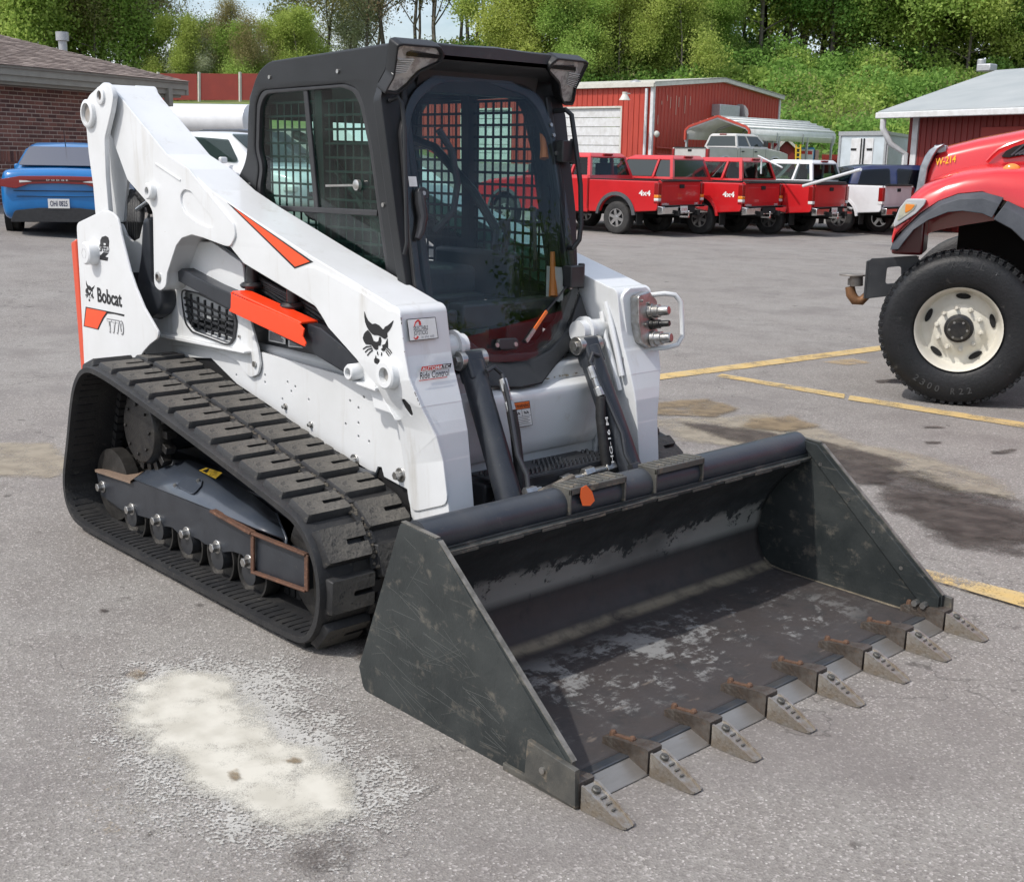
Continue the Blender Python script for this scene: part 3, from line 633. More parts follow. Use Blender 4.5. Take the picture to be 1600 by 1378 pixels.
# lower side panel with its holes and bolts
low = [(200, 525), (340, 548), (404, 549), (480, 571), (553, 592), (645, 617), (650, 770), (637, 765), (600, 745), (596, 730), (590, 729), (586, 741), (555, 722), (500, 690), (430, 640), (370, 600), (330, 560), (230, 556)]
yB = -.528
lowS = S(yB, low)
holes_px = [(525, 620, 3), (790+0, 0, 0)]
sp_holes = [c3(*q) for q in [(797, 182), (920, 182), (920, 213), (1017, 212), (1050, 232), (1033, 252), (995, 285), (1108, 288), (1286, 293), (1345, 277), (1322, 323), (1322, 388), (1267, 392), (1322, 446), (1368, 468)]]
hl = []
for p in sp_holes:
    c = Yp(*p, yB); hl.append([(c.x+.0062*math.cos(a*math.pi/4), c.z+.0062*math.sin(a*math.pi/4)) for a in range(8)])
o = plate('side_panel', 'y', lowS, yB, yB+.01, WHITE, BD, .002, holes=hl); mir(o)
B().box((-.85, -.515, .62), (1.9, .004, .5)).build('panel_backing', ASPH_DK, BD)
for q in [(1005, 318), (1115, 396), (1303, 552), (1500, 612)]:
    p = Yp(*c3(*q), yB-.005); b = B(); r_ = .022 if q[0] > 1200 else .011
    b.cyl(p+Vector((0, .006, 0)), p, r_*1.25, n=20); b.cyl(p, p-Vector((0, r_*1.1, 0)), r_*.75, n=6); b.build('panel_bolt', ZINC, BD, bevel=.0015)
# side arch panel with the pinned ear and the grille opening
yC = -.545
arch = [(236, 537), (240, 500), (256, 498), (262, 455), (276, 402), (292, 378), (330, 378), (379, 412), (383, 460), (392, 505), (403, 547), (406, 570), (402, 586), (390, 590), (380, 580), (372, 566), (355, 556), (335, 549), (318, 545), (295, 541), (262, 539)]
gr = fillet([q+(.05,) for q in S(yC, [c6(*q) for q in [(188, 392), (300, 420), (520, 532), (541, 600), (528, 705), (505, 745), (470, 742), (260, 662), (218, 610), (200, 500)]])], .02)
o = plate('arch_panel', 'y', fillet(S(yC, arch), .04, 3), yC, yC+.012, WHITE, BD, .003, holes=[gr]); mir(o)
ge = fillet([q+(.05,) for q in S(yC-.004, [c6(*q) for q in [(180, 384), (300, 410), (530, 526), (552, 600), (538, 712), (510, 756), (468, 754), (252, 672), (208, 615), (190, 500)]])], .02)
GR = plate('grille', 'y', ge, yC-.002, yC-.008, BLACKP, BD, .002, holes=[gr])
g0 = [Yp(*c6(*q), yC+.006) for q in [(200, 400), (530, 540), (525, 740), (215, 620)]]
for k in range(1, 7):
    t = k/7; a = g0[0].lerp(g0[1], t); c = g0[3].lerp(g0[2], t); B().beam(a, c, .009, .009, (0, 1, 0)).build('grille_bar', BLACKP, GR)
for k in range(1, 5):
    t = k/5; a = g0[0].lerp(g0[3], t); c = g0[1].lerp(g0[2], t); B().beam(a, c, .009, .009, (0, 1, 0)).build('grille_bar', BLACKP, GR)
b = B(); b.poly([p+Vector((0, .09, 0)) for p in g0]); b.build('radiator', mat('dusty_radiator', (.03, .03, .03), .9, col2=(.12, .12, .115), scale=40), BD)
b = B()    # pale ledge below the grille
p = [Yp(*q, yC-.035) for q in [(245, 520), (381, 549)]]; b.prism([p[0], p[1], p[1]+Vector((0, 0, -.012)), p[0]+Vector((0, 0, -.02))], (0, .04, 0)); b.build('fender_ledge', WHITE, BD, bevel=.004)
for q in [(398, 569), (240+565/4.21, 360+697/4.21)]:
    p = Yp(*q, yC-.002); b = B(); b.cyl(p, p-Vector((0, .006, 0)), .013 if q[0] == 398 else .006, n=16); b.build('pin', ZINC, BD)
# dark fender liner over the rear of the track
plate('fender_liner', 'y', fillet(S(-.50, [(215, 600), (220, 548), (250, 532), (300, 538), (330, 560), (365, 600), (380, 640)]), .01), -.51, -.50, BLACKP, BD)
# engine bay side with handles, hoses and labels
yE = -.47
plate('engine_bay', 'y', S(yE, [c6(*q) for q in [(575, 120), (1000, 330), (1420, 680), (1345, 985), (680, 800), (640, 600), (585, 215)]]), yE, yE+.02, BLACKP, BD)
for q in [(650, 380), (915, 515)]:
    p = Yp(*c6(*q), -.535); b = B(); b.cyl(p-Vector((0, 0, .03)), p+Vector((0, 0, .09)), .024, n=14); b.lathe(p, p+Vector((0, 0, .025)), [(0, .045), (.5, .052), (1, .04)], 10); b.build('reservoir_cap', BLACKP, BD, bevel=.003)
b = B()
for k in range(5):
    a = [Yp(*c6(600+i*120+k*10, 250+i*72+k*26+12*math.sin(i*1.3+k)), -.50) for i in range(6)]; b.tube(a, .011, 8)
b.build('hose', RUBBERB, BD)
for q in [[(758, 655), (868, 690), (868, 750), (758, 728)], [(888, 700), (1005, 735), (1000, 775), (888, 765)], [(1085, 640), (1165, 650), (1168, 705), (1085, 680)], [(1172, 662), (1260, 735), (1262, 752), (1172, 712)]]:
    pts = S(yE-.006, [c6(*p) for p in q]); L_ = plate('label', 'y', pts, yE-.007, yE-.006, PAPER, BD, .0002)
    b = B(); P4 = [Vector((p[0], yE-.008, p[1])) for p in pts]
    for i in range(7):
        t = .15+i*.11; a = P4[0].lerp(P4[3], t); c = P4[1].lerp(P4[2], t); b.beam(a.lerp(c, .08), a.lerp(c, random.uniform(.6, .92)), .0015, .004, (0, 0, 1))
    b.build('label_print', GREY_INK, L_)
# inner arch behind the arm
plate('inner_wall', 'y', fillet(S(-.50, [(262, 455), (262, 420), (285, 360), (320, 365), (382, 410), (395, 500), (300, 500)]), .01), -.505, -.495, WHITE_D, BD)
p = Yp(*c6(438, 145), -.508); B().box(p, (.03, .004, .035)).build('red_tag', RED_INK, BD)
p = Yp(*c6(478, 168), -.508); B().cyl(p, p-Vector((0, .004, 0)), .022, n=16).build('hole', ASPH_DK, BD)
b = B(); pts = [Yp(*c6(*q), -.53) for q in [(330, 350), (370, 335), (450, 340), (478, 318), (500, 340), (515, 420), (490, 420), (400, 390)]]; b.prism(pts, (0, .02, 0)); b.build('black_bracket', BLACKP, BD, bevel=.003)
b = B(); pts = [Yp(*c6(*q), -.56) for q in [(98, 225), (160, 210), (195, 240), (240, 290), (180, 300), (110, 330), (95, 280)]]; b.prism(pts, (0, .06, 0)); b.build('link_bracket', BLACKP, BD, bevel=.004)
# ---- near lift arm (box section) with its proud reinforcing plates
AO = [(172, 130), (187, 151), (260, 241), (294, 264), (330, 298), (370, 326), (473, 392), (598, 468), (612, 477), (619, 479), (625, 487), (630, 532), (633, 558), (639, 592), (658, 637), (672, 662), (682, 683), (692, 720), (700, 788), (704, 830), (646, 835), (641, 801), (631, 727), (621, 659), (601, 626), (585, 599), (556, 560), (513, 512), (492, 479), (380, 412), (359, 386), (350, 384), (318, 372), (300, 367), (284, 372), (275, 384), (261, 427), (259, 448), (250, 455), (241, 447), (239, 332), (233, 320), (199, 281), (184, 240), (171, 205), (165, 160), (165, 140)]
def yout(z): return float(np.interp(z, [.3, .50, .68, .76, .815, .88, .94], [-.555, -.558, -.566, -.584, -.604, -.632, YA]))
def lean(o):
    """the lower leg's outer skin draws in towards the machine"""
    for v in o.data.vertices:
        p = v.co
        if p.z > .93: continue
        q0 = Vector((p.x, YA, p.z)); d_ = (q0-CAM); q = q0
        for _ in range(12): yy = yout(q.z); q = CAM+d_*((yy-CAM.y)/d_.y)
        out = p.y < -.56
        v.co = (q.x, p.y-YA+q.y if out else p.y, q.z)
    return o
ARM = plate('lift_arm', 'y', fillet(S(YA, AO), .05, 4), YA, YI, WHITE, LD, .006, holes=[]); ARM['label'] = 'near lift arm with the cat emblem and orange stripe'
lean(ARM); ARM2 = mir(ARM); ARM2['label'] = 'far lift arm carrying the hydraulic couplers'
rp = [(173, 134), (187, 151), (260, 241), (294, 264), (365, 350), (368, 369), (359, 386), (350, 384), (318, 372), (300, 367), (284, 372), (275, 384), (261, 427), (259, 448), (250, 455), (241, 447), (239, 332), (233, 320), (199, 281), (184, 240), (171, 205)]
pk = fillet([q+(.05,) for q in S(YA-.008, [(90+x/2.755, 100+y/2.755) for x, y in [(528, 560), (545, 540), (572, 548), (670, 672), (672, 700), (655, 706), (600, 682), (548, 642), (530, 600)]])], .01)
plate('arm_rear_plate', 'y', fillet(S(YA-.008, rp), .045, 4), YA-.009, YA+.002, WHITE, ARM, .003, holes=[pk])
fp = [(478, 417), (492, 417), (549, 448), (606, 484), (620, 487), (625, 492), (630, 532), (633, 558), (639, 592), (658, 637), (682, 683), (692, 720), (700, 788), (641, 801), (631, 727), (621, 659), (601, 626), (585, 599), (556, 560), (513, 512), (494, 478), (473, 455), (470, 428)]
slot = S(YA-.006, [(540+x/2.963, 440+y/2.963) for x, y in [(255, 545), (272, 545), (300, 575), (313, 618), (300, 620), (275, 585)]])
FPL = plate('arm_front_plate', 'y', fillet([q for q in S(YA-.006, fp)], .04, 3), YA-.007, YA+.002, WHITE, ARM, .003, holes=[fillet(slot, .01)])
lean(FPL); lean(plate('slot', 'y', fillet(S(YA-.002, [(623, 622), (634, 622), (646, 640), (650, 655), (640, 652), (628, 640)]), .005), YA-.003, YA-.002, ASPH_DK, ARM, .0001))
# small embossed bar on the arm
a = Yp(243, 256, YA-.010); c = Yp(282, 282, YA-.010); B().beam(a, c, .006, .012).build('embossed_rib', WHITE, ARM, bevel=.004)
# pins and bosses
def boss(px, py, y, ro, ri, h, mt=WHITE, inner=ASPH_DK, par=ARM, name='boss', depth=.03):
    p = Yp(px, py, y); b = B()
    b.m(mt).lathe(p+Vector((0, .004, 0)), p-Vector((0, h, 0)), [(0, ro*1.06), (.15, ro), (.85, ro), (1, ro-.006), (1.0, ri), (.2, ri)], 32, caps=False)
    b.m(inner).cyl(p-Vector((0, h*.25, 0)), p-Vector((0, h*.3, 0)), ri, n=24)
    return b.build(name, None, par, smooth=40)
GREYH = mat('shaded_bore', (.34, .34, .33), .6, col2=(.25, .22, .19), scale=20)
boss(610, 585, YA-.007, .050, .027, .030, inner=GREYH, name='pivot_boss')
boss(561, 580, YA+.02, .030, .017, .050, inner=GREYH, name='pivot_boss')
boss(239, 299, YA-.009, .036, .018, .030, inner=STEELD, name='pin_boss')
boss(248, 433, YA-.009, .022, .013, .008, inner=STEELD, mt=ZINC, name='pin_boss')
# gusset bracket behind the front leg
gb = [(540+x/2.963, 440+y/2.963) for x, y in [(20, 452), (45, 400), (75, 372), (110, 395), (135, 470), (180, 545), (240, 655), (205, 610), (130, 585), (120, 530), (60, 470)]]
plate('gusset', 'y', fillet(S(YA+.02, gb), .006), YA+.02, YA+.10, WHITE, ARM, .004)
b = B(); p0 = Yp(548, 594, YA-.01); p1 = Yp(586, 606, YA-.01); b.prism([p0, p1, p1-Vector((0, 0, .014)), p0-Vector((0, 0, .010))], (0, .10, 0)); b.build('gusset', WHITE, ARM, bevel=.003)
# orange stripe with black edge
plate('stripe', 'y', S(YA-.0005, [(355, 317), (489.5, 409.5), (460.5, 420)]), YA-.0012, YA+.001, INK, ARM, .0001)
plate('stripe', 'y', S(YA-.001, [(366, 325), (484, 409), (461.5, 417)]), YA-.0024, YA-.001, ORANGE, ARM, .0001)
# emblem of the cat's head
def c8(X, Y): return (540+X/6.667, 480+Y/6.667)
EMB = obj('cat_emblem', None, ARM)
def logo_part(pts, y, par, fn=c8): return plate('emblem_shape', 'y', S(y, [fn(*q) for q in pts]), y-.0008, y+.0004, INK, par, .0001)
yL = YA-.0085
LOGO = [[(195, 45), (212, 95), (235, 140), (258, 162), (278, 176), (310, 170), (350, 190), (375, 218), (390, 232), (400, 226), (410, 205), (440, 190), (470, 165), (498, 138), (478, 200), (455, 240), (430, 268), (436, 300), (428, 318), (408, 332), (388, 320), (368, 306), (335, 292), (300, 292), (275, 278), (245, 245), (222, 205), (205, 160), (196, 100)],
        [(232, 238), (262, 275), (278, 315), (292, 352), (318, 362), (342, 356), (350, 312), (366, 312), (372, 350), (362, 400), (338, 400), (338, 436), (318, 446), (296, 432), (272, 396), (240, 388), (210, 386), (188, 350), (180, 322), (192, 278), (210, 255)],
        [(380, 396), (412, 384), (436, 326), (440, 378), (440, 418), (420, 424), (408, 452), (388, 460), (368, 438), (388, 420)],
        [(314, 500), (320, 530), (350, 542), (350, 578), (342, 592), (322, 590), (300, 578), (297, 542), (308, 530)]]
for s_ in LOGO: logo_part(s_, yL, EMB)
b = B()
WHISK = [[(180, 438), (215, 412), (268, 408)], [(202, 470), (232, 440), (278, 428)], [(224, 504), (250, 472), (282, 446)], [(332, 462), (330, 480), (338, 498)], [(372, 472), (376, 488), (370, 506)], [(418, 458), (434, 486), (452, 508)], [(424, 440), (448, 466), (468, 494)], [(430, 424), (458, 446), (480, 478)]]
def whisk(ws, y, fn, b, w=.004):
    for ws_ in ws:
        ps = [Yp(*fn(*q), y) for q in ws_]
        for a, c in zip(ps, ps[1:]): b.beam(a, c, .001, w, (0, 0, 1)) if abs((c-a).normalized().z) < .8 else b.beam(a, c, .001, w, (1, 0, 0))
whisk(WHISK, yL-.0004, c8, b); b.build('emblem_whiskers', INK, EMB)
# ---- front face labels of the near arm: face plane through x(z) of the outer front edge
q1 = Yp(630, 532, YA-.006); q2 = Yp(639, 592, YA-.006); frF = Frame(q1, (0, 1, 0), q1-q2)
def ff(X, Y): return frF.uv(hit(*c8(X, Y), frF.O, frF.N))
LB = fplate('joystick_label', frF, [ff(*q) for q in [(628, 128), (928, 104), (960, 326), (658, 360)]], .0035, .0045, INK, ARM, .0002)
fplate('label_face', frF, [ff(*q) for q in [(636, 136), (922, 112), (952, 320), (664, 352)]], .0040, .0052, PAPER, LB, .0002)
text('label_print', 'SELECTABLE', frF, ff(698, 242), ff(852, 230), .0125, INK, LB, .0054, .012, .2)
text('label_print', 'JOYSTICKS', frF, ff(700, 296), ff(850, 282), .0155, INK, LB, .0054, .012, .2)
text('label_print', 'in the cab', frF, ff(782, 326), ff(914, 310), .009, GREY_INK, LB, .0054, .01, .2)
b = B()
for pts in ([(705, 205), (715, 165), (740, 140), (760, 150), (766, 190)], [(700, 318), (712, 332), (732, 330), (745, 306)]):
    ps = [frF.P(*ff(*q), .006) for q in pts]
    for i, (a, c) in enumerate(zip(ps, ps[1:])): b.beam(a, c, .003+.0018*i, .001, frF.N)
b.build('label_arc', RED_INK, LB)
RL_ = fplate('ride_label', frF, [ff(*q) for q in [(788, 622), (1096, 584), (1086, 632), (778, 668)]], .0035, .0045, INK, ARM, .0002)
fplate('label_face', frF, [ff(*q) for q in [(788, 622), (1000, 596), (985, 644), (778, 668)]], .0040, .0050, mat('red_label', (.50, .04, .03), .5), RL_, .0002)
text('label_print', 'AUTOMATIC', frF, ff(786, 666), ff(1082, 630), .0115, PAPER, RL_, .0052, .012, .2)
text('label_print', 'Ride Control', frF, ff(768, 752), ff(1080, 712), .023, INK, RL_, .0045, .012, .25)
b = B(); b.beam(frF.P(*ff(760, 768), .004), frF.P(*ff(1050, 728), .004), .0025, .001, frF.N); b.build('label_line', RED_INK, RL_)
# scuff marks on the arm edge
b = B()
for k in range(16):
    yy_ = random.choice([random.uniform(488, 560), random.uniform(488, 520), random.uniform(610, 640)]); p = Yp(np.interp(yy_, [487, 532, 558, 592, 637], [625.5, 630, 633, 639, 658]), yy_, YA-.0072); b.box(p, (random.uniform(.0015, .004), .0008, random.uniform(.002, .008)))
b.build('chipped_edge', STEELD, ARM, smooth=0)
# ---- rear link, logo panel, tailgate
lk = [(162, 128), (172, 135), (177, 150), (173, 175), (163, 217), (164, 250), (165, 279), (171, 352), (150, 352), (145, 290), (138, 240), (133, 185), (133, 160), (140, 148)]
LKO = plate('rear_link', 'y', fillet(S(-.70, lk), .06, 4), -.70, -.675, WHITE, LD, .005); mir(LKO)
plate('rear_link', 'y', fillet(S(-.60, [(160, 160), (175, 205), (199, 279), (193, 347), (165, 350), (158, 250)]), .01), -.60, -.585, WHITE_D, LD, .003)
boss(158.5, 150, -.70, .038, .022, .012, inner=STEELD, par=LKO, name='pin_boss'); boss(141, 178, -.70, .062, .046, .022, inner=GREYH, par=LKO, name='cross_tube')
p = Yp(141, 178, -.66); 
p = Yp(190, 128, -.50); b = B(); p = Yp(222, 150, -.42); b.cyl(p+Vector((0, -.03, 0)), p+Vector((0, .06, 0)), .045, n=20); b.build('pivot_tube', WHITE, LKO)
def c9(X, Y): return (105+X/5.74, 340+Y/5.74)
pn = [(119, 349), (160, 329), (168, 329), (176, 333), (183, 341), (187, 356), (189, 368), (203, 424), (212, 450), (225, 481), (247, 519), (246, 529), (234, 538), (224, 549), (217, 560), (210, 600), (133, 600), (131, 566), (125, 450)]
yP = -.722
LP = plate('rear_side_panel', 'y', fillet(S(yP, pn), .04, 3), yP, yP+.012, WHITE, LD, .004); mir(LP)
# inside of the panel
plate('saddle_plate', 'y', fillet(S(-.60, [(182, 347), (192, 350), (200, 368), (210, 378), (221, 372), (226, 350), (238, 350), (236, 440), (224, 426), (205, 426)]), .012), -.61, -.595, WHITE_D, LD, .004)
tg = S(-.70, [(116, 379), (121, 376), (132, 572), (125, 577)]); tx0 = tg[0][0]
b = B(); b.prism([(tg[0][0]-.01, -.715, tg[0][1]), (tg[0][0]+.05, -.715, tg[0][1]+.02), (tg[2][0]+.05, -.715, .55), (tg[2][0]-.01, -.715, .55)], (0, 1.43, 0))
TG = b.build('tailgate', mat('orange_red_paint', (.62, .075, .03), .4, coat=.2), LD, bevel=.01)
b = B(); b.box((tg[0][0]+.10, 0, .95), (.12, 1.40, .7)); b.build('tailgate_frame', BLACKP, TG, bevel=.01)
# fuel cap
p = Yp(*c9(155, 322), yP-.05); b = B(); pc = Yp(*c9(155, 322), yP-.05); b.lathe((pc.x, yP+.004, pc.z), (pc.x, yP-.052, pc.z), [(0, .056), (.2, .056), (.9, .052), (1, .045)], 28); b.build('fuel_cap', WHITE, LP)
b = B(); b.lathe((pc.x, yP-.0525, pc.z), (pc.x, yP-.0535, pc.z), [(0, .024), (1, .024)], 6, caps=False); b.build('cap_mark', GREY_INK, LP)
# writing on the panel
frP = Frame((0, yP-.001, 0), (1, 0, 0), (0, 0, 1))
def pp(X, Y): return frP.uv(hit(*c9(X, Y), frP.O, frP.N))
def ptext(s_, a, c, h, mt, bold=.0, shear=0, w=.001, up=None): return text('lettering', s_, frP, pp(*a), pp(*c), h, mt, LP, w, bold, shear)
hb = (Vector(pp(273, 752))-Vector(pp(273, 620))).length
ptext('Bobcat', (275, 752), (492, 800), hb*.92, INK, .022)
plate('two_speed_mark', 'y', [tuple(pp(*q)) for q in [(296, 262), (296, 205), (310, 175), (345, 165), (368, 180), (376, 215), (372, 262), (345, 262), (345, 232), (325, 228), (322, 262)]], yP-.0012, yP, INK, LP, .0001)
plate('two_speed_mark', 'y', [tuple(pp(*q)) for q in [(292, 378), (292, 345), (325, 312), (372, 318), (340, 352), (366, 358), (362, 390)]], yP-.0012, yP, INK, LP, .0001)
ptext('SPEED', (292, 302), (378, 310), .030, INK, .015)
plate('swoosh', 'y', [tuple(pp(*q)) for q in [(165, 800), (512, 870), (510, 888), (420, 866), (360, 862), (330, 905), (305, 950), (280, 1008), (147, 976)]], yP-.0010, yP, INK, LP, .0001)
plate('swoosh', 'y', [tuple(pp(*q)) for q in [(175, 812), (330, 842), (352, 850), (318, 900), (292, 955), (272, 998), (156, 970)]], yP-.0022, yP-.001, ORANGE, LP, .0001)
ht = (Vector(pp(372, 1022))-Vector(pp(362, 905))).length
text('lettering', 'T770', frP, pp(364, 1024), pp(512, 1052), ht, GREY_INK, LP, .001, .035)
text('lettering', 'T770', frP, pp(369, 1020), pp(507, 1046), ht*.92, WHITE, LP, .002, -.004)
EM2 = obj('cat_emblem', None, LP)
def lg(X, Y):  # small copy of the emblem
    u = (X-180)/320; v = (Y-45)/547; return (165+u*82-v*4, 565+v*182+u*12)
for s_ in LOGO: plate('emblem_shape', 'y', [tuple(pp(*lg(*q))) for q in s_], yP-.0012, yP, INK, EM2, .0001)
b = B(); whisk(WHISK, yP-.001, lambda X, Y: c9(*lg(X, Y)), b, .003); b.build('emblem_whiskers', INK, EM2)
# ---- lift cylinder and hoses at the rear
cyp = [(229, 340), (240, 338), (243, 447), (258, 449), (259, 478), (252, 492), (243, 498), (234, 494), (226, 484), (218, 468), (220, 440), (226, 400)]
LC = plate('lift_cylinder', 'y', fillet(S(-.60, cyp), .05, 3), -.625, -.54, BLACKG, LD, .02); mir(LC)
b = B(); a = Yp(233, 336, -.56); b.tube([Yp(233, 336, -.61), Yp(230, 345, -.61), Yp(226, 400, -.61), Yp(221, 440, -.61)], .006, 8); b.build('hydraulic_line', BLACKP, LC)
p0 = Yp(215, 328, -.6); p1 = Yp(238, 311, -.6); B().cyl(p0, p1, .012, n=14).build('cylinder_rod', CHROME, LC)
b = B()
for k in range(5):
    b.tube([Yp(206+k*3.5, 300+k*3, -.56), Yp(205+k*3.8, 320+k*2, -.59), Yp(205+k*3.6, 345, -.60), Yp(206+k*3.4, 372, -.57)], .018, 10)
for k in range(3): b.tube([Yp(214+k*4, 302+k*6, -.58), Yp(226+k*3, 312+k*3, -.56), Yp(236, 322+k*5, -.54)], .016, 10)
b.build('hose_bundle', RUBBERB, LD)
b = B(); b.cyl(Yp(196, 300, -.45), Yp(206, 318, -.45), .03, n=16); b.box(Yp(203, 308, -.40), (.1, .05, .05)); b.build('fitting', ZINC, LD)
b = B(); b.cyl(Yp(365, 285, -.30), Yp(367, 272, -.30), .028, n=16); b.box(Yp(366, 288, -.30), (.11, .09, .07)); b.build('rear_light_bracket', ZINC, LD, bevel=.008)
# ---- link bar with its orange lock sleeve
lb = [(277, 424), (283, 420), (330, 445), (360, 458), (478, 505), (500, 512), (560, 560), (556, 590), (546, 588), (480, 548), (355, 482), (278, 440)]
LK = plate('link_bar', 'y', S(-.605, lb), -.605, -.52, BLACKG, LD, .006)
sl = [c6(*q) for q in [(508, 402), (512, 420), (960, 610), (962, 622), (988, 650), (978, 700), (1000, 745), (992, 765), (975, 758), (545, 556), (492, 530), (505, 510)]]
SL = plate('lock_sleeve', 'y', fillet(S(-.640, sl), .004), -.640, -.632, mat('orange_red_sleeve', (.95, .062, .012), .38, coat=.25), LD, .003)
t0 = [Yp(*c6(*q), -.640) for q in [(508, 402), (512, 420), (960, 610), (962, 624)]]
b = B(); b.prism([t0[0]+Vector((0, .006, .002)), t0[2]+Vector((0, .006, .004)), t0[2]+Vector((0, .006, -.006)), t0[0]+Vector((0, .006, -.008))], (0, .075, 0))
b.prism([t0[0]+Vector((0, .078, .002)), t0[2]+Vector((0, .078, .004)), t0[2]+Vector((0, .078, -.05)), t0[0]+Vector((0, .078, -.05))], (0, .006, 0)); b.build('sleeve_top', MC['orange_red_sleeve'], SL, bevel=.003)
# ---------------------------------------------------------------- CAB
CB = obj('cab', None, LD)
yW = -.43
CABP = mat('textured_black_cab', (.010, .011, .012), .45, spec=.4, col2=(.016, .017, .019), scale=6, col3=(.10, .095, .09), scale3=40, lo3=.66, hi3=.9, bump=.12, bscale=260)
def s2(X, Y): return (380+X/4.054, 110+Y/4.054)
sideo = [(366, 306, .01), (368, 285, .02), (384, 250, .03), (386, 215, .02), (387, 160, .06), (402, 112, .05), (420, 96, .03), (615, 66, .005), (597, 130, .005), (606, 160, .005), (626, 330, .005), (648, 480, .005), (655, 560, .005), (600, 540), (500, 460), (390, 350)]
win = [(398, 300, .02), (404, 262, .03), (397, 235, .02), (399, 160, .04), (408, 141, .03), (536, 131, .03), (556, 138, .03), (566, 162, .03), (580, 235, .02), (612, 470, .01), (600, 470, .01), (500, 400, .01), (430, 352, .01), (406, 330, .01)]
K4 = lambda q: (q[2]*5,) if len(q) > 2 else ()
SO = fillet([tuple(S(yW, [q])[0])+K4(q) for q in sideo], .01, 6)
WO = fillet([tuple(S(yW, [q])[0])+K4(q) for q in win], .01, 6)
WO2 = fillet([tuple(S(yW, [(q[0]+(5 if q[0] < 500 else -5), q[1]+(6 if q[1] < 200 else 0))])[0])+K4(q) for q in win], .01, 6)
sd1 = plate('side_frame', 'y', SO, yW, yW+.035, CABP, CB, .008, holes=[WO]); mir(sd1)
gs = plate('side_window', 'y', WO, yW+.020, yW+.024, GLASS_S, CB, .0005); mir(gs)
# rubber seal and slider frames
sl2 = plate('window_seal', 'y', WO, yW+.006, yW+.030, PLASTIC, CB, .003, holes=[WO2]); mir(sl2)
b = B()
f1, f2 = Yp(*s2(100, 868), yW+.014), Yp(*s2(855, 905), yW+.014); b.beam(f1, f2, .014, .022, (0, 0, 1))
b.build('slider_rail', PLASTIC, CB, bevel=.003)
b = B(); b.beam(Yp(*s2(395, 90), yW+.016), Yp(*s2(470, 890), yW+.016), .012, .028, (1, 0, 0)); b.build('slider_post', PLASTIC, CB, bevel=.003)
b = B(); p = Yp(*s2(732, 728), yW+.012); b.lathe(p, p-Vector((0, .018, 0)), [(0, .020), (.8, .020), (1, .014)], 20); b.beam(Yp(*s2(525, 732), yW+.012), p, .006, .008); b.build('window_latch', ZINC, CB)
for q in [(170, 45), (602, 8), (38, 725), (890, 853)]:
    p = Yp(*s2(*q), yW); b = B(); b.cyl(p, p-Vector((0, .006, 0)), .008, n=10); b.build('cab_bolt', ZINC, CB)
# steel screens: rear, near side and far side, with rounded square openings
def screen(name, origin, U, V, nu, nv, pitch, bar, cb, clip=None):
    b = B(); U = Vector(U).normalized(); V = Vector(V).normalized(); O = Vector(origin); N = U.cross(V)
    for i in range(nu+1):
        b.beam(O+U*i*pitch, O+U*i*pitch+V*nv*pitch, bar, .004, N)
    for j in range(nv+1):
        b.beam(O+V*j*pitch+N*.0045, O+V*j*pitch+U*nu*pitch+N*.0045, bar, .004, N)
    return b.build(name, CABP, cb, smooth=0)
screen('side_screen', (-1.08, -.385, 1.16), (1, 0, 0), (0, 0, 1), 17, 14, .053, .009, CB)
screen('side_screen', (-1.10, .385, 1.10), (1, 0, 0), (0, 0, 1), 19, 17, .049, .011, CB)
plate('rear_frame', 'x', [(-.40, .9), (.40, .9), (.40, 1.96), (-.40, 1.96)], -1.12, -1.09, CABP, CB, .004, holes=[fillet([(-.35, 1.35, .06), (.35, 1.35, .06), (.35, 1.90, .06), (-.35, 1.90, .06)], .05)])
# inner pillars of the far side as seen through the glass
for yy in (-.375, .375):
    B().beam((-.64, yy, 1.1), (-.66, yy, 2.0), .05, .05, (1, 0, 0)).build('screen_post', CABP, CB)
# roof: crowned slab with brow over the door
def roofsec(x, zt, zb, hw, edge=.05):
    return [(x, -hw, zb), (x, -hw, zt-edge), (x, -hw+edge*.4, zt-edge*.35), (x, -hw+edge*1.3, zt-.006), (x, 0, zt+.006), (x, hw-edge*1.3, zt-.006), (x, hw-edge*.4, zt-edge*.35), (x, hw, zt-edge), (x, hw, zb)]
b = B(); secs = []
for (x, zt, zb, hw) in [(-1.155, 1.90, 1.84, .405), (-1.13, 1.975, 1.84, .42), (-1.08, 2.03, 1.9, .425), (-1.0, 2.058, 1.98, .425), (-.6, 2.085, 1.99, .425), (-.2, 2.097, 1.99, .425), (-.09, 2.097, 2.03, .425), (-.065, 2.090, 2.055, .42)]: secs.append(roofsec(x, zt, zb, hw))
b.loft(secs, close=True); b.build('roof', mat('roof_black', (.026, .027, .030), .42, col2=(.040, .041, .044), scale=4, col3=(.13, .12, .11), scale3=26, lo3=.62, hi3=.85, bump=.15, bscale=220), CB, smooth=50)
# brow between the lamps: concave front of the roof
b = B(); sec = [(-.085, 2.098), (-.066, 2.090), (-.070, 2.070), (-.105, 2.045), (-.150, 2.010), (-.165, 1.955), (-.175, 1.930), (-.235, 1.930), (-.235, 2.06)]
b.prism([(x_, -.30, z_) for x_, z_ in sec], (0, .60, 0)); b.build('roof_brow', CABP, CB, bevel=.004)
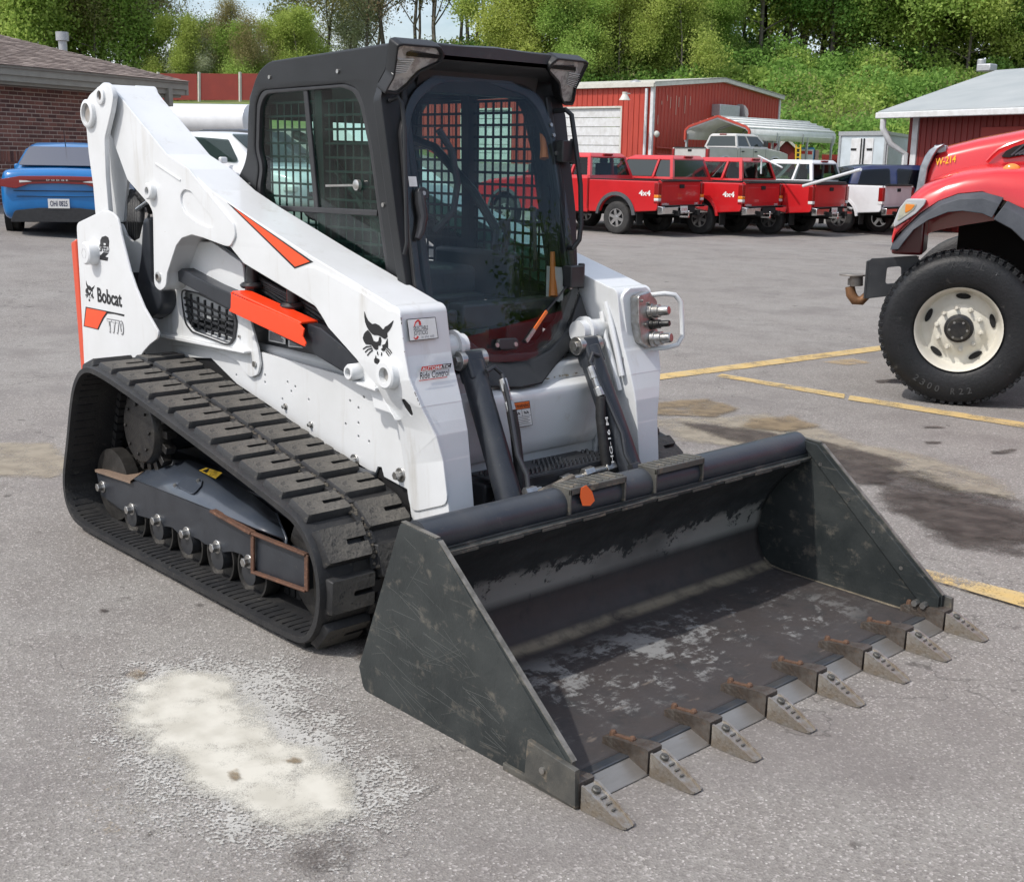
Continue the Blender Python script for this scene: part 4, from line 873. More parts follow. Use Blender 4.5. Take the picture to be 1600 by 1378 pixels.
# lamps in the roof corners
def s5(X, Y): return (600+X/4.922, 50+Y/4.922)
PL0 = Xp(622, 72, -.052); PL1 = Xp(688, 82, -.050); PL2 = Xp(604, 142, -.125)
frL = Frame(PL0, PL1-PL0, PL0-PL2)
if frL.N.x < 0: frL.N = -frL.N
lensp = [(112, 118, .008), (150, 108, .012), (410, 130, .02), (442, 185, .03), (425, 232, .02), (270, 305, .05), (180, 405, .02), (105, 465, .02), (18, 455, .01), (85, 335, .03), (100, 220, .03)]
LPX = [frL.uv(hit(*s5(q[0], q[1]), frL.O, frL.N))+(q[2],) for q in lensp]
cx_ = sum(q[0] for q in LPX)/len(LPX); cy_ = sum(q[1] for q in LPX)/len(LPX)
def grow(P, k): return [((q[0]-cx_)*k+cx_, (q[1]-cy_)*k+cy_, q[2]*k) for q in P]
LENSG = glassmat('lamp_glass', (.92, .92, .92), .8)
REFL = mat('lamp_reflector', (.66, .63, .60), .3, metal=.0, col2=(.36, .33, .32), scale=26, lo=.45, hi=.55)
ho = fplate('headlight', frL, fillet(grow(LPX, 1.13), .01), -.055, .004, CABP, CB, .006, holes=[fillet(LPX, .01)])
hb_ = fplate('lamp_reflector', frL, fillet(LPX, .01), -.013, -.010, REFL, ho, .001)
b = B()
for k in range(8):
    t = .38+k*.05; a = frL.P(*frL.uv(hit(*s5(112-k*6+0, 215+k*16), frL.O, frL.N)), -.006); c = frL.P(*frL.uv(hit(*s5(235-k*8, 215+k*14), frL.O, frL.N)), -.006); b.beam(a, c, .0022, .012, frL.N)
b.build('lens_ribs', mat('lens_rib', (.72, .72, .70), .15), ho)
pc_ = frL.P(*frL.uv(hit(*s5(255, 190), frL.O, frL.N)), -.03); B().lathe(pc_, pc_+frL.N*.012, [(0, .034), (1, .014)], 20).build('lamp_bowl', CHROME, ho)
lg_ = fplate('headlight_lens', frL, fillet(LPX, .01), -.004, 0, LENSG, ho, .001)
def mirtree(o, par):
    c = mir(o); c.parent = par
    for ch in list(o.children): mirtree(ch, c)
    return c
mirtree(ho, CB)
# visor caps over the lamps
b = B(); rim = [frL.P(q[0], q[1], .022) for q in grow(LPX, 1.10)[:4]]; base = [frL.P(q[0], q[1], -.06) for q in grow(LPX, 1.12)[:4]]
up_ = Vector((0, 0, .012)); b.loft([[base[i], rim[i], rim[i]+up_, base[i]+up_] for i in range(4)]); b.bm.free()
for sx_ in (-1, 1):   # outer cheeks closing roof to side
    pass
# door plane (leans back)
q1 = Vector((-.154, 0, 1.90)); q2 = Vector((.022, 0, 1.06)); frD = Frame(q2, (0, 1, 0), q1-q2)
def dd(pts): return [frD.uv(hit(q[0], q[1], frD.O, frD.N))+((q[2]*3,) if len(q) > 2 else ()) for q in pts]
GLp = dd([(628, 210, .05), (640, 155, .08), (680, 122, .08), (760, 124, .1), (835, 148, .08), (862, 215, .05), (882, 350, .02), (897, 455, .03), (868, 535, .06), (838, 558, .04), (757, 561, .05), (690, 508, .05), (652, 460, .05), (640, 350, .02)])
FRp = dd([(596, 150, .02), (610, 105, .03), (700, 95, .05), (868, 112, .04), (886, 180, .03), (902, 330, .02), (906, 455, .02), (905, 522, .02), (876, 570, .04), (838, 604, .05), (757, 609, .06), (690, 560, .05), (645, 508, .03), (622, 350, .02)])
GLf = fillet(GLp, .03, 8); FRf = fillet(FRp, .03, 8)
fplate('front_frame', frD, FRf, -.055, -.006, CABP, CB, .006, holes=[GLf])
gc = (sum(q[0] for q in GLp)/len(GLp), sum(q[1] for q in GLp)/len(GLp))
GLin = [((q[0]-gc[0])*.955+gc[0], (q[1]-gc[1])*.965+gc[1], q[2]) for q in GLp]
GLout = [((q[0]-gc[0])*1.035+gc[0], (q[1]-gc[1])*1.03+gc[1], q[2]) for q in GLp]
DR = fplate('door', frD, fillet(GLout, .03, 6), -.010, .012, PLASTIC, CB, .006, holes=[fillet(GLin, .03, 6)])
fplate('door_glass', frD, fillet(GLout, .03, 6), .0125, .0175, GLASS_D, DR, .001)
# lower lip of the cab below the door, kicked forward
lipt = dd([(645, 505), (692, 555), (758, 604), (838, 600), (876, 566), (906, 520)])
lipb = [(655, 545), (705, 590), (745, 606), (800, 608), (872, 602), (903, 540)]
# handle
hx = [hit(q[0], q[1], frD.O+frD.N*.03, frD.N) for q in [(655, 300), (657, 318), (661, 340), (657, 362), (652, 374)]]
b = B(); b.tube(hx, [.016, .020, .018, .016, .011], 10); b.build('door_handle', PLASTIC, DR)
p = hit(656, 304, frD.O+frD.N*.02, frD.N); b = B(); b.cyl(p, p+frD.N*.022, .024, n=20); b.build('handle_base', PLASTIC, DR, bevel=.003); B().cyl(p+frD.N*.022, p+frD.N*.026, .008, n=12).build('door_lock', ZINC, DR)
P_ = lambda x, y, o=.03: hit(x, y, frD.O+frD.N*o, frD.N)
b = B(); b.tube([P_(608, 158, .0), P_(622, 152, .03), P_(628, 162, .035), P_(632, 200, .035), P_(634, 300, .035), P_(636, 380, .035), P_(632, 398, .02)], .008, 8); b.build('grab_rail', CABP, CB)
b = B(); b.tube([P_(866, 174, 0), P_(884, 172, .05), P_(893, 180, .06), (P_(900, 230, .07)), P_(907, 290, .07), P_(908, 350, .07), P_(905, 375, .065), P_(896, 388, .05), P_(886, 386, 0)], .0105, 8); b.build('grab_rail', CABP, CB)
for (a, c, d_) in ((883, 237, 0), (896, 432, 0)):
    p = P_(a, c, .03); b = B(); b.box(p, (.05, .075, .085)); b.cyl(p+Vector((0, .045, -.05)), p+Vector((0, .045, .05)), .014, n=12); b.build('door_hinge', PLASTIC, CB, bevel=.004)
for q in [(860, 196), (864, 212), (868, 240), (888, 420), (890, 450)]:
    p = P_(*q, .014); B().cyl(p, p+frD.N*.008, .008, n=8).build('cab_bolt', ZINC, CB)
# wiper motor mount, wiper arm, sticker on the glass
p = P_(790, 538, .022); b = B(); fplate('wiper_mount', Frame(p, (0, 1, -.06), frD.V), [(-.052, -.022, .02), (.052, -.022, .02), (.052, .022, .02), (-.052, .022, .02)], 0, .02, PLASTIC, DR, .004, r=.02)
for dx_ in (-14, 15): q = P_(790+dx_, 539-dx_*.05, .04); B().cyl(q, q+frD.N*.006, .009, n=10).build('cab_bolt', ZINC, DR)
b = B(); a_, c_ = P_(822, 534, .025), P_(862, 475, .025); b.beam(a_, a_.lerp(c_, .32), .014, .008, frD.N); b.build('wiper_arm', ZINC, DR)
b = B(); b.beam(a_.lerp(c_, .30), a_.lerp(c_, .80), .012, .007, frD.N); b.build('orange_tag', mat('orange_tag_plastic', (.75, .16, .03), .5), DR)
b = B(); b.beam(a_.lerp(c_, .80), P_(885, 448, .025), .006, .006, frD.N); b.build('wiper_arm', BLACKP, DR)
fplate('glass_sticker', Frame(P_(645, 284, .0185), (0, 1, 0), frD.V), [(-.018, -.018), (.018, -.018), (.018, .018), (-.018, .018)], 0, .0006, PAPER, DR, .0001)
# corner pillar between side frame and door frame, ribbed
for sg in (-1, 1):
    b = B(); 
    for k in range(3):
        zt, zb = 1.94, .98
        f = lambda z_: -.154+(1.90-z_)*.2095
        y_ = sg*(.425-k*.030); o_ = -.055+k*.022
        b.beam((f(zt)+o_, y_, zt), (f(zb)+o_, y_, zb), .030, .030, (1, 0, 0))
    b.build('corner_pillar', CABP, CB, bevel=.006)
# cab lower body and floor
b = B(); b.loft([[(-1.14, -.42, .92), (-1.14, .42, .92), (-1.14, .42, 1.30), (-1.14, -.42, 1.30)], [(-.95, -.42, .92), (-.95, .42, .92), (-.95, .42, 1.05), (-.95, -.42, 1.05)], [(-.02, -.38, .92), (-.02, .38, .92), (-.02, .38, .98), (-.02, -.38, .98)]]); b.build('cab_floor', PLASTIC, CB)
b = B()
L1 = [Vector(q) for q in ((.02, -.40, 1.17), (.045, -.315, 1.05), (.07, -.2, .955), (.08, -.05, .93), (.078, .06, .932), (.065, .19, .965), (.045, .325, 1.05), (.02, .40, 1.17))]
L2 = [Vector(q) for q in ((.055, -.41, 1.08), (.078, -.32, .97), (.105, -.215, .865), (.165, -.06, .853), (.158, .06, .855), (.10, .19, .905), (.072, .33, .98), (.055, .41, 1.08))]
L3 = [v+Vector((-.14, 0, -.01)) for v in L2]; L0 = [v+Vector((-.10, 0, .02)) for v in L1]
b.loft([[L1[i], L2[i], L3[i], L0[i]] for i in range(8)]); b.build('door_sill', CABP, CB, bevel=.008, smooth=60)
# seat, lap bar, joysticks, belts
SEATM = mat('seat_cloth', (.022, .024, .028), .85, col2=(.04, .042, .045), scale=40, bump=.3)
ST = obj('operator_seat', None, CB)
B().box((-.66, 0, 1.20), (.48, .46, .12)).build('seat_cushion', SEATM, ST, bevel=.03, seg=3)
B().box((-.92, 0, 1.50), (.13, .44, .52), Matrix.Rotation(R(-10), 3, 'Y')).build('seat_back', SEATM, ST, bevel=.04, seg=3)
b = B(); b.box((-.6, 0, 1.06), (.5, .42, .18)); b.build('seat_base', PLASTIC, ST, bevel=.01)
for sg in (-1, 1):
    b = B(); b.box((-.50, sg*.29, 1.22), (.50, .07, .20)); b.build('side_console', PLASTIC, CB, bevel=.02)
    b = B(); b.tube([(-.32, sg*.28, 1.30), (-.30, sg*.28, 1.40), (-.31, sg*.27, 1.45)], [.012, .016, .026], 8); b.build('joystick', PLASTIC, CB)
    pts = [(-.98, sg*.30, 1.78), (-.8, sg*.30, 1.74), (-.55, sg*.31, 1.56), (-.38, sg*.30, 1.40), (-.30, sg*.22, 1.34)]
    b = B(); b.tube(pts, .02, 8); b.build('lap_bar', PLASTIC, CB)
b = B(); b.tube([(-.20, -.17, 1.80), (-.18, -.12, 1.72), (-.17, -.10, 1.60), (-.18, -.11, 1.50), (-.22, -.17, 1.42)], .014, 8); b.build('grab_handle', PLASTIC, CB)
b = B(); b.tube([(-.24, .36, 1.50), (-.16, .30, 1.50), (-.14, .28, 1.45), (-.13, .28, 1.30), (-.15, .30, 1.26), (-.22, .36, 1.25)], .010, 8); b.build('grab_handle', PLASTIC, CB)
b = B(); b.tube([(-.20, .37, 1.93), (-.19, .365, 1.83), (-.17, .36, 1.74), (-.16, .35, 1.70)], [.012, .014, .018, .020], 8); b.tube([(-.12, .37, 1.33), (-.11, .365, 1.22), (-.09, .35, 1.15)], [.010, .014, .02], 8); b.build('orange_lever', mat('orange_plastic', (.70, .22, .04), .5), CB)
b = B(); b.box((-.12, .1, 1.10), (.10, .5, .10)); b.box((-.13, .18, 1.02), (.12, .2, .2)); b.box((-.14, -.22, 1.05), (.10, .12, .16)); b.build('foot_rest', PLASTIC, CB, bevel=.01)
fplate('cab_label', Frame((-.10, .368, 1.20), (1, 0, 0), (0, 0, 1)), [(-.05, -.07), (.05, -.07), (.05, .07), (-.05, .07)], 0, .001, PAPER, CB, .0002)
# ---------------------------------------------------------------- FRONT of the body below the door
FR = obj('front_body', None, LD)
prof = [(-.05, .84), (.05, .850), (.12, .848), (.155, .835), (.170, .80), (.165, .72), (.150, .64), (.120, .585), (.08, .56), (-.05, .56)]
b = B(); b.prism([(x_, -.40, z_) for x_, z_ in prof], (0, .80, 0)); b.build('front_panel', WHITE, FR, bevel=.006, smooth=60)
# stains at the panel top, warning label
frW = Frame((.1715, 0, .76), (0, 1, 0), (.035, 0, 1))
wl = [frW.uv(hit(*q, frW.O, frW.N)) for q in [(798, 630), (827, 626), (832, 664), (804, 669)]]
WL = fplate('warning_label', frW, wl, .000, .0015, INK, FR, .0002)
def wq(u, v):
    a = Vector(wl[0]).lerp(Vector(wl[1]), u); c = Vector(wl[3]).lerp(Vector(wl[2]), u); q = a.lerp(c, v); return (q.x, q.y)
fplate('label_face', frW, [wq(.03, .30), wq(.97, .30), wq(.97, .975), wq(.03, .975)], .0012, .0022, PAPER, WL, .0001)
fplate('label_face', frW, [wq(.03, .02), wq(.97, .02), wq(.97, .27), wq(.03, .27)], .0012, .0022, MC['orange_tag_plastic'], WL, .0001)
text('label_print', '▲WARNING', frW, wq(.08, .23), wq(.93, .23), .014, INK, WL, .0028, .012)
b = B(); b.beam(frW.P(*wq(.5, .30), .0024), frW.P(*wq(.5, .58), .0024), .0012, .0004, frW.N); b.beam(frW.P(*wq(.03, .58), .0024), frW.P(*wq(.97, .58), .0024), .0012, .0004, frW.N)
for k in range(5): b.beam(frW.P(*wq(.1, .64+k*.065), .0024), frW.P(*wq(.88-.1*(k % 2), .64+k*.065), .0024), .0014, .0004, frW.N)
for u in (.26, .74):
    for k in range(5): b.beam(frW.P(*wq(u-.12+.05*k, .38+.03*(k % 3)), .0024), frW.P(*wq(u-.08+.05*k, .50-.02*(k % 2)), .0024), .003, .0004, frW.N)
b.build('label_print', INK, WL)
# inner tower walls between arm and cab, cross shaft
for sg in (-1, 1):
    b = B(); b.box((-.10, sg*.425, .70), (.42, .02, .52)); b.build('tower_plate', WHITE_D, FR, bevel=.004)
    b = B(); b.cyl((.10, sg*.30, 1.03), (.10, sg*.46, 1.03), .045, n=20); b.cyl((.10, sg*.335, 1.03), (.10, sg*.35, 1.03), .06, n=20); b.build('pivot_tube', WHITE, FR)
# debris in the gutter under the door
b = B()
for k in range(260):
    b.box((random.uniform(.0, .10), random.uniform(-.1, .39), .858+random.uniform(0, .006)), (random.uniform(.002, .02), random.uniform(.002, .02), .003), Matrix.Rotation(random.uniform(0, 6), 3, 'Z'))
d_ = b.build('leaf_litter', mat('leaf_litter', (.18, .15, .10), .9, col2=(.30, .27, .2), scale=80), FR, smooth=0); d_['kind'] = 'stuff'
# ---- tilt cylinders
def tiltc(sg):
    top = Vector((.150, sg*.305, .985)); bot = Vector((.43, sg*.325, .44)); ax = (bot-top)
    b = B(); b.cyl(top+ax*.02, bot, .046, .050, 24); t = b.build('tilt_cylinder', BLACKG, LD, bevel=.004)
    b = B(); b.beam(top-ax*.04, top+ax*.14, .085, .075, (1, 0, 0)); b.build('cylinder_head', BLACKG, t, bevel=.012)
    b = B(); b.cyl(top+Vector((0.0, -.062, .0)), top+Vector((0, .062, 0)), .036, n=20); b.cyl(top+Vector((.0, -.075, .0)), top+Vector((0, .075, 0)), .020, n=6); b.build('cylinder_pin', ZINC, t, bevel=.002)
    s_ = Vector((0, -.062, 0)) if sg > 0 else Vector((0, .062, 0)); f_ = Vector((.05, 0, .02))
    pts = [top+ax*.10+s_*.2+f_, top+ax*.08+s_*.8+f_*1.1, top+ax*.13+s_*1.25+f_*1.1, top+ax*.3+s_*1.1+f_*1.2, top+ax*.62+s_*.65+f_*1.15, top+ax*.75+s_*.95+f_*1.1, top+ax*.86+s_*.7+f_*1.1]
    b = B(); b.tube(pts, .009, 8); b.build('hydraulic_line', BLACKP, t)
    b = B(); e = pts[-1]; b.cyl(e+Vector((0, -.02, .01)), e+Vector((0, .03, .01)), .016, n=6); b.cyl(e, e+ax*.08, .013, n=6); b.build('line_fitting', ZINC if sg < 0 else BLACKP, t)
    b = B(); a = top+ax*.16+s_*1.25+f_*1.0; b.cyl(a, a+ax*.08, .017, n=6); b.cyl(a+ax*.08, a+ax*.14, .014, n=12); b.cyl(a+ax*.14, a+ax*.20, .019, n=6); b.build('line_fitting', ZINC, t, bevel=.002)
    a2 = a+ax*.2; b = B(); b.tube([a2, a2+ax*.15+Vector((-.03, s_.y*.2, 0)), a2+ax*.35+Vector((-.06, s_.y*.25, -.02)), a2+ax*.55+Vector((-.10, 0, -.05))], .020, 12); h = b.build('hose', RUBBERB, t)
    if sg > 0:
        m0 = a2+ax*.40+Vector((-.05, s_.y*.25, -.03)); m1 = a2+ax*.06+Vector((-.01, s_.y*.1, 0)); fr = Frame(m0+Vector((.021, -.010, 0)), m1-m0, Vector((.25, .97, 0)))
        if fr.N.x < 0: fr = Frame(m0+Vector((.021, .006, 0)), m1-m0, Vector((-.25, -.97, 0)))
        text('hose_print', 'HG-16 M', fr, (0, 0), ((m1-m0).length*.8, .0), .012, PAPER, t, .002, .01)
tiltc(-1); tiltc(1)
# ---- coupler block on the far arm
frC = Frame((.205, .60, 1.08), (0, 1, 0), (-.10, 0, 1)); CK = fplate('coupler_block', frC, frC.px([(984, 462, .02), (1002, 455, .02), (1014, 470, .02), (1016, 500, .02), (1014, 532, .02), (1004, 545, .02), (990, 535, .02), (985, 505, .02)]), .0, .045, ZINC, ARM2, .006, r=.02)
fplate('coupler_backing', frC, frC.px([(972, 462, .03), (985, 450, .03), (1010, 448, .03), (1024, 470, .03), (1026, 530, .03), (1016, 551, .03), (994, 549, .03), (980, 530, .03)]), -.04, .002, WHITE, ARM2, .004, r=.02)
for (px, py, r_) in ((1004, 487, .026), (1005, 507, .018), (1008, 529, .028)):
    p = frC.P(*frC.uv(hit(px, py, frC.O, frC.N)), .04); n_ = (frC.N+Vector((0, .25, .05))).normalized()
    b = B(); b.lathe(p, p+n_*.085, [(0, r_*1.2), (.2, r_*1.2), (.22, r_), (.5, r_), (.52, r_*.75), (.95, r_*.72), (1, r_*.6)], 20); b.build('hydraulic_coupler', ZINC if r_ > .02 else MC['greasy_steel'], CK)
for k in range(5): p = frC.P(*frC.uv(hit(990+k*5, 470+(k*37) % 70, frC.O, frC.N)), .045); B().cyl(p, p+frC.N*.01, .006, n=6).build('coupler_bolt', ZINC, CK)
g_ = [frC.P(*frC.uv(hit(*q, frC.O, frC.N)), w_) for q, w_ in (((1008, 462), .0), ((1018, 459), .07), ((1028, 461), .09), ((1034, 472), .10), ((1036, 500), .10), ((1037, 525), .10), ((1032, 538), .09), ((1020, 543), .07), ((1008, 545), 0))]
b = B(); b.tube(g_, .010, 10); b.build('coupler_guard', WHITE, ARM2)
frX = Frame((.235, .58, .80), (0, 1, 0), (-.12, 0, 1))
xl = frX.px([(971, 558), (992, 555), (994, 583), (973, 586)])
XL = fplate('arm_label', frX, xl, .006, .008, GREY_INK, ARM2, .0002)
def xq(u, v):
    a = Vector(xl[0]).lerp(Vector(xl[1]), u); c = Vector(xl[3]).lerp(Vector(xl[2]), u); q = a.lerp(c, v); return (q.x, q.y)
for (a, c, d_, e) in ((.04, .04, .96, .36), (.04, .42, .96, .96)): fplate('label_face', frX, [xq(a, c), xq(d_, c), xq(d_, e), xq(a, e)], .0075, .0090, PAPER, XL, .0001)
# far arm front reinforcement and pipes
b = B(); b.tube([Vector((.12, .44, 1.14)), Vector((.17, .425, 1.05)), Vector((.20, .42, .98)), Vector((.24, .42, .86))], .012, 8); b.tube([Vector((.10, .44, 1.10)), Vector((.15, .415, 1.0)), Vector((.20, .41, .9)), Vector((.23, .42, .80))], .012, 8); b.build('arm_pipe', WHITE, ARM2)
# ---- bob-tach / steps between the arms
ST_ = obj('attachment_plate', None, LD)
b = B(); b.box((.48, 0, .30), (.06, .98, .34)); b.box((.40, -.38, .38), (.16, .06, .22)); b.box((.40, .38, .38), (.16, .06, .22)); b.box((.44, 0, .16), (.10, 1.0, .06)); b.build('mount_frame', BLACKP, ST_, bevel=.008)
for (x_, y0_, y1_) in ((.25, -.29, .27),):
    b = B(); b.box((x_, 0, .555), (.16, .62, .010)); b.box((x_+.075, 0, .52), (.012, .62, .07)); b.build('front_step', BLACKP, ST_, bevel=.002)
    b = B()
    for i in range(26):
        for j in range(5):
            if (i//6) % 2 == 0 or j > 2: b.lathe((x_-.06+j*.028, -.28+i*.0225, .560), (x_-.06+j*.028, -.28+i*.0225, .5705), [(0, .009), (1, .006)], 7)
    b.build('step_studs', BLACKP, ST_)
b = B(); b.box((.16, 0, .46), (.22, .66, .16)); b.box((.30, 0, .42), (.06, .60, .14)); b.build('lower_crossmember', BLACKP, ST_, bevel=.01)
b = B()
b.tube([Vector((.34, -.26, .50)), Vector((.38, -.18, .50)), Vector((.38, -.06, .52)), Vector((.37, .02, .53))], .018, 8); b.tube([Vector((.38, -.22, .44)), Vector((.42, -.12, .43)), Vector((.42, 0, .46))], .02, 8); b.build('worn_hose_end', mat('dusty_steel', (.26, .23, .19), .6, metal=.4, col2=(.12, .10, .08), scale=30, bump=.4), ST_)
for (y_, z_) in ((-.18, .50), (-.02, .52), (.10, .53), (.22, .53)): b = B(); b.cyl((.35, y_, z_), (.35, y_+.05, z_+.004), .022, n=6); b.cyl((.35, y_+.05, z_), (.35, y_+.12, z_), .015, n=10); b.build('hose_fitting', ZINC, ST_, bevel=.002)
b = B(); b.tube([(.34, -.30, .48), (.40, -.25, .40), (.44, -.1, .38), (.42, .05, .40), (.40, .2, .36)], .022, 8); b.tube([(.30, .30, .6), (.36, .29, .48), (.40, .25, .38)], .022, 8); b.build('hose', RUBBERB, ST_)
b = B(); b.box((.30, .355, .48), (.06, .05, .34)); b.build('lower_crossmember', PLASTIC, ST_, bevel=.01)
# ================================================================ BUCKET
BK = obj('bucket', None, LD); BK['label'] = 'wide black bucket with scraped floor and eight bolt-on teeth'
hwb = .985
sp = [(.415, .075), (.640, .618), (.815, .606), (1.390, .122), (1.392, .0), (1.15, .0), (.44, .0)]
for sg in (-1, 1):
    ya_, yb_ = (sg*hwb, sg*(hwb+.016))
    plate('side_plate', 'y', fillet([(q[0], q[1], (.0, .02, .0, .0, .0, .0, .03)[i]) for i, q in enumerate(sp)], .0), min(ya_, yb_), max(ya_, yb_), BUCKET, BK, .002)
    e0, e1 = Vector((.80, 0, .60)), Vector((1.385, 0, .115))     # cutting strip doubling the front edge
    st = [(.735, .612), (.808, .600), (1.388, .112), (1.388, .02), (1.30, .03), (1.30, .09)]
    yq = sg*(hwb-.004)
    plate('side_cutter', 'y', [(.715, .612), (.806, .600), (1.384, .118), (1.384, .03), (1.335, .05)], min(sg*(hwb-.014), sg*(hwb-.001)), max(sg*(hwb-.014), sg*(hwb-.001)), BUCKET, BK, .002) if sg > 0 else None
    if sg < 0: plate('side_cutter', 'y', fillet(S(-hwb-.016, [(659, 884), (703, 976), (741, 1041), (777, 1100), (791, 1135), (794, 1206), (805, 1211), (888, 1192), (683, 843), (640, 822)]), .01), -hwb-.020, -hwb-.0155, BUCKET, BK, .0015)
    # end block with bolt
    plate('wear_block', 'y', [(1.235, .135), (1.42, .115), (1.425, .008), (1.225, .016)], min(sg*(hwb+.016), sg*(hwb+.036)), max(sg*(hwb+.016), sg*(hwb+.036)), mat('scraped_steel', (.13, .125, .11), .5, metal=.4, col2=(.06, .062, .06), scale=8, col3=(.24, .2, .15), scale3=20, bump=.2) if 'scraped_steel' not in MC else MC['scraped_steel'], BK, .003)
    p = Vector((1.30, sg*(hwb+.036), .07)); B().cyl(p, p+Vector((0, sg*.006, 0)), .010, n=12).build('block_bolt', ZINC, BK)
plate('wear_shoe', 'y', [(1.13, .022), (1.40, .016), (1.42, -.0), (1.13, .0)], -hwb-.03, -hwb+.05, MC['scraped_steel'], BK, .003)
# shell: back wall, curve and floor in one bent sheet
BINT = bpy.data.materials.new('bucket_inside'); BINT.use_nodes = True
def bint():
    n = BINT.node_tree; L = n.links; b = n.nodes['Principled BSDF']; tc = n.nodes.new('ShaderNodeTexCoord'); 
    def noise(s_, d=8, rg=.65, st=(1, 1, 1), rot=(0, 0, 0), dist=0):
        mp = n.nodes.new('ShaderNodeMapping'); mp.inputs['Scale'].default_value = st; mp.inputs['Rotation'].default_value = rot; L.new(tc.outputs['Object'], mp.inputs[0])
        z = n.nodes.new('ShaderNodeTexNoise'); z.inputs['Scale'].default_value = s_; z.inputs['Detail'].default_value = d; z.inputs['Roughness'].default_value = rg; z.inputs['Distortion'].default_value = dist; L.new(mp.outputs[0], z.inputs['Vector']); return z.outputs[0]
    def rng_(src, a, c, lo=0, hi=1):
        r_ = n.nodes.new('ShaderNodeMapRange'); r_.inputs[1].default_value = a; r_.inputs[2].default_value = c; r_.inputs[3].default_value = lo; r_.inputs[4].default_value = hi; L.new(src, r_.inputs[0]); return r_.outputs[0]
    def M(op, a, c):
        q = n.nodes.new('ShaderNodeMath'); q.operation = op
        for i, z in enumerate((a, c)):
            if isinstance(z, (float, int)): q.inputs[i].default_value = z
            else: L.new(z, q.inputs[i])
        return q.outputs[0]
    def mix(f, A, C):
        mx = n.nodes.new('ShaderNodeMix'); mx.data_type = 'RGBA'
        for k, q in (('A', A), ('B', C)):
            if isinstance(q, tuple): mx.inputs[k].default_value = (*q, 1)
            else: L.new(q, mx.inputs[k])
        L.new(f, mx.inputs['Factor']); return mx.outputs['Result']
    sp_ = n.nodes.new('ShaderNodeSeparateXYZ'); L.new(tc.outputs['Object'], sp_.inputs[0]); X, Y, Z = sp_.outputs
    at = n.nodes.new('ShaderNodeAttribute'); at.attribute_name = 's'; s_ = at.outputs['Fac']      # arc length down the back then forward
    c = mix(rng_(noise(6), .4, .7), (.018, .021, .023), (.040, .045, .047))
    # rubbed brown lower back and floor
    c = mix(M('MULTIPLY', rng_(s_, .40, .46), rng_(noise(9, 10), .25, .5)), c, (.050, .043, .041))
    c = mix(M('MULTIPLY', rng_(s_, .5, .6), rng_(noise(5), .4, .65)), c, (.052, .047, .047))
    # grey dried mud band on the back wall
    band = M('MULTIPLY', rng_(s_, .27, .31), rng_(s_, .39, .43, 1, 0))
    c = mix(M('MULTIPLY', M('MULTIPLY', band, rng_(M('ADD', noise(9, 10, .75), M('MULTIPLY', rng_(s_, .28, .36), .14)), .53, .57)), rng_(noise(1.3, 3), .30, .5)), c, (.235, .235, .22))
    # dust in the crease
    c = mix(M('MULTIPLY', M('MULTIPLY', rng_(s_, .575, .60), rng_(s_, .625, .655, 1, 0)), rng_(noise(10), .3, .55)), c, (.22, .19, .14))
    # pale scuffs on the floor
    fl = M('MULTIPLY', rng_(s_, .66, .78), rng_(s_, 1.10, 1.22, 1, 0))
    ce = M('MULTIPLY', fl, rng_(M('ABSOLUTE', Y, 0), .55, .95, 1, .15))
    sw = rng_(M('ADD', M('ADD', M('MULTIPLY', noise(8, 12, .8, (1, 1.5, 1), (0, 0, .5), .5), .6), M('MULTIPLY', noise(38, 6, .7, (1, .35, 1), (0, 0, -.6)), .35)), M('MULTIPLY', noise(1.9, 3), .42)), .705, .765)
    c = mix(M('MULTIPLY', ce, sw), c, (.215, .215, .21))
    c = mix(M('MULTIPLY', fl, rng_(noise(4, 10, .7), .60, .75)), c, (.13, .125, .12))
    c = mix(M('MULTIPLY', rng_(s_, .6, .7), rng_(noise(26, 6, .6, (1, .25, 1), (0, 0, .2)), .64, .70)), c, (.12, .10, .085))
    L.new(c, b.inputs['Base Color']); b.inputs['Metallic'].default_value = .0; b.inputs['Specular IOR Level'].default_value = .35
    L.new(rng_(noise(8), .35, .7, .52, .75), b.inputs['Roughness'])
    bp = n.nodes.new('ShaderNodeBump'); bp.inputs['Strength'].default_value = .25; bp.inputs['Distance'].default_value = .01; L.new(noise(22, 10, .7), bp.inputs['Height']); L.new(bp.outputs[0], b.inputs['Normal'])
bint()
sh = [(.745, .545), (.735, .520), (.650, .445), (.585, .36), (.545, .27), (.530, .19), (.540, .12), (.570, .065), (.615, .035), (.68, .026), (.9, .022), (1.1, .019), (1.31, .016)]
def shell():
    arc = [0]; 
    for a, c in zip(sh, sh[1:]): arc.append(arc[-1]+math.hypot(c[0]-a[0], c[1]-a[1]))
    ts = np.linspace(0, arc[-1], 60); xs = np.interp(ts, arc, [q[0] for q in sh]); zs = np.interp(ts, arc, [q[1] for q in sh])
    ys = np.linspace(-hwb, hwb, 60); V = []; A = []
    for i in range(60):
        for j in range(60):
            dz = .004*math.sin(ys[j]*9+ts[i]*7)*math.sin(ys[j]*4-1) if .62 < ts[i] < 1.2 else 0
            V.append((xs[i], ys[j], zs[i]+dz)); A.append(ts[i])
    F = [(i*60+j, i*60+j+1, (i+1)*60+j+1, (i+1)*60+j) for i in range(59) for j in range(59)]
    me = bpy.data.meshes.new('shell'); me.from_pydata(V, [], F); me.materials.append(BINT); at = me.attributes.new('s', 'FLOAT', 'POINT'); at.data.foreach_set('value', A)
    for p in me.polygons: p.use_smooth = True
    o = obj('shell', me, BK); s_ = o.modifiers.new('t', 'SOLIDIFY'); s_.thickness = .010; s_.offset = 1 if False else -1
    return o
SHL = shell()
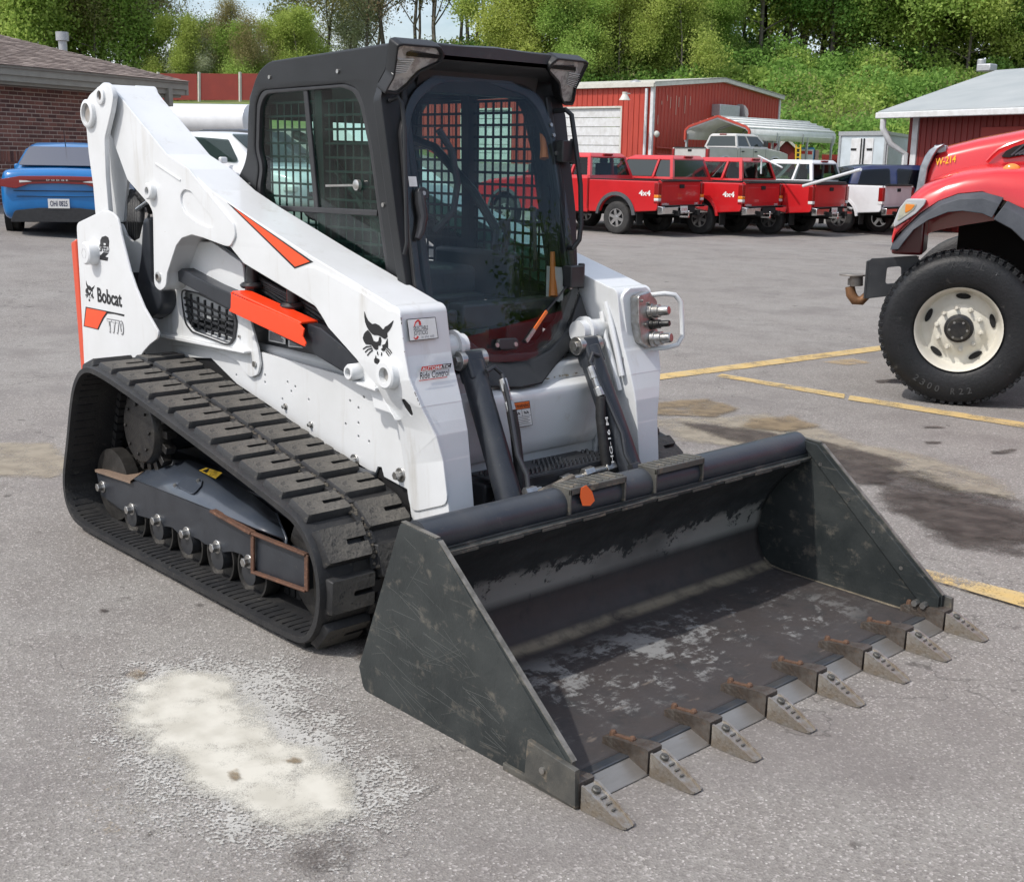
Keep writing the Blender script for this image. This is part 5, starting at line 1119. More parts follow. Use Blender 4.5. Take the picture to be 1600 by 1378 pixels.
# top tube and lip
b = B(); b.cyl((.700, -hwb, .578), (.700, hwb, .578), .056, n=40); TT = b.build('torsion_tube', mat('blue_grey_paint', (.030, .035, .044), .34, col2=(.050, .054, .060), scale=6, lo=.4, hi=.75, col3=(.16, .13, .11), scale3=24, lo3=.62, hi3=.82, bump=.08, rvar=.2), BK, smooth=60)
b = B(); b.box((.752, 0, .545), (.014, 2*hwb, .012)); b.prism([(.742, -hwb, .548), (.775, -hwb, .538), (.775, -hwb, .528), (.735, -hwb, .520)], (0, 2*hwb, 0)); b.build('bucket_lip', BUCKET, BK, bevel=.002)
for k in range(10):
    y_ = -.86+k*.19; b = B(); b.box((.779, y_, .532), (.004, .105, .008)); b.build('lip_weld', MC['scraped_steel'], BK)
b = B(); b.prism([(.775, -hwb, .528), (.790, -hwb, .520), (.700, -hwb, .44), (.660, -hwb, .44), (.735, -hwb, .518)], (0, 2*hwb, 0)) if 0 else None
# two tread steps on the tube
for (u0, u1, py0, py1) in ((884, 972, 770, 745), (1018, 1094, 735, 712)):
    ya_ = Xp(u0, py0, .745).y; yb_ = Xp(u1, py1, .745).y; ym = (ya_+yb_)/2; w_ = abs(yb_-ya_)
    b = B(); b.box((.722, ym, .640), (.085, w_, .008)); b.box((.763, ym, .632), (.008, w_, .022)); 
    for yy in (ya_+.004, yb_-.004): b.prism([(.68, yy-.004, .636), (.767, yy-.004, .640), (.767, yy-.004, .555), (.74, yy-.004, .545)], (0, .008, 0))
    stp = b.build('bucket_step', MC['scraped_steel'], BK, bevel=.002)
    b = B(); n_ = 8
    for k in range(n_):
        b.box((.722, ya_+(k+.5)*(yb_-ya_)/n_, .6455), (.07, .008, .005), Matrix.Rotation(.25, 3, 'Z'))
    b.build('step_ridge', MC['scraped_steel'], stp, bevel=.001)
o = plate('spray_mark', 'x', [(0, 0), (1, 0), (1, 1)], .7, .71, ORANGE, BK, .001) if 0 else None
p = Xp(918, 778, .769); m_ = mat('orange_spray', (.90, .15, .03), .6)
b = B(); pts = [Xp(*q, .7685) for q in [(908, 762), (916, 758), (925, 768), (929, 782), (922, 790), (910, 790), (906, 776)]]; b.prism(pts, (.0012, 0, 0)); b.build('orange_spray_mark', m_, BK)
# cutting edge in two tones
b = B(); b.prism([(1.285, -hwb, .017), (1.345, -hwb, .026), (1.418, -hwb, .010), (1.427, -hwb, .002), (1.285, -hwb, .002)], (0, 2*hwb, 0)); 
CE = b.build('cutting_edge', mat('polished_edge', (.29, .28, .27), .36, metal=.65, col2=(.21, .20, .185), scale=9, col3=(.2, .16, .12), scale3=30, lo3=.6, bump=.15, stretch=(1, .2, 1)), BK, bevel=.002)
b = B(); b.prism([(1.306, -hwb, .0175), (1.310, -hwb, .025), (1.347, -hwb, .031), (1.350, -hwb, .027), (1.345, -hwb, .018)], (0, 2*hwb, 0)); b.build('edge_backing', mat('blue_steel', (.055, .065, .080), .35, metal=.4, col2=(.09, .09, .09), scale=14, bump=.1), BK, bevel=.002)
b = B(); b.prism([(1.215, -hwb, .018), (1.262, -hwb, .018), (1.260, -hwb, .0285), (1.218, -hwb, .026)], (0, 2*hwb, 0)) if 0 else b.box((1.302, 0, .0205), (.008, 1.9, .009)); b.build('weld_seam', MC['scraped_steel'], BK)
# inner weld seams at the side plates
for sg in (-1, 1):
    b = B(); b.tube([(x_, sg*(hwb-.006), z_+.004) for x_, z_ in sh[1:]], .009, 6); b.build('weld_seam', mat('dusty_weld', (.20, .17, .12), .9, col2=(.10, .085, .065), scale=20, bump=.5) if 'dusty_weld' not in MC else MC['dusty_weld'], BK)
b = B()
for k in range(60):
    yy = -hwb+2*hwb*(k+.5)/60; b.sph((.575+random.uniform(-.004, .006), yy, .064), .017, 6, 4, (1.2, 1.2, .6))
# teeth
def tooth_meshes():
    W1 = .036
    b = B()    # shank: rises to a shoulder, clamps the edge
    S_ = [(-.185, .020, .046, .019), (-.15, .020, .058, .021), (-.085, .018, .066, .023), (-.045, .003, .074, .028), (-.010, .0, .077, .031), (0, .0, .074, .031)]
    b.loft([[(x_, -w_, z0), (x_, w_, z0), (x_, w_*.96, z1), (x_, -w_*.96, z1)] for x_, z0, z1, w_ in S_])
    sh_ = b.mesh(STEELD, 30, 'tooth_shank')
    b = B()    # tip: box shoulder then a wedge with hollow top
    S_ = [(.007, .0, .070, .029), (.022, .0, .068, .029), (.075, .0, .046, .027), (.125, .001, .024, .024), (.150, .002, .013, .021), (.158, .004, .009, .017)]
    b.loft([[(x_, -w_, z0), (x_, w_, z0), (x_, w_, z1), (x_, w_*.72, z1), (x_, w_*.70, z1-.005), (x_, -w_*.70, z1-.005), (x_, -w_*.72, z1), (x_, -w_, z1)] for x_, z0, z1, w_ in S_])
    tp = b.mesh(STEEL, 30, 'tooth_tip')
    b = B(); b.lathe((.034, 0, .055), (.038, 0, .067), [(0, .013), (.8, .013), (1, .010)], 14, True); b.lathe((.038, 0, .066), (.039, 0, .069), [(0, .005), (1, .005)], 8)
    for k in range(3): b.box((.062+k*.020, random.uniform(-.004, .004), .0485-k*.0085), (.005, .022-.004*k, .006), Matrix.Rotation(R(24), 3, 'Y'))
    dm = b.mesh(MC['scraped_steel'], 30, 'tooth_boss')
    b = B(); 
    for x_ in (-.160, -.085): b.lathe((x_, 0, .052+(x_+.16)*.12), (x_, 0, .070+(x_+.16)*.10), [(0, .011), (.7, .0105), (1, .007)], 8)
    b.box((-.122, 0, .060), (.07, .013, .010), Matrix.Rotation(R(-7), 3, 'Y')); bm_ = b.mesh(mat('brown_bolt', (.085, .045, .030), .8, col2=(.14, .075, .04), scale=70, bump=.4), 30, 'tooth_bolt')
    return sh_, tp, dm, bm_
TM = tooth_meshes()
for i in range(8):
    y_ = -.977+i*.279; px_ = 1.424; base = Vector((px_, y_, .001))
    t = obj('tooth', TM[0], BK, base); t.scale = (1, 1, random.uniform(.98, 1.03)); t.rotation_euler = (0, 0, random.uniform(-.02, .02))
    for me, nm in ((TM[1], 'tooth_tip'), (TM[2], 'tip_boss'), (TM[3], 'shank_bolts')): o = obj(nm, me, t)
# bolts on the side plates' edge
for sg in (-1, 1):
    for q in [(.86, .545), (1.00, .43), (1.12, .325), (1.25, .21)]:
        p = Vector((q[0]-.03, sg*(hwb+(.0165 if sg < 0 else -.0145)), q[1]-.02)); B().cyl(p, p+Vector((0, -.0012, 0)), .008, n=12).build('plate_hole', ASPH_DK if sg < 0 else ZINC, BK)
for x_ in (1.30, 1.335): B().cyl((x_, hwb-.01, .075), (x_, hwb-.04, .075), .013, n=6).build('plate_bolt', ZINC, BK)
for sg in (-1, 1):
    yy = sg*(hwb+.008)
    b = B(); b.beam((.822, yy, .603), (1.392, yy, .124), .0165, .0035, (0, 0, 1)); b.beam((.645, yy, .6205), (.812, yy, .609), .0165, .003, (0, 0, 1)); b.build('worn_edge', mat('bare_edge', (.22, .21, .19), .5, metal=.4, col2=(.12, .115, .10), scale=22, lo=.4, hi=.6) if 'bare_edge' not in MC else MC['bare_edge'], BK)
b = B(); b.beam((.7765, -hwb, .5405), (.7765, hwb, .5405), .002, .004); b.build('lip_edge', MC['bare_edge'], BK)
# scratches on the near side plate (scored into the paint, shallow)
b = B()
for k in range(120):
    u = random.random(); x0 = random.uniform(.48, 1.3); zmax = .60 if x0 < .8 else .6-(x0-.8)*.83
    z0 = random.uniform(.03, max(.05, min(zmax, .08+(x0-.42)*2.3))-.02); L_ = random.uniform(.03, .22); a_ = random.gauss(-.25, .22) if k % 4 else random.gauss(.4, .5)
    x1 = x0+L_*math.cos(a_); z1 = z0+L_*math.sin(a_)
    if z1 < .02 or x1 > 1.33 or z1 > (.58 if x1 < .82 else .58-(x1-.82)*.84): continue
    b.beam((x0, -hwb-.0162, z0), (x1, -hwb-.0162, z1), .0004, random.uniform(.0004, .0011), (0, 0, 1))
sc_o = b.build('paint_scratches', mat('bare_scratch', (.085, .09, .085), .6), BK, smooth=0); sc_o['kind'] = 'stuff'
# ================================================================ VEHICLES
def paint(name, c, rough=.28, coat=.5): return mat(name, c, rough, coat=coat, col2=(c[0]*.86, c[1]*.86, c[2]*.86), scale=2.5, col3=(c[0]*.6+.08, c[1]*.6+.075, c[2]*.6+.06), scale3=9, lo3=.66, hi3=.95)
CARRED = paint('fleet_red_paint', (.52, .014, .018)); CARWHT = paint('fleet_white_paint', (.68, .69, .70)); CARSIL = paint('silver_paint', (.46, .45, .43), .3)
CARBLU = paint('bright_blue_paint', (.003, .15, .42)); CARNAV = paint('navy_paint', (.014, .022, .075)); CARBLK = paint('black_car_paint', (.012, .013, .015))
TYRE = mat('tyre_rubber', (.020, .020, .021), .8, col2=(.045, .043, .04), scale=6, bump=.3, bscale=40)
ALLOY = mat('alloy_wheel', (.55, .55, .55), .28, metal=.85, col2=(.42, .42, .41), scale=10)
TRIM = mat('grey_trim', (.045, .048, .055), .6, col2=(.07, .07, .075), scale=8)
UNDER = mat('underbody', (.010, .010, .010), .9)
GLASS_P = glassmat('pickup_glass', (.62, .70, .68), .9)
def wheel(par, x, y, r, w, out, rimm=ALLOY, rr=None, spokes=6):
    """out = +1 / -1: which way the face looks along y"""
    rr = rr or r*.56
    q = obj('wheel', None, par)
    b = B(); y0 = y-out*w/2; y1 = y+out*w/2
    b.lathe((x, y0, r), (x, y1, r), [(0, rr), (.0, r*.90), (.06, r*.97), (.18, r), (.82, r), (.94, r*.97), (1, r*.90), (1.0, r*.72), (.98, rr)], 28, caps=False); b.build('tyre', TYRE, q, smooth=40)
    b = B(); b.lathe((x, y1-out*.015, r), (x, y1-out*.09, r), [(0, rr), (.1, rr*.93), (.8, rr*.85), (1, rr*.3), (1, .01)], 24, caps=False)
    b.build('rim_barrel', mat('rim_shadow', (.10, .10, .10), .5, metal=.5) if 'rim_shadow' not in MC else MC['rim_shadow'], q)
    b = B()
    for k in range(spokes):
        a = 2*math.pi*k/spokes+.3; d_ = Vector((math.cos(a), 0, math.sin(a))); c = Vector((x, y1-out*.03, r))
        b.beam(c+d_*rr*.2, c+d_*rr*.95, rr*.32, .03, (0, 1, 0))
    b.lathe((x, y1-out*.05, r), (x, y1-out*.012, r), [(0, rr*.35), (.7, rr*.35), (1, rr*.2)], 20); b.lathe((x, y1-out*.03, r), (x, y1-out*.01, r), [(0, rr), (0, rr*.99), (1, rr*.99), (1, rr*.9), (0, rr*.88)], 28, caps=False)
    b.build('rim', rimm, q)
    return q
def arc(cx, cz, r, a0, a1, n=10): return [(cx+r*math.cos(R(a0+(a1-a0)*i/n)), cz+r*math.sin(R(a0+(a1-a0)*i/n))) for i in range(n+1)]
def pickup(name, label, P, glass, loc, rz, group, crew=False, style='gm', flare=TRIM, text4=True, letters=('SIERRA', 'GMC'), plate_=True, bedtop=None):
    """rear axle over the origin; x forward, y to the driver's side, z up"""
    t = thing(name, label, 'pickup truck', loc, rz, group)
    wb = 3.64; xr = -1.22; rr = .395; hw = .97; zb = 1.30; zc = 1.335; cab0 = .86; cab1 = 2.95 if not crew else 3.05
    body = obj('body', None, t)
    def side(x0, x1, top, nm):
        lo = .56; pts = []
        for (a, c) in top: pts.append((a, c))
        pts += [(x1, lo)]
        for ax in (wb, 0):
            if x0 < ax < x1: pts += arc(ax, .42, .50, -0+16, 164)[::1] if True else []
        pts += [(x0, lo)]
        return pts
    bed = [(xr, .66), (xr, zb-.01), (cab0-.02, zb), (cab0-.02, .52)]+[(.60, .52)]+arc(0, .42, .50, 14, 166)+[(-.62, .56), (xr+.05, .60)]
    front = [(cab0, .50), (cab0, zc), (2.9, zc-.03), (3.4, zc-.08), (4.3, zc-.16), (4.62, 1.10), (4.66, .70), (4.5, .52), (4.24, .52)]+arc(wb, .42, .50, 14, 166)+[(3.02, .50)]
    for sg in (-1, 1):
        for nm, pts in (('bed_side', bed), ('cab_side', front)):
            o = plate(nm, 'y', fillet(pts, .03, 2), min(sg*hw, sg*(hw-.09)), max(sg*hw, sg*(hw-.09)), P, body, .022)
        if flare is not None:
            for ax in (0, wb):
                b = B(); A1 = arc(ax, .42, .515, 6, 174, 14); A2 = arc(ax, .42, .60 if flare is not P else .58, 6, 174, 14); y0_, y1_ = sg*(hw-.03), sg*(hw+.035)
                b.loft([[(p[0], y0_, p[1]), (p[0], y1_, p[1]), (q[0], y1_-sg*.012, q[1]), (q[0], y0_, q[1])] for p, q in zip(A1, A2)]); b.build('wheel_flare', flare, body, smooth=50)
        # door seam lines and handles
        for xs in ([1.02, 1.98, 2.9] if crew else [cab0+.02, 1.68, 2.9]):
            b = B(); b.box((xs, sg*(hw+.001), .96), (.012, .006, .74)); b.build('door_seam', UNDER, body, smooth=0)
        for xs in ([1.20, 2.15] if crew else [1.85]):
            b = B(); b.box((xs, sg*(hw+.02), 1.17), (.17, .03, .055)); b.build('door_handle', PLASTIC, body, bevel=.01)
    b = B(); b.box((-.18, 0, .80), (2.0, 1.80, .20)); b.box((1.9, 0, .85), (2.1, 1.80, .8)); b.box((3.6, 0, .98), (1.9, .8, .5)); b.build('floor_pan', UNDER, body)
    b = B(); b.loft([[(2.9, -.93, zc-.06), (2.9, .93, zc-.06), (2.9, .86, zc+.02), (2.9, -.86, zc+.02)], [(3.5, -.93, zc-.12), (3.5, .93, zc-.12), (3.5, .84, zc-.03), (3.5, -.84, zc-.03)], [(4.4, -.9, zc-.24), (4.4, .9, zc-.24), (4.4, .78, zc-.13), (4.4, -.78, zc-.13)], [(4.66, -.84, .9), (4.66, .84, .9), (4.62, .74, 1.08), (4.62, -.74, 1.08)]]); b.build('hood', P, body, bevel=.02)
    b = B(); b.box((4.66, 0, .62), (.22, 1.94, .26)); b.build('front_bumper', CHROME, t, bevel=.03)
    # cab
    zr = 1.93; hb_, ht_ = .90, .70
    secs = [(cab0, zc-.03, cab0+.16, zr-.03)]
    b = B(); x0, x1 = cab0+.01, cab1+.18; x0t, x1t = cab0+.16, cab1-.55
    low = [(x0, -hb_), (x0, hb_), (x1, hb_), (x1, -hb_)]; top = [(x0t, -ht_), (x0t, ht_), (x1t, ht_), (x1t, -ht_)]
    hm = .93; b.loft([[(p[0], p[1], zc-.04) for p in low], [(l[0]*(1-hm)+p[0]*hm, l[1]*(1-hm)+p[1]*hm, zc-.04+(zr-zc)*hm) for l, p in zip(low, top)], [(p[0]+(.05 if i < 2 else -.10), p[1]*.93, zr) for i, p in enumerate(top)]])
    b.bm.free(); CBd = obj('cab', None, t); lerp2 = lambda l, p, h: (l[0]*(1-h)+p[0]*h, l[1]*(1-h)+p[1]*h, zc-.04+(zr-zc)*h)
    b = B(); b.loft([[lerp2(l, p, 0) for l, p in zip(low, top)], [lerp2(l, p, .16) for l, p in zip(low, top)]]); b.build('cab_sill', P, CBd)
    b = B(); b.loft([[lerp2(l, p, .86) for l, p in zip(low, top)], [lerp2(l, p, .95) for l, p in zip(low, top)], [(p[0]+(.06 if i < 2 else -.12), p[1]*.90, zr) for i, p in enumerate(top)]]); b.build('roof', P, CBd, bevel=.02, seg=3)
    for l, p in zip(low, top): b = B(); b.beam(Vector(lerp2(l, p, .1)).lerp(Vector(((x0+x1)/2, 0, zc)), .035), Vector(lerp2(l, p, .9)).lerp(Vector(((x0+x1)/2, 0, zr-.1)), .05), .085, .085, (1, 0, 0)); b.build('cab_pillar', P, CBd)
    for sg in (-1, 1):
        for s_ in ((.29,) if not crew else (.43,)):
            A_ = Vector(lerp2((x0, sg*hb_), (x0t, sg*ht_), .1)).lerp(Vector(lerp2((x1, sg*hb_), (x1t, sg*ht_), .1)), s_); C_ = Vector(lerp2((x0, sg*hb_), (x0t, sg*ht_), .9)).lerp(Vector(lerp2((x1, sg*hb_), (x1t, sg*ht_), .9)), s_)
            b = B(); b.beam(A_-Vector((0, sg*.035, 0)), C_-Vector((0, sg*.035, 0)), .10, .06, (1, 0, 0)); b.build('cab_pillar', P, CBd)
    for yy in (-.42, .42): b = B(); b.box((x0+.62, yy, zc+.10), (.14, .50, .50)); b.box((x0+.60, yy, zc+.42), (.09, .26, .18)); b.build('seat', SEATM, CBd, bevel=.03)
    b = B(); b.box((x1-.30, 0, zc+.0), (.3, 1.5, .14)); b.build('dashboard', UNDER, CBd)
    def quadon(f, pts, name, m_, off=.012):   # glass panel lying on the cab's slanted faces
        return None
    def lerpq(Aq, Bq, s_, h): return [a+(c-a)*s_ for a, c in zip(Aq, Bq)]
    zz0, zz1 = zc+.05, zr-.09
    def corner(ix, sg, h):      # ix 0 rear,1 front ; h 0..1 along height
        lx, tx_ = (x0, x0t) if ix == 0 else (x1, x1t); return Vector((lx+(tx_-lx)*h, sg*(hb_+(ht_-hb_)*h), zc-.04+(zr-zc)*h))
    def panel(nm, A0, A1, s0, s1, h0, h1, n_, r=.05, m_=None):
        P00, P10, P01 = A0(h0).lerp(A1(h0), s0), A0(h0).lerp(A1(h0), s1), A0(h1).lerp(A1(h1), s0); P11 = A0(h1).lerp(A1(h1), s1)
        fr = Frame(P00, P10-P00, P01-P00); N = fr.N
        if N.dot(n_) < 0: fr = Frame(P10, P00-P10, P11-P10)
        pts = [fr.uv(q) for q in (P00, P10, P11, P01)]
        if fr.O == P10: pts = [fr.uv(q) for q in (P10, P00, P01, P11)]
        return fplate(nm, fr, fillet([q+(r,) for q in pts], r, 3), -.012, -.004, m_ or glass, t, .002)
    panel('rear_window', lambda h: corner(0, -1, h), lambda h: corner(0, 1, h), .05, .95, .15, .87, Vector((-1, 0, 0)), .05)
    panel('windscreen', lambda h: corner(1, -1, h), lambda h: corner(1, 1, h), .05, .95, .12, .92, Vector((1, 0, 0)))
    for sg in (-1, 1):
        spl = [(.04, .26), (.32, .94)] if not crew else [(.04, .40), (.46, .95)]
        for s0, s1 in spl: panel('side_window', lambda h: corner(0, sg, h), lambda h: corner(1, sg, h), s0, s1, .15, .87, Vector((0, sg, 0)), .05)
        b = B(); b.box((cab1-.35, sg*1.09, zc+.18), (.10, .20, .26)); b.box((cab1-.33, sg*.96, zc+.12), (.05, .14, .05)); b.build('wing_mirror', PLASTIC, t, bevel=.03)
    b = B(); b.box((x0t+.0, 0, zr-.035), (.05, .36, .045)); b.build('brake_light', LENS_R, t, bevel=.01)
    # tailgate
    TGt = plate('tailgate', 'x', fillet([(-hw+.14, .70), (hw-.14, .70), (hw-.14, zb-.01), (-hw+.14, zb-.01)], .02), xr-.015, xr+.04, P, t, .015)
    plate('tailgate_recess', 'x', fillet([(-hw+.24, .80), (hw-.24, .80), (hw-.24, zb-.12), (-hw+.24, zb-.12)], .03), xr-.020, xr-.010, P, TGt, .004)
    b = B(); b.box((xr-.02, 0, zb-.005), (.09, 1.66, .03)); b.build('tailgate_cap', UNDER, TGt, bevel=.008)
    b = B(); b.box((xr-.028, 0, zb-.13), (.02, .20, .09)); b.build('tailgate_handle', UNDER, TGt, bevel=.01)
    for sg in (-1, 1): b = B(); b.box((-.18, sg*(hw-.05), zb+.008), (2.0, .10, .02)); b.build('bed_rail_cap', UNDER, t, bevel=.005)
    if bedtop is not None: b = B(); b.box((-.18, 0, zb+.03), (2.02, 1.84, .06)); b.build('bed_cover', bedtop, t, bevel=.015)
    # lamps
    for sg in (-1, 1):
        L_ = obj('tail_light', None, t)
        if style == 'gm': parts = ((LENS_R, .98, 1.25), (LENS_A, .90, .975), (LENS_W, .83, .895), (LENS_R, .78, .825))
        else: parts = ((LENS_R, .88, 1.24), (LENS_W, .80, .875))
        for m_, z0, z1 in parts:
            b = B(); b.box((xr+.035, sg*(hw-.055), (z0+z1)/2), (.13, .13, z1-z0)); b.build('lens', m_, L_, bevel=.012)
    # bumper
    b = B(); y_ = .98
    b.loft([[(xr-.02, yy, .52), (xr-.16-.04*(1-abs(yy)), yy, .53), (xr-.17-.04*(1-abs(yy)), yy, .70), (xr-.02, yy, .72)] for yy in (-.98, -.9, -.45, -.40, .40, .45, .9, .98)])
    BM = b.build('rear_bumper', CHROME if P is not CARSIL else P, t, bevel=.015)
    b = B(); b.box((xr-.215, 0, .63), (.02, .62, .14)); b.box((xr-.12, 0, .727), (.20, 1.7, .012)); b.build('bumper_step', UNDER, BM, bevel=.005)
    if plate_:
        b = B(); b.box((xr-.228, .17 if style == 'gm' else .15, .64), (.006, .30, .15)); PLt = b.build('number_plate', PAPER, BM)
        fr = Frame((xr-.232, .17, .60), (0, -1, 0), (0, 0, 1)); text('plate_print', '17 N19', fr, (-.11, 0), (.11, 0), .07, RED_INK, PLt, .001, .01)
    b = B(); b.cyl((xr-.25, 0, .47), (xr-.25, 0, .56), .02, n=10); b.sph((xr-.25, 0, .58), .028, 10, 6); b.box((xr-.14, 0, .46), (.24, .07, .04)); b.build('tow_hitch', CHROME, t)
    # lettering
    fr = Frame((xr-.016, 0, 0), (0, -1, 0), (0, 0, 1))
    if letters and letters[0]: text('badge', letters[0], fr, (-.80, .735), (-.50, .735), .045, PAPER, TGt, .002, .02, ext=.002)
    if letters and letters[1]: text('badge', letters[1], fr, (.58, .735), (.76, .735), .05, PAPER, TGt, .002, .02, ext=.002)
    if text4:
        for sg in (-1, 1):
            fr = Frame((0, sg*(hw+.002), 0), (-sg, 0, 0), (0, 0, 1)); u = -sg*(-.62) if False else 0
            a, c = (.66, .96), (1.10, .96)
            pts = lambda q: (q[0] if sg > 0 else -q[0]-0, q[1])
            if sg > 0: text('badge', '4x4', fr, (.68, .95), (1.02, .95), .12, PAPER, body, .003, .03)
            else: text('badge', '4x4', fr, (-1.02, .95), (-.68, .95), .12, PAPER, body, .003, .03)
    for ax in (0, wb):
        for sg in (-1, 1): wheel(t, ax, sg*.82, rr, .26, sg)
    b = B(); b.cyl((0, -.8, .40), (0, .8, .40), .06, n=10); b.sph((0, 0, .40), .16, 10, 6); b.box((-.2, -.42, .55), (2.6, .08, .12)); b.box((-.2, .42, .55), (2.6, .08, .12)); b.cyl((-1.0, -.55, .45), (-.3, -.55, .45), .07, n=10); b.box((1.9, 0, .50), (2, 1.1, .12)); b.build('chassis', UNDER, t)
    for sg in (-1, 1): b = B(); b.box((-.60, sg*.80, .42), (.02, .26, .34)); b.build('mud_flap', UNDER, t)
    return t
# heading: forward swung from the view axis towards the photo's left
def hd(deg): return YAW+R(deg)
def place_px(px, py, dguess=None):
    p, r, d = ground_at(px, py); return p, r, d
PK = [('pickup_truck', 'red pickup with grey wheel flares, nearest the loader cab, red 4x4 lettering plate on bumper', CARRED, 963, 366, dict(flare=TRIM)),
      ('pickup_truck', 'middle red pickup with red wheel flares and dark tinted rear window', CARRED, 1092, 366, dict(flare=CARRED, plate_=False)),
      ('pickup_truck', 'red pickup with rounded tail lights, between the other red pickup and the white one', CARRED, 1200, 366, dict(flare=None, style='new', letters=('', 'GMC'), text4=False, bedtop=PLASTIC)),
      ('pickup_truck', 'white pickup beside the red ones, long cab and flared rear wheel arch', CARWHT, 1309, 364, dict(flare=CARWHT, style='new', letters=None, text4=False))]
PK[0] = (PK[0][0], 'red pickup with grey wheel flares and 4x4 lettering, nearest the loader cab')+PK[0][2:]
for nm, lb, P, px, py, kw in PK:
    p, r, d = ground_at(px, py)
    rz = hd(48.5); f = Vector((math.cos(rz), math.sin(rz), 0)); l = Vector((-f.y, f.x, 0))
    glass = GLASS_K if kw.get('flare') is CARRED else GLASS_P
    q = p-l*.90
    pickup(nm, lb, P, glass, (q.x, q.y, p.z), rz, 'pickups parked in the back row', **kw)
# long pale pole lying out of the beds
def D3(px, py, d): return Dp(px, py, d)
a, c = D3(1255, 291, 29.5), D3(1345, 265, 27.5)
b = B(); b.cyl(a, c, .035, n=10); tag(b.build('pole', CARWHT), 'long white pole sticking up out of the red pickup bed', 'pole')
a, c = D3(1185, 244, 33), D3(1222, 262, 31); b = B(); b.cyl(a, c, .022, n=8); b.cyl(D3(1190, 247, 33), D3(1189, 272, 33), .022, n=8); tag(b.build('rail', CARWHT), 'short white rail between the red pickups and the silver one', 'rail')
# silver pickup under the carport
p, r, d = ground_at(1130, 274); silv_d = 58.0
g = W((1130-800)*silv_d/FPX*1.0, silv_d); gz = 1.0
q = Dp(1130, 277, 53.5); rz = hd(-46.5)
f = Vector((math.cos(rz), math.sin(rz), 0)); l = Vector((-f.y, f.x, 0)); q.z -= .08
pickup('pickup_truck', 'silver crew-cab pickup parked under the white carport', CARSIL, GLASS_K, (q.x-l.x*-.9, q.y-l.y*-.9, q.z), rz, 'pickups parked in the back row', crew=True, style='new', letters=None, text4=False, flare=CARSIL, plate_=False)
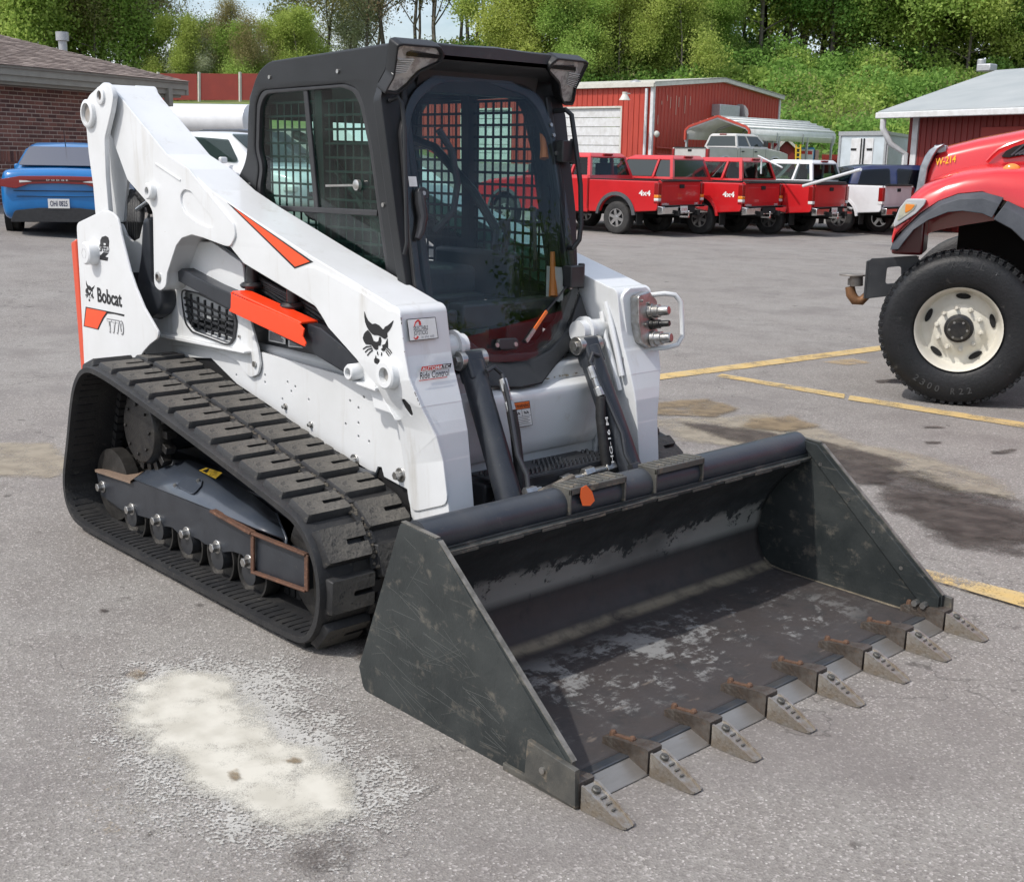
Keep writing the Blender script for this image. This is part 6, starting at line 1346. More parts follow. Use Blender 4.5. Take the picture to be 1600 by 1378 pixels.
# ---- cars: lofted lower body and greenhouse
def car(name, label, P, loc, rz, kind='sedan', glass=GLASS_C, group=None):
    t = thing(name, label, 'car', loc, rz, group)
    K = dict(sedan=dict(L=4.65, wb=2.70, ro=1.0, belt=.98, roof=1.47, hw=.92, hood=.88, deck=1.06, r=.34), suv=dict(L=4.8, wb=2.8, ro=.95, belt=1.12, roof=1.75, hw=.94, hood=1.08, deck=1.12, r=.37), van=dict(L=5.1, wb=3.0, ro=1.0, belt=1.12, roof=1.82, hw=.98, hood=1.05, deck=1.1, r=.37))[kind]
    xr = -K['ro']; xf = xr+K['L']; hw = K['hw']; be = K['belt']; rf = K['roof']; dk = K['deck']
    def ring(x, w, z0, z1, zs):      # half hexagonal body section
        return [(x, -w*.86, z0), (x, -w*.97, z0+.10), (x, -w, zs), (x, -w*.955, z1-.05), (x, -w*.86, z1), (x, 0, z1+.02), (x, w*.86, z1), (x, w*.955, z1-.05), (x, w, zs), (x, w*.97, z0+.10), (x, w*.86, z0)]
    b = B(); Sx = [(xr+.0, hw*.80, .40, dk-.16, .62), (xr+.06, hw*.92, .26, dk-.03, .66), (xr+.18, hw*.97, .22, dk, .70), (xr+.55, hw, .20, dk+.0, .72), (xr+1.2, hw, .20, be+.02, .72), (xr+2.6, hw, .20, be, .70), (xr+3.2, hw, .20, be-.03, .68), (xr+3.7, hw*.98, .22, K['hood'], .66), (xr+4.3, hw*.94, .24, K['hood']-.09, .60), (xf-.1, hw*.85, .28, K['hood']-.20, .55), (xf, hw*.70, .36, .60, .52)]
    b.loft([ring(*q) for q in Sx]); body = b.build('body', P, t, smooth=60); sub = body.modifiers.new('s', 'SUBSURF'); sub.levels = 1; sub.render_levels = 2
    # wheel wells: dark discs set just proud of the skin
    for ax in (0, K['wb']):
        for sg in (-1, 1):
            b = B(); b.cyl((ax, sg*(hw-.10), K['r']+.01), (ax, sg*(hw+.004), K['r']+.01), K['r']+.065, n=28); b.build('wheel_arch', UNDER, body)
            wheel(t, ax, sg*(hw-.09), K['r'], .22, sg, spokes=5, rr=K['r']*.66)
    # greenhouse
    if kind == 'sedan': G = [(xr+.42, hw*.78, dk-.02, hw*.76, dk), (xr+1.15, hw*.88, be, hw*.66, rf-.09), (xr+1.7, hw*.90, be, hw*.64, rf-.01), (xr+2.3, hw*.90, be, hw*.64, rf), (xr+2.75, hw*.90, be, hw*.66, rf-.06), (xr+3.55, hw*.86, be-.03, hw*.84, be)]
    else: G = [(xr+.06, hw*.86, be-.05, hw*.84, be), (xr+.30, hw*.90, be, hw*.72, rf-.10), (xr+.8, hw*.91, be, hw*.72, rf-.01), (xr+2.2, hw*.91, be, hw*.72, rf), (xr+2.8, hw*.90, be, hw*.72, rf-.06), (xr+3.7, hw*.86, be-.03, hw*.84, be)]
    def gring(x, w0, z0, w1, z1): return [(x, -w0, z0-.05), (x, -w1, z1-.03), (x, -w1*.85, z1), (x, 0, z1+.012), (x, w1*.85, z1), (x, w1, z1-.03), (x, w0, z0-.05)]
    b = B(); b.m(P).loft([gring(*q) for q in G]); gh = b.build('greenhouse', None, t, smooth=60)
    # glass panels laid on the greenhouse
    def gp(nm, pts, off): 
        n_ = (Vector(pts[1])-Vector(pts[0])).cross(Vector(pts[2])-Vector(pts[0])).normalized()
        if n_.dot(Vector(off)) < 0: n_ = -n_; pts = pts[::-1]
        fr = Frame(pts[0], Vector(pts[1])-Vector(pts[0]), n_.cross(Vector(pts[1])-Vector(pts[0])))
        q = [fr.uv(Vector(p_)) for p_ in pts]; return fplate(nm, fr, fillet([z+(.06,) for z in q], .05, 3), .006, .016, glass, t, .001)
    def gpt(i, h, s_, sg=1):
        x, w0, z0, w1, z1 = G[i]; return Vector((x, sg*s_*(w0+(w1-w0)*h), z0+(z1-z0)*h))
    def mid(i, j, k, h, sg, s_=1.0): return gpt(i, h, s_, sg).lerp(gpt(j, h, s_, sg), k)
    gt = lambda i, s_, k=0: Vector((G[i][0], s_*G[i][3]*.90, G[i][4]+.006+k)); gp('rear_window', [gt(0, -1, .03), gt(0, 1, .03), gt(1, 1), gt(1, -1)], (-1, 0, .5))
    gp('windscreen', [gt(5, -1, .03), gt(5, 1, .03), gt(4, 1), gt(4, -1)], (1, 0, .5))
    for sg in (-1, 1):
        gp('side_window', [mid(1, 2, .0, .10, sg), mid(2, 3, .35, .10, sg), mid(2, 3, .35, .86, sg), mid(1, 2, .35, .86, sg)], (0, sg, 0))
        gp('side_window', [mid(2, 3, .5, .10, sg), mid(4, 5, .45, .10, sg), mid(4, 5, .02, .84, sg), mid(2, 3, .5, .86, sg)], (0, sg, 0))
        b = B(); b.box((xf-.25, sg*hw*.80, .66), (.30, .24, .14)); b.build('headlight', LENS_W, t, bevel=.04)
        b = B(); b.box((xr+2.95, sg*(hw+.08), be+.06), (.10, .18, .13)); b.build('wing_mirror', P, t, bevel=.03)
    b = B(); b.box((xf-.02, 0, .52), (.08, 1.1, .16)); b.build('front_grille', UNDER, t, bevel=.02)
    return t, K, xr
# blue sedan seen from behind
p, r, d = ground_at(101, 369)
hdg = hd(13)
f = Vector((math.cos(hdg), math.sin(hdg), 0))
BC, K, xr = car('sedan', 'bright blue sedan seen from behind by the brick building', CARBLU, (p.x+f.x*.6, p.y+f.y*.6, p.z), hdg, glass=mat('grey_rear_glass', (.10, .10, .115), .12, spec=.6))
# the wide wrap-round tail light, boot shut line, plate, lower dark bumper, antenna
def rearplate(nm, pts, x, m_, par, th=.02, bv=.006): return plate(nm, 'x', pts, x-th, x, m_, par, bv)
TLt = rearplate('tail_light', fillet([(.88, .79, .02), (.85, .89, .03), (.55, .945, .1), (0, .955, .2), (-.55, .945, .1), (-.85, .89, .03), (-.88, .79, .02), (-.62, .755, .06), (-.42, .825, .06), (0, .84, .1), (.42, .825, .06), (.62, .755, .06)], .02), xr+.01, LENS_R, BC, .05)
rearplate('light_band', fillet([(.50, .885), (0, .90), (-.50, .885), (-.38, .865), (0, .872), (.38, .865)], .01), xr-.042, mat('dark_red_band', (.05, .006, .006), .2), TLt, .006, .001)
for sg in (-1, 1): rearplate('reverse_light', [(sg*.56, .845), (sg*.38, .86), (sg*.38, .875), (sg*.56, .88)][::sg], xr-.041, LENS_W, TLt, .006, .001)
frb = Frame((xr-.045, 0, 0), (0, -1, 0), (0, 0, 1)); text('badge', 'D O D G E', frb, (-.16, .877), (.16, .877), .022, CHROME, TLt, .004, .02)
text('badge', 'Charger', Frame((xr-.012, 0, 0), (0, -1, 0), (0, 0, 1)), (-.52, .70), (-.34, .70), .022, CHROME, BC, .008, .02) if 0 else None
rearplate('rear_bumper', fillet([(.74, .24), (.66, .42, .08), (.3, .46), (-.3, .46), (-.66, .42, .08), (-.74, .24)], .03), xr+.02, PLASTIC, BC, .05)
NP = rearplate('number_plate', [(.16, .455), (-.16, .455), (-.16, .60), (.16, .60)], xr-.02, PAPER, BC, .02, .002)
text('plate_print', 'OHI 0825', Frame((xr-.042, 0, 0), (0, -1, 0), (0, 0, 1)), (-.13, .49), (.13, .49), .08, MC['navy_paint'], NP, .001, .015)
b = B(); b.cyl((xr+1.25, 0, 1.40), (xr+1.12, 0, 1.66), .008, .004, 6); b.build('aerial', PLASTIC, BC)
b = B(); b.beam((xr-.005, -.66, .72), (xr-.0, .66, .72), .01, .01); b.beam((xr-.005, -.62, .635), (xr-.0, .62, .635), .01, .008); b.build('boot_seam', UNDER, BC)
# white car in front of it
def carat(px, py, d, hh, *a, **k):
    q = Dp(px, py, d); return car(*a[:3], (q.x, q.y, T((q-CAM).dot(RH), d)), hd(hh), **k)
carat(108, 300, 29, 70, 'sedan', 'white sedan behind the blue one, mostly hidden by the loader', CARWHT, None)
carat(300, 300, 27, -122, 'sport_utility', 'white sport utility with sloping windscreen behind the lift arm', CARWHT, None, kind='suv')
carat(352, 300, 37, -120, 'sport_utility', 'black pickup-like vehicle glimpsed between lift arm and cab', CARBLK, None, kind='van')
carat(1352, 330, 35.5, -82, 'sport_utility', 'navy blue sport utility behind the white pickup', CARNAV, None, kind='van')
# ================================================================ BIG RED TRUCK (right edge)
wc = Vector(hit(1497, 517, CAM+FW*8.72, FW)); vr = ray(1497, 517); vh = Vector((vr.x, vr.y, 0)).normalized()
TF = Vector((-RH.x, -RH.y, 0)); TF = (Matrix.Rotation(R(-22), 3, 'Z') @ TF)                       # forward, to the photo's left
TLf = Vector((-TF.y, TF.x, 0))
if TLf.dot(vh) > 0: TLf = -TLf                                       # left side faces the camera
trz = math.atan2(TF.y, TF.x)
TB = Vector((wc.x, wc.y, 0)); TR = thing('heavy_truck', 'big red heavy truck with W-214 on its hood and a white-rimmed wheel', 'truck', TB, trz)
def tl(px, py, Y=0.0):      # photo point on the truck's plane y=Y, in truck coordinates (x forward, z up)
    h_ = hit(px, py, TB+Vector((-math.sin(trz), math.cos(trz), 0))*Y, Vector((-math.sin(trz), math.cos(trz), 0)))-TB
    return (h_.x*math.cos(trz)+h_.y*math.sin(trz), h_.z)
c_ = tl(1497, 517); wr = 0.565
TRED = paint('truck_red_paint', (.58, .020, .024), .25, .6)
zt_ = tl(1497, 393)[1]; wr = zt_/2
WT = obj('wheel', None, TR)
yf = 0.0
def lat(par, nm, m_, prof, n=64, smooth=40, cx=c_[0], cz=None):
    b = B(); b.lathe((cx, yf, cz or wr), (cx, yf-1, cz or wr), [(-p[0] if False else p[0], p[1]) for p in prof], n, caps=False); return b.build(nm, m_, par, smooth=smooth)
TRUCKT = mat('truck_tyre', (.006, .007, .008), .5, spec=.35, col2=(.014, .014, .016), scale=5, col3=(.12, .115, .105), scale3=14, lo3=.62, hi3=.85, bump=.35, bscale=50)
lat(WT, 'tyre', TRUCKT, [(.055, wr*.52), (.03, wr*.55), (.012, wr*.62), (.0, wr*.74), (.004, wr*.86), (.022, wr*.93), (.055, wr*.968), (.10, wr*.985), (.34, wr*.985), (.40, wr*.94), (.42, wr*.7), (.40, wr*.52)])
b = B()      # shoulder and tread blocks
for k in range(56):
    a = 2*math.pi*k/56; Rm = Matrix.Rotation(-a, 3, 'Y')
    b.box(Vector((c_[0]+math.cos(a)*wr*.968, yf-.060, wr+math.sin(a)*wr*.958)), (.034, .050, .034), Rm)
    for j in range(3): b.box(Vector((c_[0]+math.cos(a+.02*j)*wr*.985, yf-.125-j*.075, wr+math.sin(a+.02*j)*wr*.985)), (.030, .060, .042), Rm)
tb = b.build('tread_block', TRUCKT, WT, smooth=0, bevel=.004); tb['kind'] = 'stuff'
RIMW = mat('cream_rim_paint', (.62, .60, .53), .45, col2=(.56, .53, .45), scale=8, col3=(.32, .22, .12), scale3=14, lo3=.64, hi3=.85)
rr_ = wr*.545
rim = lat(WT, 'rim', RIMW, [(.02, rr_*.985), (.012, rr_), (.018, rr_*.975), (.05, rr_*.93), (.11, rr_*.90), (.145, rr_*.84), (.150, rr_*.72), (.135, rr_*.60), (.105, rr_*.50), (.10, rr_*.34), (.10, rr_*.05)])
for k in range(5):
    a = R(72*k+20); o_ = Vector((c_[0]+math.cos(a)*rr_*.76, yf-.149, wr+math.sin(a)*rr_*.76)); u = Vector((-math.sin(a), 0, math.cos(a))); v_ = Vector((math.cos(a), 0, math.sin(a)))
    b = B(); vs = [o_+u*(.052*math.cos(t_))+v_*(.020*math.sin(t_)) for t_ in np.linspace(0, 2*math.pi, 14, endpoint=False)]; b.prism(vs, (0, .012, 0)); b.build('rim_slot', UNDER, rim)
for k in range(10):
    a = R(36*k+8); p = Vector((c_[0]+math.cos(a)*rr_*.50, yf-.112, wr+math.sin(a)*rr_*.50)); b = B(); b.cyl(p, p+Vector((0, .012, 0)), .020, n=12); b.cyl(p, p+Vector((0, .040, 0)), .0125, n=6); b.cyl(p, p+Vector((0, .055, 0)), .008, n=8); b.build('lug_nut', RIMW, rim)
b = B(); b.lathe((c_[0], yf-.10, wr), (c_[0], yf+.01, wr), [(0, rr_*.34), (.15, rr_*.33), (.2, rr_*.27), (.75, rr_*.25), (1, rr_*.18)], 28); b.build('hub', MC['greasy_steel'], WT)
b = B()
for k in range(6): a = R(60*k); p = Vector((c_[0]+math.cos(a)*rr_*.20, yf+.0, wr+math.sin(a)*rr_*.20)); b.cyl(p, p+Vector((0, .012, 0)), .009, n=6)
b.build('hub_bolts', ZINC, WT)
text('tyre_lettering', 'XZL 2300', Frame((c_[0], yf+.001, 0), (-1, 0, 0), (0, 0, 1)), (-.16, .13), (.16, .13), .035, mat('moulded_rubber', (.030, .031, .033), .6), WT, .001, .01, ext=.002) if 0 else None
def arctext(s_, a0, a1, rad, h, par, m_):
    for i, ch in enumerate(s_):
        if ch == ' ': continue
        a = R(a0+(a1-a0)*i/(len(s_)-1)); o_ = Vector((c_[0]-math.cos(a)*rad, yf+.0005, wr+math.sin(a)*rad))
        tan = Vector((math.sin(a), 0, math.cos(a)))*(1 if a0 > 0 else -1); tan = Vector((-(-math.sin(a)), 0, math.cos(a)))
        up_ = Vector((-math.cos(a), 0, math.sin(a)));
        if a0 < 0: up_ = -up_
        U_ = up_.cross(Vector((0, 1, 0))); U_ = Vector((0, 1, 0)).cross(up_)*-1 if False else up_.cross(Vector((0, 1, 0)))
        fr = Frame(o_, U_, up_); text('tyre_lettering', ch, fr, (-h*.35, -h/2), (h*.35, -h/2), h, m_, par, .001, .02, ext=.0015)
mr_ = mat('moulded_rubber', (.034, .035, .037), .5)
arctext('XZL+', 100, 62, wr*.84, .045, WT, mr_); arctext('2300 R22', -125, -75, wr*.80, .045, WT, mr_)
# far front wheel and rear wheels out of frame
for (x_, y_) in ((c_[0], -2.3), (c_[0]-4.4, -.1), (c_[0]-4.4, -2.3)):
    b = B(); b.lathe((x_, y_, wr), (x_, y_-.38, wr), [(0, wr*.5), (0, wr*.9), (.1, wr), (.9, wr), (1, wr*.9), (1, wr*.5)], 40, caps=False); b.lathe((x_, y_-.05, wr), (x_, y_-.1, wr), [(0, wr*.52), (1, wr*.1)], 24); q = b.build('wheel', TRUCKT, TR)
def tp(pts, Y=0.0): return [tl(p[0], p[1], Y)+tuple(p[2:3]) for p in pts]
# flares
F1o = [(1390, 391), (1394, 381), (1413, 359), (1436, 336), (1466, 315), (1497, 303.5), (1535, 300), (1568, 309)]; F1i = [(1404, 390), (1411, 380), (1428, 359), (1451, 344), (1481, 332), (1504, 330), (1535, 334), (1550, 341)]
F2o = [(1574, 314), (1600, 327), (1625, 348), (1648, 378), (1662, 410)]; F2i = [(1552, 343), (1580, 358), (1603, 380), (1622, 408), (1634, 430)]
FLR = mat('weathered_grey_plastic', (.036, .042, .052), .6, col2=(.062, .068, .080), scale=7, lo=.4, hi=.7, bump=.15, bscale=120)
for o_, i_, in ((F1o, F1i), (F2o, F2i)):
    b = B(); O_ = tp(o_, .03); I_ = tp(i_, .06)
    b.loft([[(o1[0], -.30, o1[1]-.01), (o1[0], .0, o1[1]), (o1[0]*.7+i1[0]*.3, .045, o1[1]*.7+i1[1]*.3), (i1[0], .06, i1[1]), (i1[0], .03, i1[1]), (i1[0], -.30, i1[1]+.03)] for o1, i1 in zip(O_, I_)]); b.build('fender_flare', FLR, TR, smooth=60, bevel=.006)
# red fender body: front plate profile between flare and the hood crease, rounded in depth
fo = tp([(1425, 307), (1440, 296), (1460, 286), (1490, 276), (1520, 270), (1560, 267), (1640, 270), (1700, 280)], -.18)
fi = tp([(1400, 368), (1418, 352), (1436, 334), (1466, 314), (1497, 302.5), (1535, 299), (1600, 326), (1660, 400)], -.01)
ft = tp([(1434, 296), (1446, 286), (1466, 275), (1492, 266), (1520, 260), (1560, 254), (1640, 250), (1700, 248)], -.42)
b = B()
b.loft([[(i1[0], -.03, i1[1]), (i1[0]*.5+o1[0]*.5, -.035, i1[1]*.45+o1[1]*.55), (o1[0], -.12, o1[1]), (o1[0]*.4+t1[0]*.6, -.30, o1[1]*.4+t1[1]*.6), (t1[0], -.50, t1[1]), (t1[0], -.62, t1[1]-.3), (i1[0], -.45, i1[1])] for i1, o1, t1 in zip(fi, fo, ft)], close=True)
b.build('fender', TRED, TR, smooth=70)
# hood
YH = -.48
hp = tp([(1443, 300), (1449, 262), (1455, 244), (1463, 234), (1472, 228), (1487, 224), (1527, 214), (1600, 200), (1700, 186), (1760, 180)], YH)
hb2 = tp([(1440, 306), (1448, 300), (1452, 296), (1456, 292), (1462, 289), (1478, 284), (1518, 276), (1600, 262), (1700, 262), (1760, 262)], YH)
b = B(); cy = YH-.72
secs = []
for (t1, l1) in zip(hp, hb2):
    w_ = .70; s_ = []
    for k in range(13):
        a = math.pi*k/12; e = 6.0
        yy = math.copysign(abs(math.cos(a))**(2/e), math.cos(a))*w_*1.0; zz = abs(math.sin(a))**(2/e)
        s_.append((t1[0]+(l1[0]-t1[0])*(1-zz), cy+yy, l1[1]+(t1[1]-l1[1])*zz))
    secs.append([(l1[0], cy+w_+.01, l1[1]-.35)]+s_+[(l1[0], cy-w_-.01, l1[1]-.35)])
b.loft(secs, close=True); b.build('hood', TRED, TR, smooth=60)
# grille surround in dull chrome
gsec = tp([(1430, 308), (1434, 296), (1440, 262), (1447, 246), (1454, 236), (1464, 229)], YH); gs2 = tp([(1440, 308), (1445, 294), (1450, 264), (1458, 246), (1466, 234), (1476, 226.5)], YH)
b = B()
for sg_, yc in ((1, YH+.004), (-1, YH-1.444)):
    b.loft([[(g1[0]+.01, yc, g1[1]+.006), (g2[0], yc+sg_*.015, g2[1]+.008), (g2[0], yc-sg_*.16, g2[1]-.01), (g1[0]+.02, yc-sg_*.16, g1[1]-.01)] for g1, g2 in zip(gsec, gs2)])
t5 = gsec[-1]; b.box((t5[0]-.02, cy, t5[1]-.02), (.09, 1.3, .06)); b.build('grille_surround', mat('dull_chrome', (.34, .36, .38), .35, metal=.8, col2=(.18, .2, .22), scale=14, lo=.4, hi=.7), TR, smooth=50, bevel=.008)
b = B(); g0_, g1_ = gsec[1], gsec[4]
for k in range(9): zz = g0_[1]+(g1_[1]-g0_[1])*k/8; xx = g0_[0]+(g1_[0]-g0_[0])*k/8-.03; b.box((xx, cy, zz), (.03, 1.2, .03))
b.box(((g0_[0]+g1_[0])/2-.14, cy, (g0_[1]+g1_[1])/2-.03), (.06, 1.15, .28)); b.build('radiator_grille', UNDER, TR)
# hood vent, marker lamp, crease
vt = tp([(1563, 246), (1572, 236), (1585, 229), (1600, 225), (1660, 218), (1660, 240), (1600, 243), (1575, 247)], YH+.002)
VT = plate('hood_vent', 'y', fillet([q[:2] for q in vt], .02), YH-.02, YH+.008, UNDER, TR, .004)
b = B()
for k in range(5): q0, q1_ = tl(1580+k*6, 243-k*.6, YH), tl(1600+k*16, 226-k*1.0, YH); b.beam((q0[0], YH+.012, q0[1]), (q1_[0], YH+.012, q1_[1]), .012, .008, (0, 1, 0))
b.build('vent_louvre', FLR, VT)
v2 = tp([(1542, 252), (1550, 243), (1560, 234), (1575, 227), (1600, 219), (1660, 212)], YH); b = B(); b.tube([(q[0], YH+.004, q[1]) for q in v2], .012, 6); b.build('hood_crease', TRED, TR)
ml = tl(1581, 264, -.20); b = B(); b.sph((ml[0], -.20, ml[1]-.01), .062, 14, 8, (1, .5, .75)); ML = b.build('marker_light', LENS_A, TR); b = B(); b.box((ml[0], -.20, ml[1]-.03), (.15, .075, .022)); b.build('marker_base', PAPER, ML, bevel=.006)
# W-214 in yellow
wa, wb_, wt = tl(1463, 258.5, YH+.02), tl(1494, 253, YH+.02), tl(1463.5, 246.5, YH+.02)
frT = Frame((0, YH-.020, 0), (-1, 0, 0), (0, 0, 1)); text('unit_number', 'W-214', frT, (-wa[0], wa[1]), (-wb_[0], wb_[1]), (wt[1]-wa[1])*.88, mat('gold_print', (.85, .55, .03), .4), TR, .004, .012, .28)
# headlight
hl_ = tp([(1417, 311, .03), (1449, 311, .03), (1443, 322, .03), (1430, 335, .03), (1397, 356, .01), (1396, 349, .02), (1405, 326, .03)], .015)
H1 = plate('headlight', 'y', fillet(hl_, .02), -.10, .030, mat('grey_housing', (.42, .43, .44), .4), TR, .008)
hl2 = tp([(1414, 317, .02), (1434, 318, .02), (1428, 328, .02), (1417, 336, .02), (1401, 347, .01), (1406, 328, .02)], .03)
plate('headlight_lens', 'y', fillet(hl2, .02), .028, .036, mat('hazy_lens', (.48, .46, .34), .2, coat=.3, col2=(.30, .32, .28), scale=18), H1, .004)
plate('turn_signal', 'y', fillet(tp([(1415, 319, .01), (1431, 320, .01), (1424, 328, .01), (1414, 334, .01)], .03), .01), .034, .040, LENS_A, H1, .002)
plate('bumper_corner', 'y', fillet(tp([(1397, 357), (1408, 350), (1425, 340), (1400, 366), (1394, 382), (1393, 372)], .0), .01), -.3, .012, TRED, TR, .01)
# dark wheel housing behind
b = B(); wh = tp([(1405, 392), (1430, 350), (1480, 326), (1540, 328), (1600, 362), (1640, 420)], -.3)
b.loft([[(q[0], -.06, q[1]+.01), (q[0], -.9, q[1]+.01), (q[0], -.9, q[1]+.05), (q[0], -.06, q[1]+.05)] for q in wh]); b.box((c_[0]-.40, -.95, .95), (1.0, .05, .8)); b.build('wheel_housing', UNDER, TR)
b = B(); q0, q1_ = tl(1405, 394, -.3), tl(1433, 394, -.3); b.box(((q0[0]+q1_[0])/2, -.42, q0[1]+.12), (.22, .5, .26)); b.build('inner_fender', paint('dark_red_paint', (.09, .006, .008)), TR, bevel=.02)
# front bumper frame and pipe
YB_ = -.25
bp_ = tp([(1358, 408), (1362, 404), (1433, 399.5), (1434, 404), (1448, 414), (1470, 425), (1450, 452), (1410, 460), (1353, 467)], YB_)
hole = fillet([q[:2] for q in tp([(1386, 418), (1408, 416), (1408, 435), (1400, 442), (1383, 444)], YB_)], .02)
FB = plate('front_bumper', 'y', fillet([q[:2] for q in bp_], .01), YB_-.012, YB_+.01, BLACKP, TR, .003, holes=[hole])
a = tl(1358, 408, YB_); c = tl(1353, 467, YB_); b = B(); b.prism([(a[0], YB_, a[1]), (a[0]+.02, YB_, a[1]), (c[0]+.02, YB_, c[1]), (c[0], YB_, c[1])], (0, -.12, 0))
e_ = tl(1434, 402, YB_); b.prism([(a[0], YB_, a[1]), (e_[0], YB_, e_[1]), (e_[0], YB_, e_[1]-.02), (a[0], YB_, a[1]-.02)], (0, -.12, 0)); b.build('bumper_beam', BLACKP, FB, bevel=.004)
g_ = [tl(*q, YB_-.15) for q in [(1354, 462), (1346, 470), (1336, 469), (1330, 460), (1328, 448)]]
b = B(); b.tube([(q[0], YB_-.15, q[1]) for q in g_], [.032, .036, .040, .040, .036], 14); b.build('elbow_pipe', mat('bronze_rust', (.22, .11, .05), .6, metal=.4, col2=(.12, .06, .03), scale=18, bump=.3), FB)
g2_ = tl(1338, 447, YB_-.15); g3_ = tl(1338, 431, YB_-.15); b = B(); b.cyl((g2_[0], YB_-.15, g2_[1]), (g3_[0], YB_-.15, g3_[1]), .050, n=20); b.box((g2_[0]+.05, YB_-.15, g2_[1]+.03), (.03, .04, .05)); b.cyl((g3_[0]+.03, YB_-.15, g3_[1]), (g3_[0]+.03, YB_-.15, g3_[1]+.012), .10, n=28); b.build('pipe_cap', mat('dull_grey_metal', (.28, .26, .24), .5, metal=.5, col2=(.18, .15, .13), scale=20), FB, bevel=.003)
# cab and body beyond the frame edge: plainly built, they throw the red reflection in the loader's door
x9 = hp[-1][0]; z9 = hp[-1][1]
b = B(); b.box((x9-1.0, cy, 1.55), (2.0, 2.25, 1.5)); b.loft([[(x9+.0, cy-1.1, 2.3), (x9+.0, cy+1.1, 2.3), (x9-2.0, cy+1.1, 2.3), (x9-2.0, cy-1.1, 2.3)], [(x9-.35, cy-1.0, 3.0), (x9-.35, cy+1.0, 3.0), (x9-1.9, cy+1.0, 3.0), (x9-1.9, cy-1.0, 3.0)]]); CBt = b.build('cab', TRED, TR, bevel=.05)
b = B(); b.box((x9-.12, cy, 2.62), (.04, 1.8, .5), Matrix.Rotation(R(-26), 3, 'Y')); b.build('windscreen', GLASS_K, CBt)
for sg in (-1, 1): b = B(); b.box((x9-1.0, cy+sg*1.06, 2.62), (1.1, .04, .48)); b.build('side_window', GLASS_K, CBt)
b = B(); b.box((x9-4.2, cy, 2.0), (4.2, 2.4, 2.0)); b.build('cargo_body', TRED, TR, bevel=.04)
b = B(); b.box((x9-2.8, cy, .78), (8.2, .9, .25)); b.build('chassis', UNDER, TR)

# a second red truck stands beyond the frame, ahead of the machine: the loader's door glass mirrors it
T2 = copy_tree(TR); T2['label'] = 'red heavy truck standing opposite, mirrored in the cab door glass'
T2.location = (13.7, 5.3, 0); T2.rotation_euler = (0, 0, R(-45))
# ================================================================ BUILDINGS
def ribmat(name, c, c2): return mat(name, c, .55, col2=c2, scale=2.2, lo=.35, hi=.7, col3=(.52, .30, .25), scale3=7, lo3=.70, hi3=.78, stretch=(6, 6, .5))
BARN = ribmat('weathered_red_siding', (.42, .050, .028), (.33, .034, .020)); BARN2 = mat('dark_red_siding', (.23, .022, .018), .6, col2=(.17, .017, .013), scale=2, stretch=(8, 8, .4))
OFFW = mat('off_white_trim', (.56, .55, .50), .5, col2=(.46, .45, .40), scale=4); GUT = mat('white_gutter', (.64, .65, .66), .4, col2=(.5, .5, .49), scale=5)
class Wall:      # local frame on a vertical wall: u along, z up, n outwards
    def __init__(s, A, Bp, z0): s.A = Vector((A.x, A.y, 0)); s.u = Vector((Bp.x-A.x, Bp.y-A.y, 0)); s.L = s.u.length; s.u.normalize(); s.n = Vector((s.u.y, -s.u.x, 0)); s.z0 = z0
    def P(s, u, z, o=0): return s.A+s.u*u+s.n*o+Vector((0, 0, z))
    def px(s, px, py): h_ = hit(px, py, s.A, s.n); return ((h_-s.A).dot(s.u), h_.z)
    def slab(s, b, u0, u1, z0, z1, o0, o1):
        return b.hexa([s.P(u0, z0, o0), s.P(u1, z0, o0), s.P(u1, z0, o1), s.P(u0, z0, o1), s.P(u0, z1, o0), s.P(u1, z1, o0), s.P(u1, z1, o1), s.P(u0, z1, o1)])
def fixn(w):
    if w.n.dot(CAM-w.A) < 0: w.n = -w.n
    return w
def bthing(name, label, cat): return thing(name, label, cat)
# ---- red metal garage
A_ = W(203*58/FPX, 58); d1 = (RH*9+FH*11).normalized(); d2 = (RH*-11+FH*9).normalized()
G = bthing('metal_garage', 'red metal-clad garage with white overhead doors and white roof edge', 'garage building')
ze = 5.10; zb_ = .6
gab = fixn(Wall(A_, A_+d1*14.2, 0)); fro = fixn(Wall(A_, A_+d2*21, 0))
gA = gab.px(1218, 168); Lg = gA[0]; zp = ze+.55
b = B(); Lh = Lg/2
b.poly([gab.P(0, zb_-.5), gab.P(Lg, zb_-.5), gab.P(Lg, ze), gab.P(Lh, zp), gab.P(0, ze)]); fback = gab.n*-.2
D3_, Q_ = None, None
doors = [(fro.px(968, 230)[0], fro.px(877, 230)[0]), (fro.px(797, 230)[0], fro.px(722, 230)[0])]
zd = fro.px(920, 170)[1]
# front wall with door openings
u_ = 0; cuts = sorted([tuple(sorted(q)) for q in doors]); prev = 0
for (a, c) in cuts:
    fro.slab(b, prev, a, zb_-.5, ze, -.15, 0); fro.slab(b, a, c, zd, ze, -.15, 0); prev = c
fro.slab(b, prev, 21, zb_-.5, ze, -.15, 0)
b.build('wall', BARN, G, smooth=0)
b = B()      # standing ribs of the cladding
k = 0.15
while k < Lg:
    zt = ze+(.55*(1-abs(k-Lh)/Lh)); b.hexa([gab.P(k-.03, zb_-.4, 0), gab.P(k+.03, zb_-.4, 0), gab.P(k+.015, zb_-.4, .03), gab.P(k-.015, zb_-.4, .03), gab.P(k-.03, zt-.1, 0), gab.P(k+.03, zt-.1, 0), gab.P(k+.015, zt-.1, .03), gab.P(k-.015, zt-.1, .03)]); k += .30
k = .15
while k < 21:
    zlo = zd+.12 if any(a-.1 < k < c+.1 for a, c in cuts) else zb_-.4
    fro.slab(b, k-.02, k+.02, zlo, ze-.05, 0, .03); k += .30
rb = b.build('cladding_rib', BARN, G, smooth=0); rb['kind'] = 'stuff'
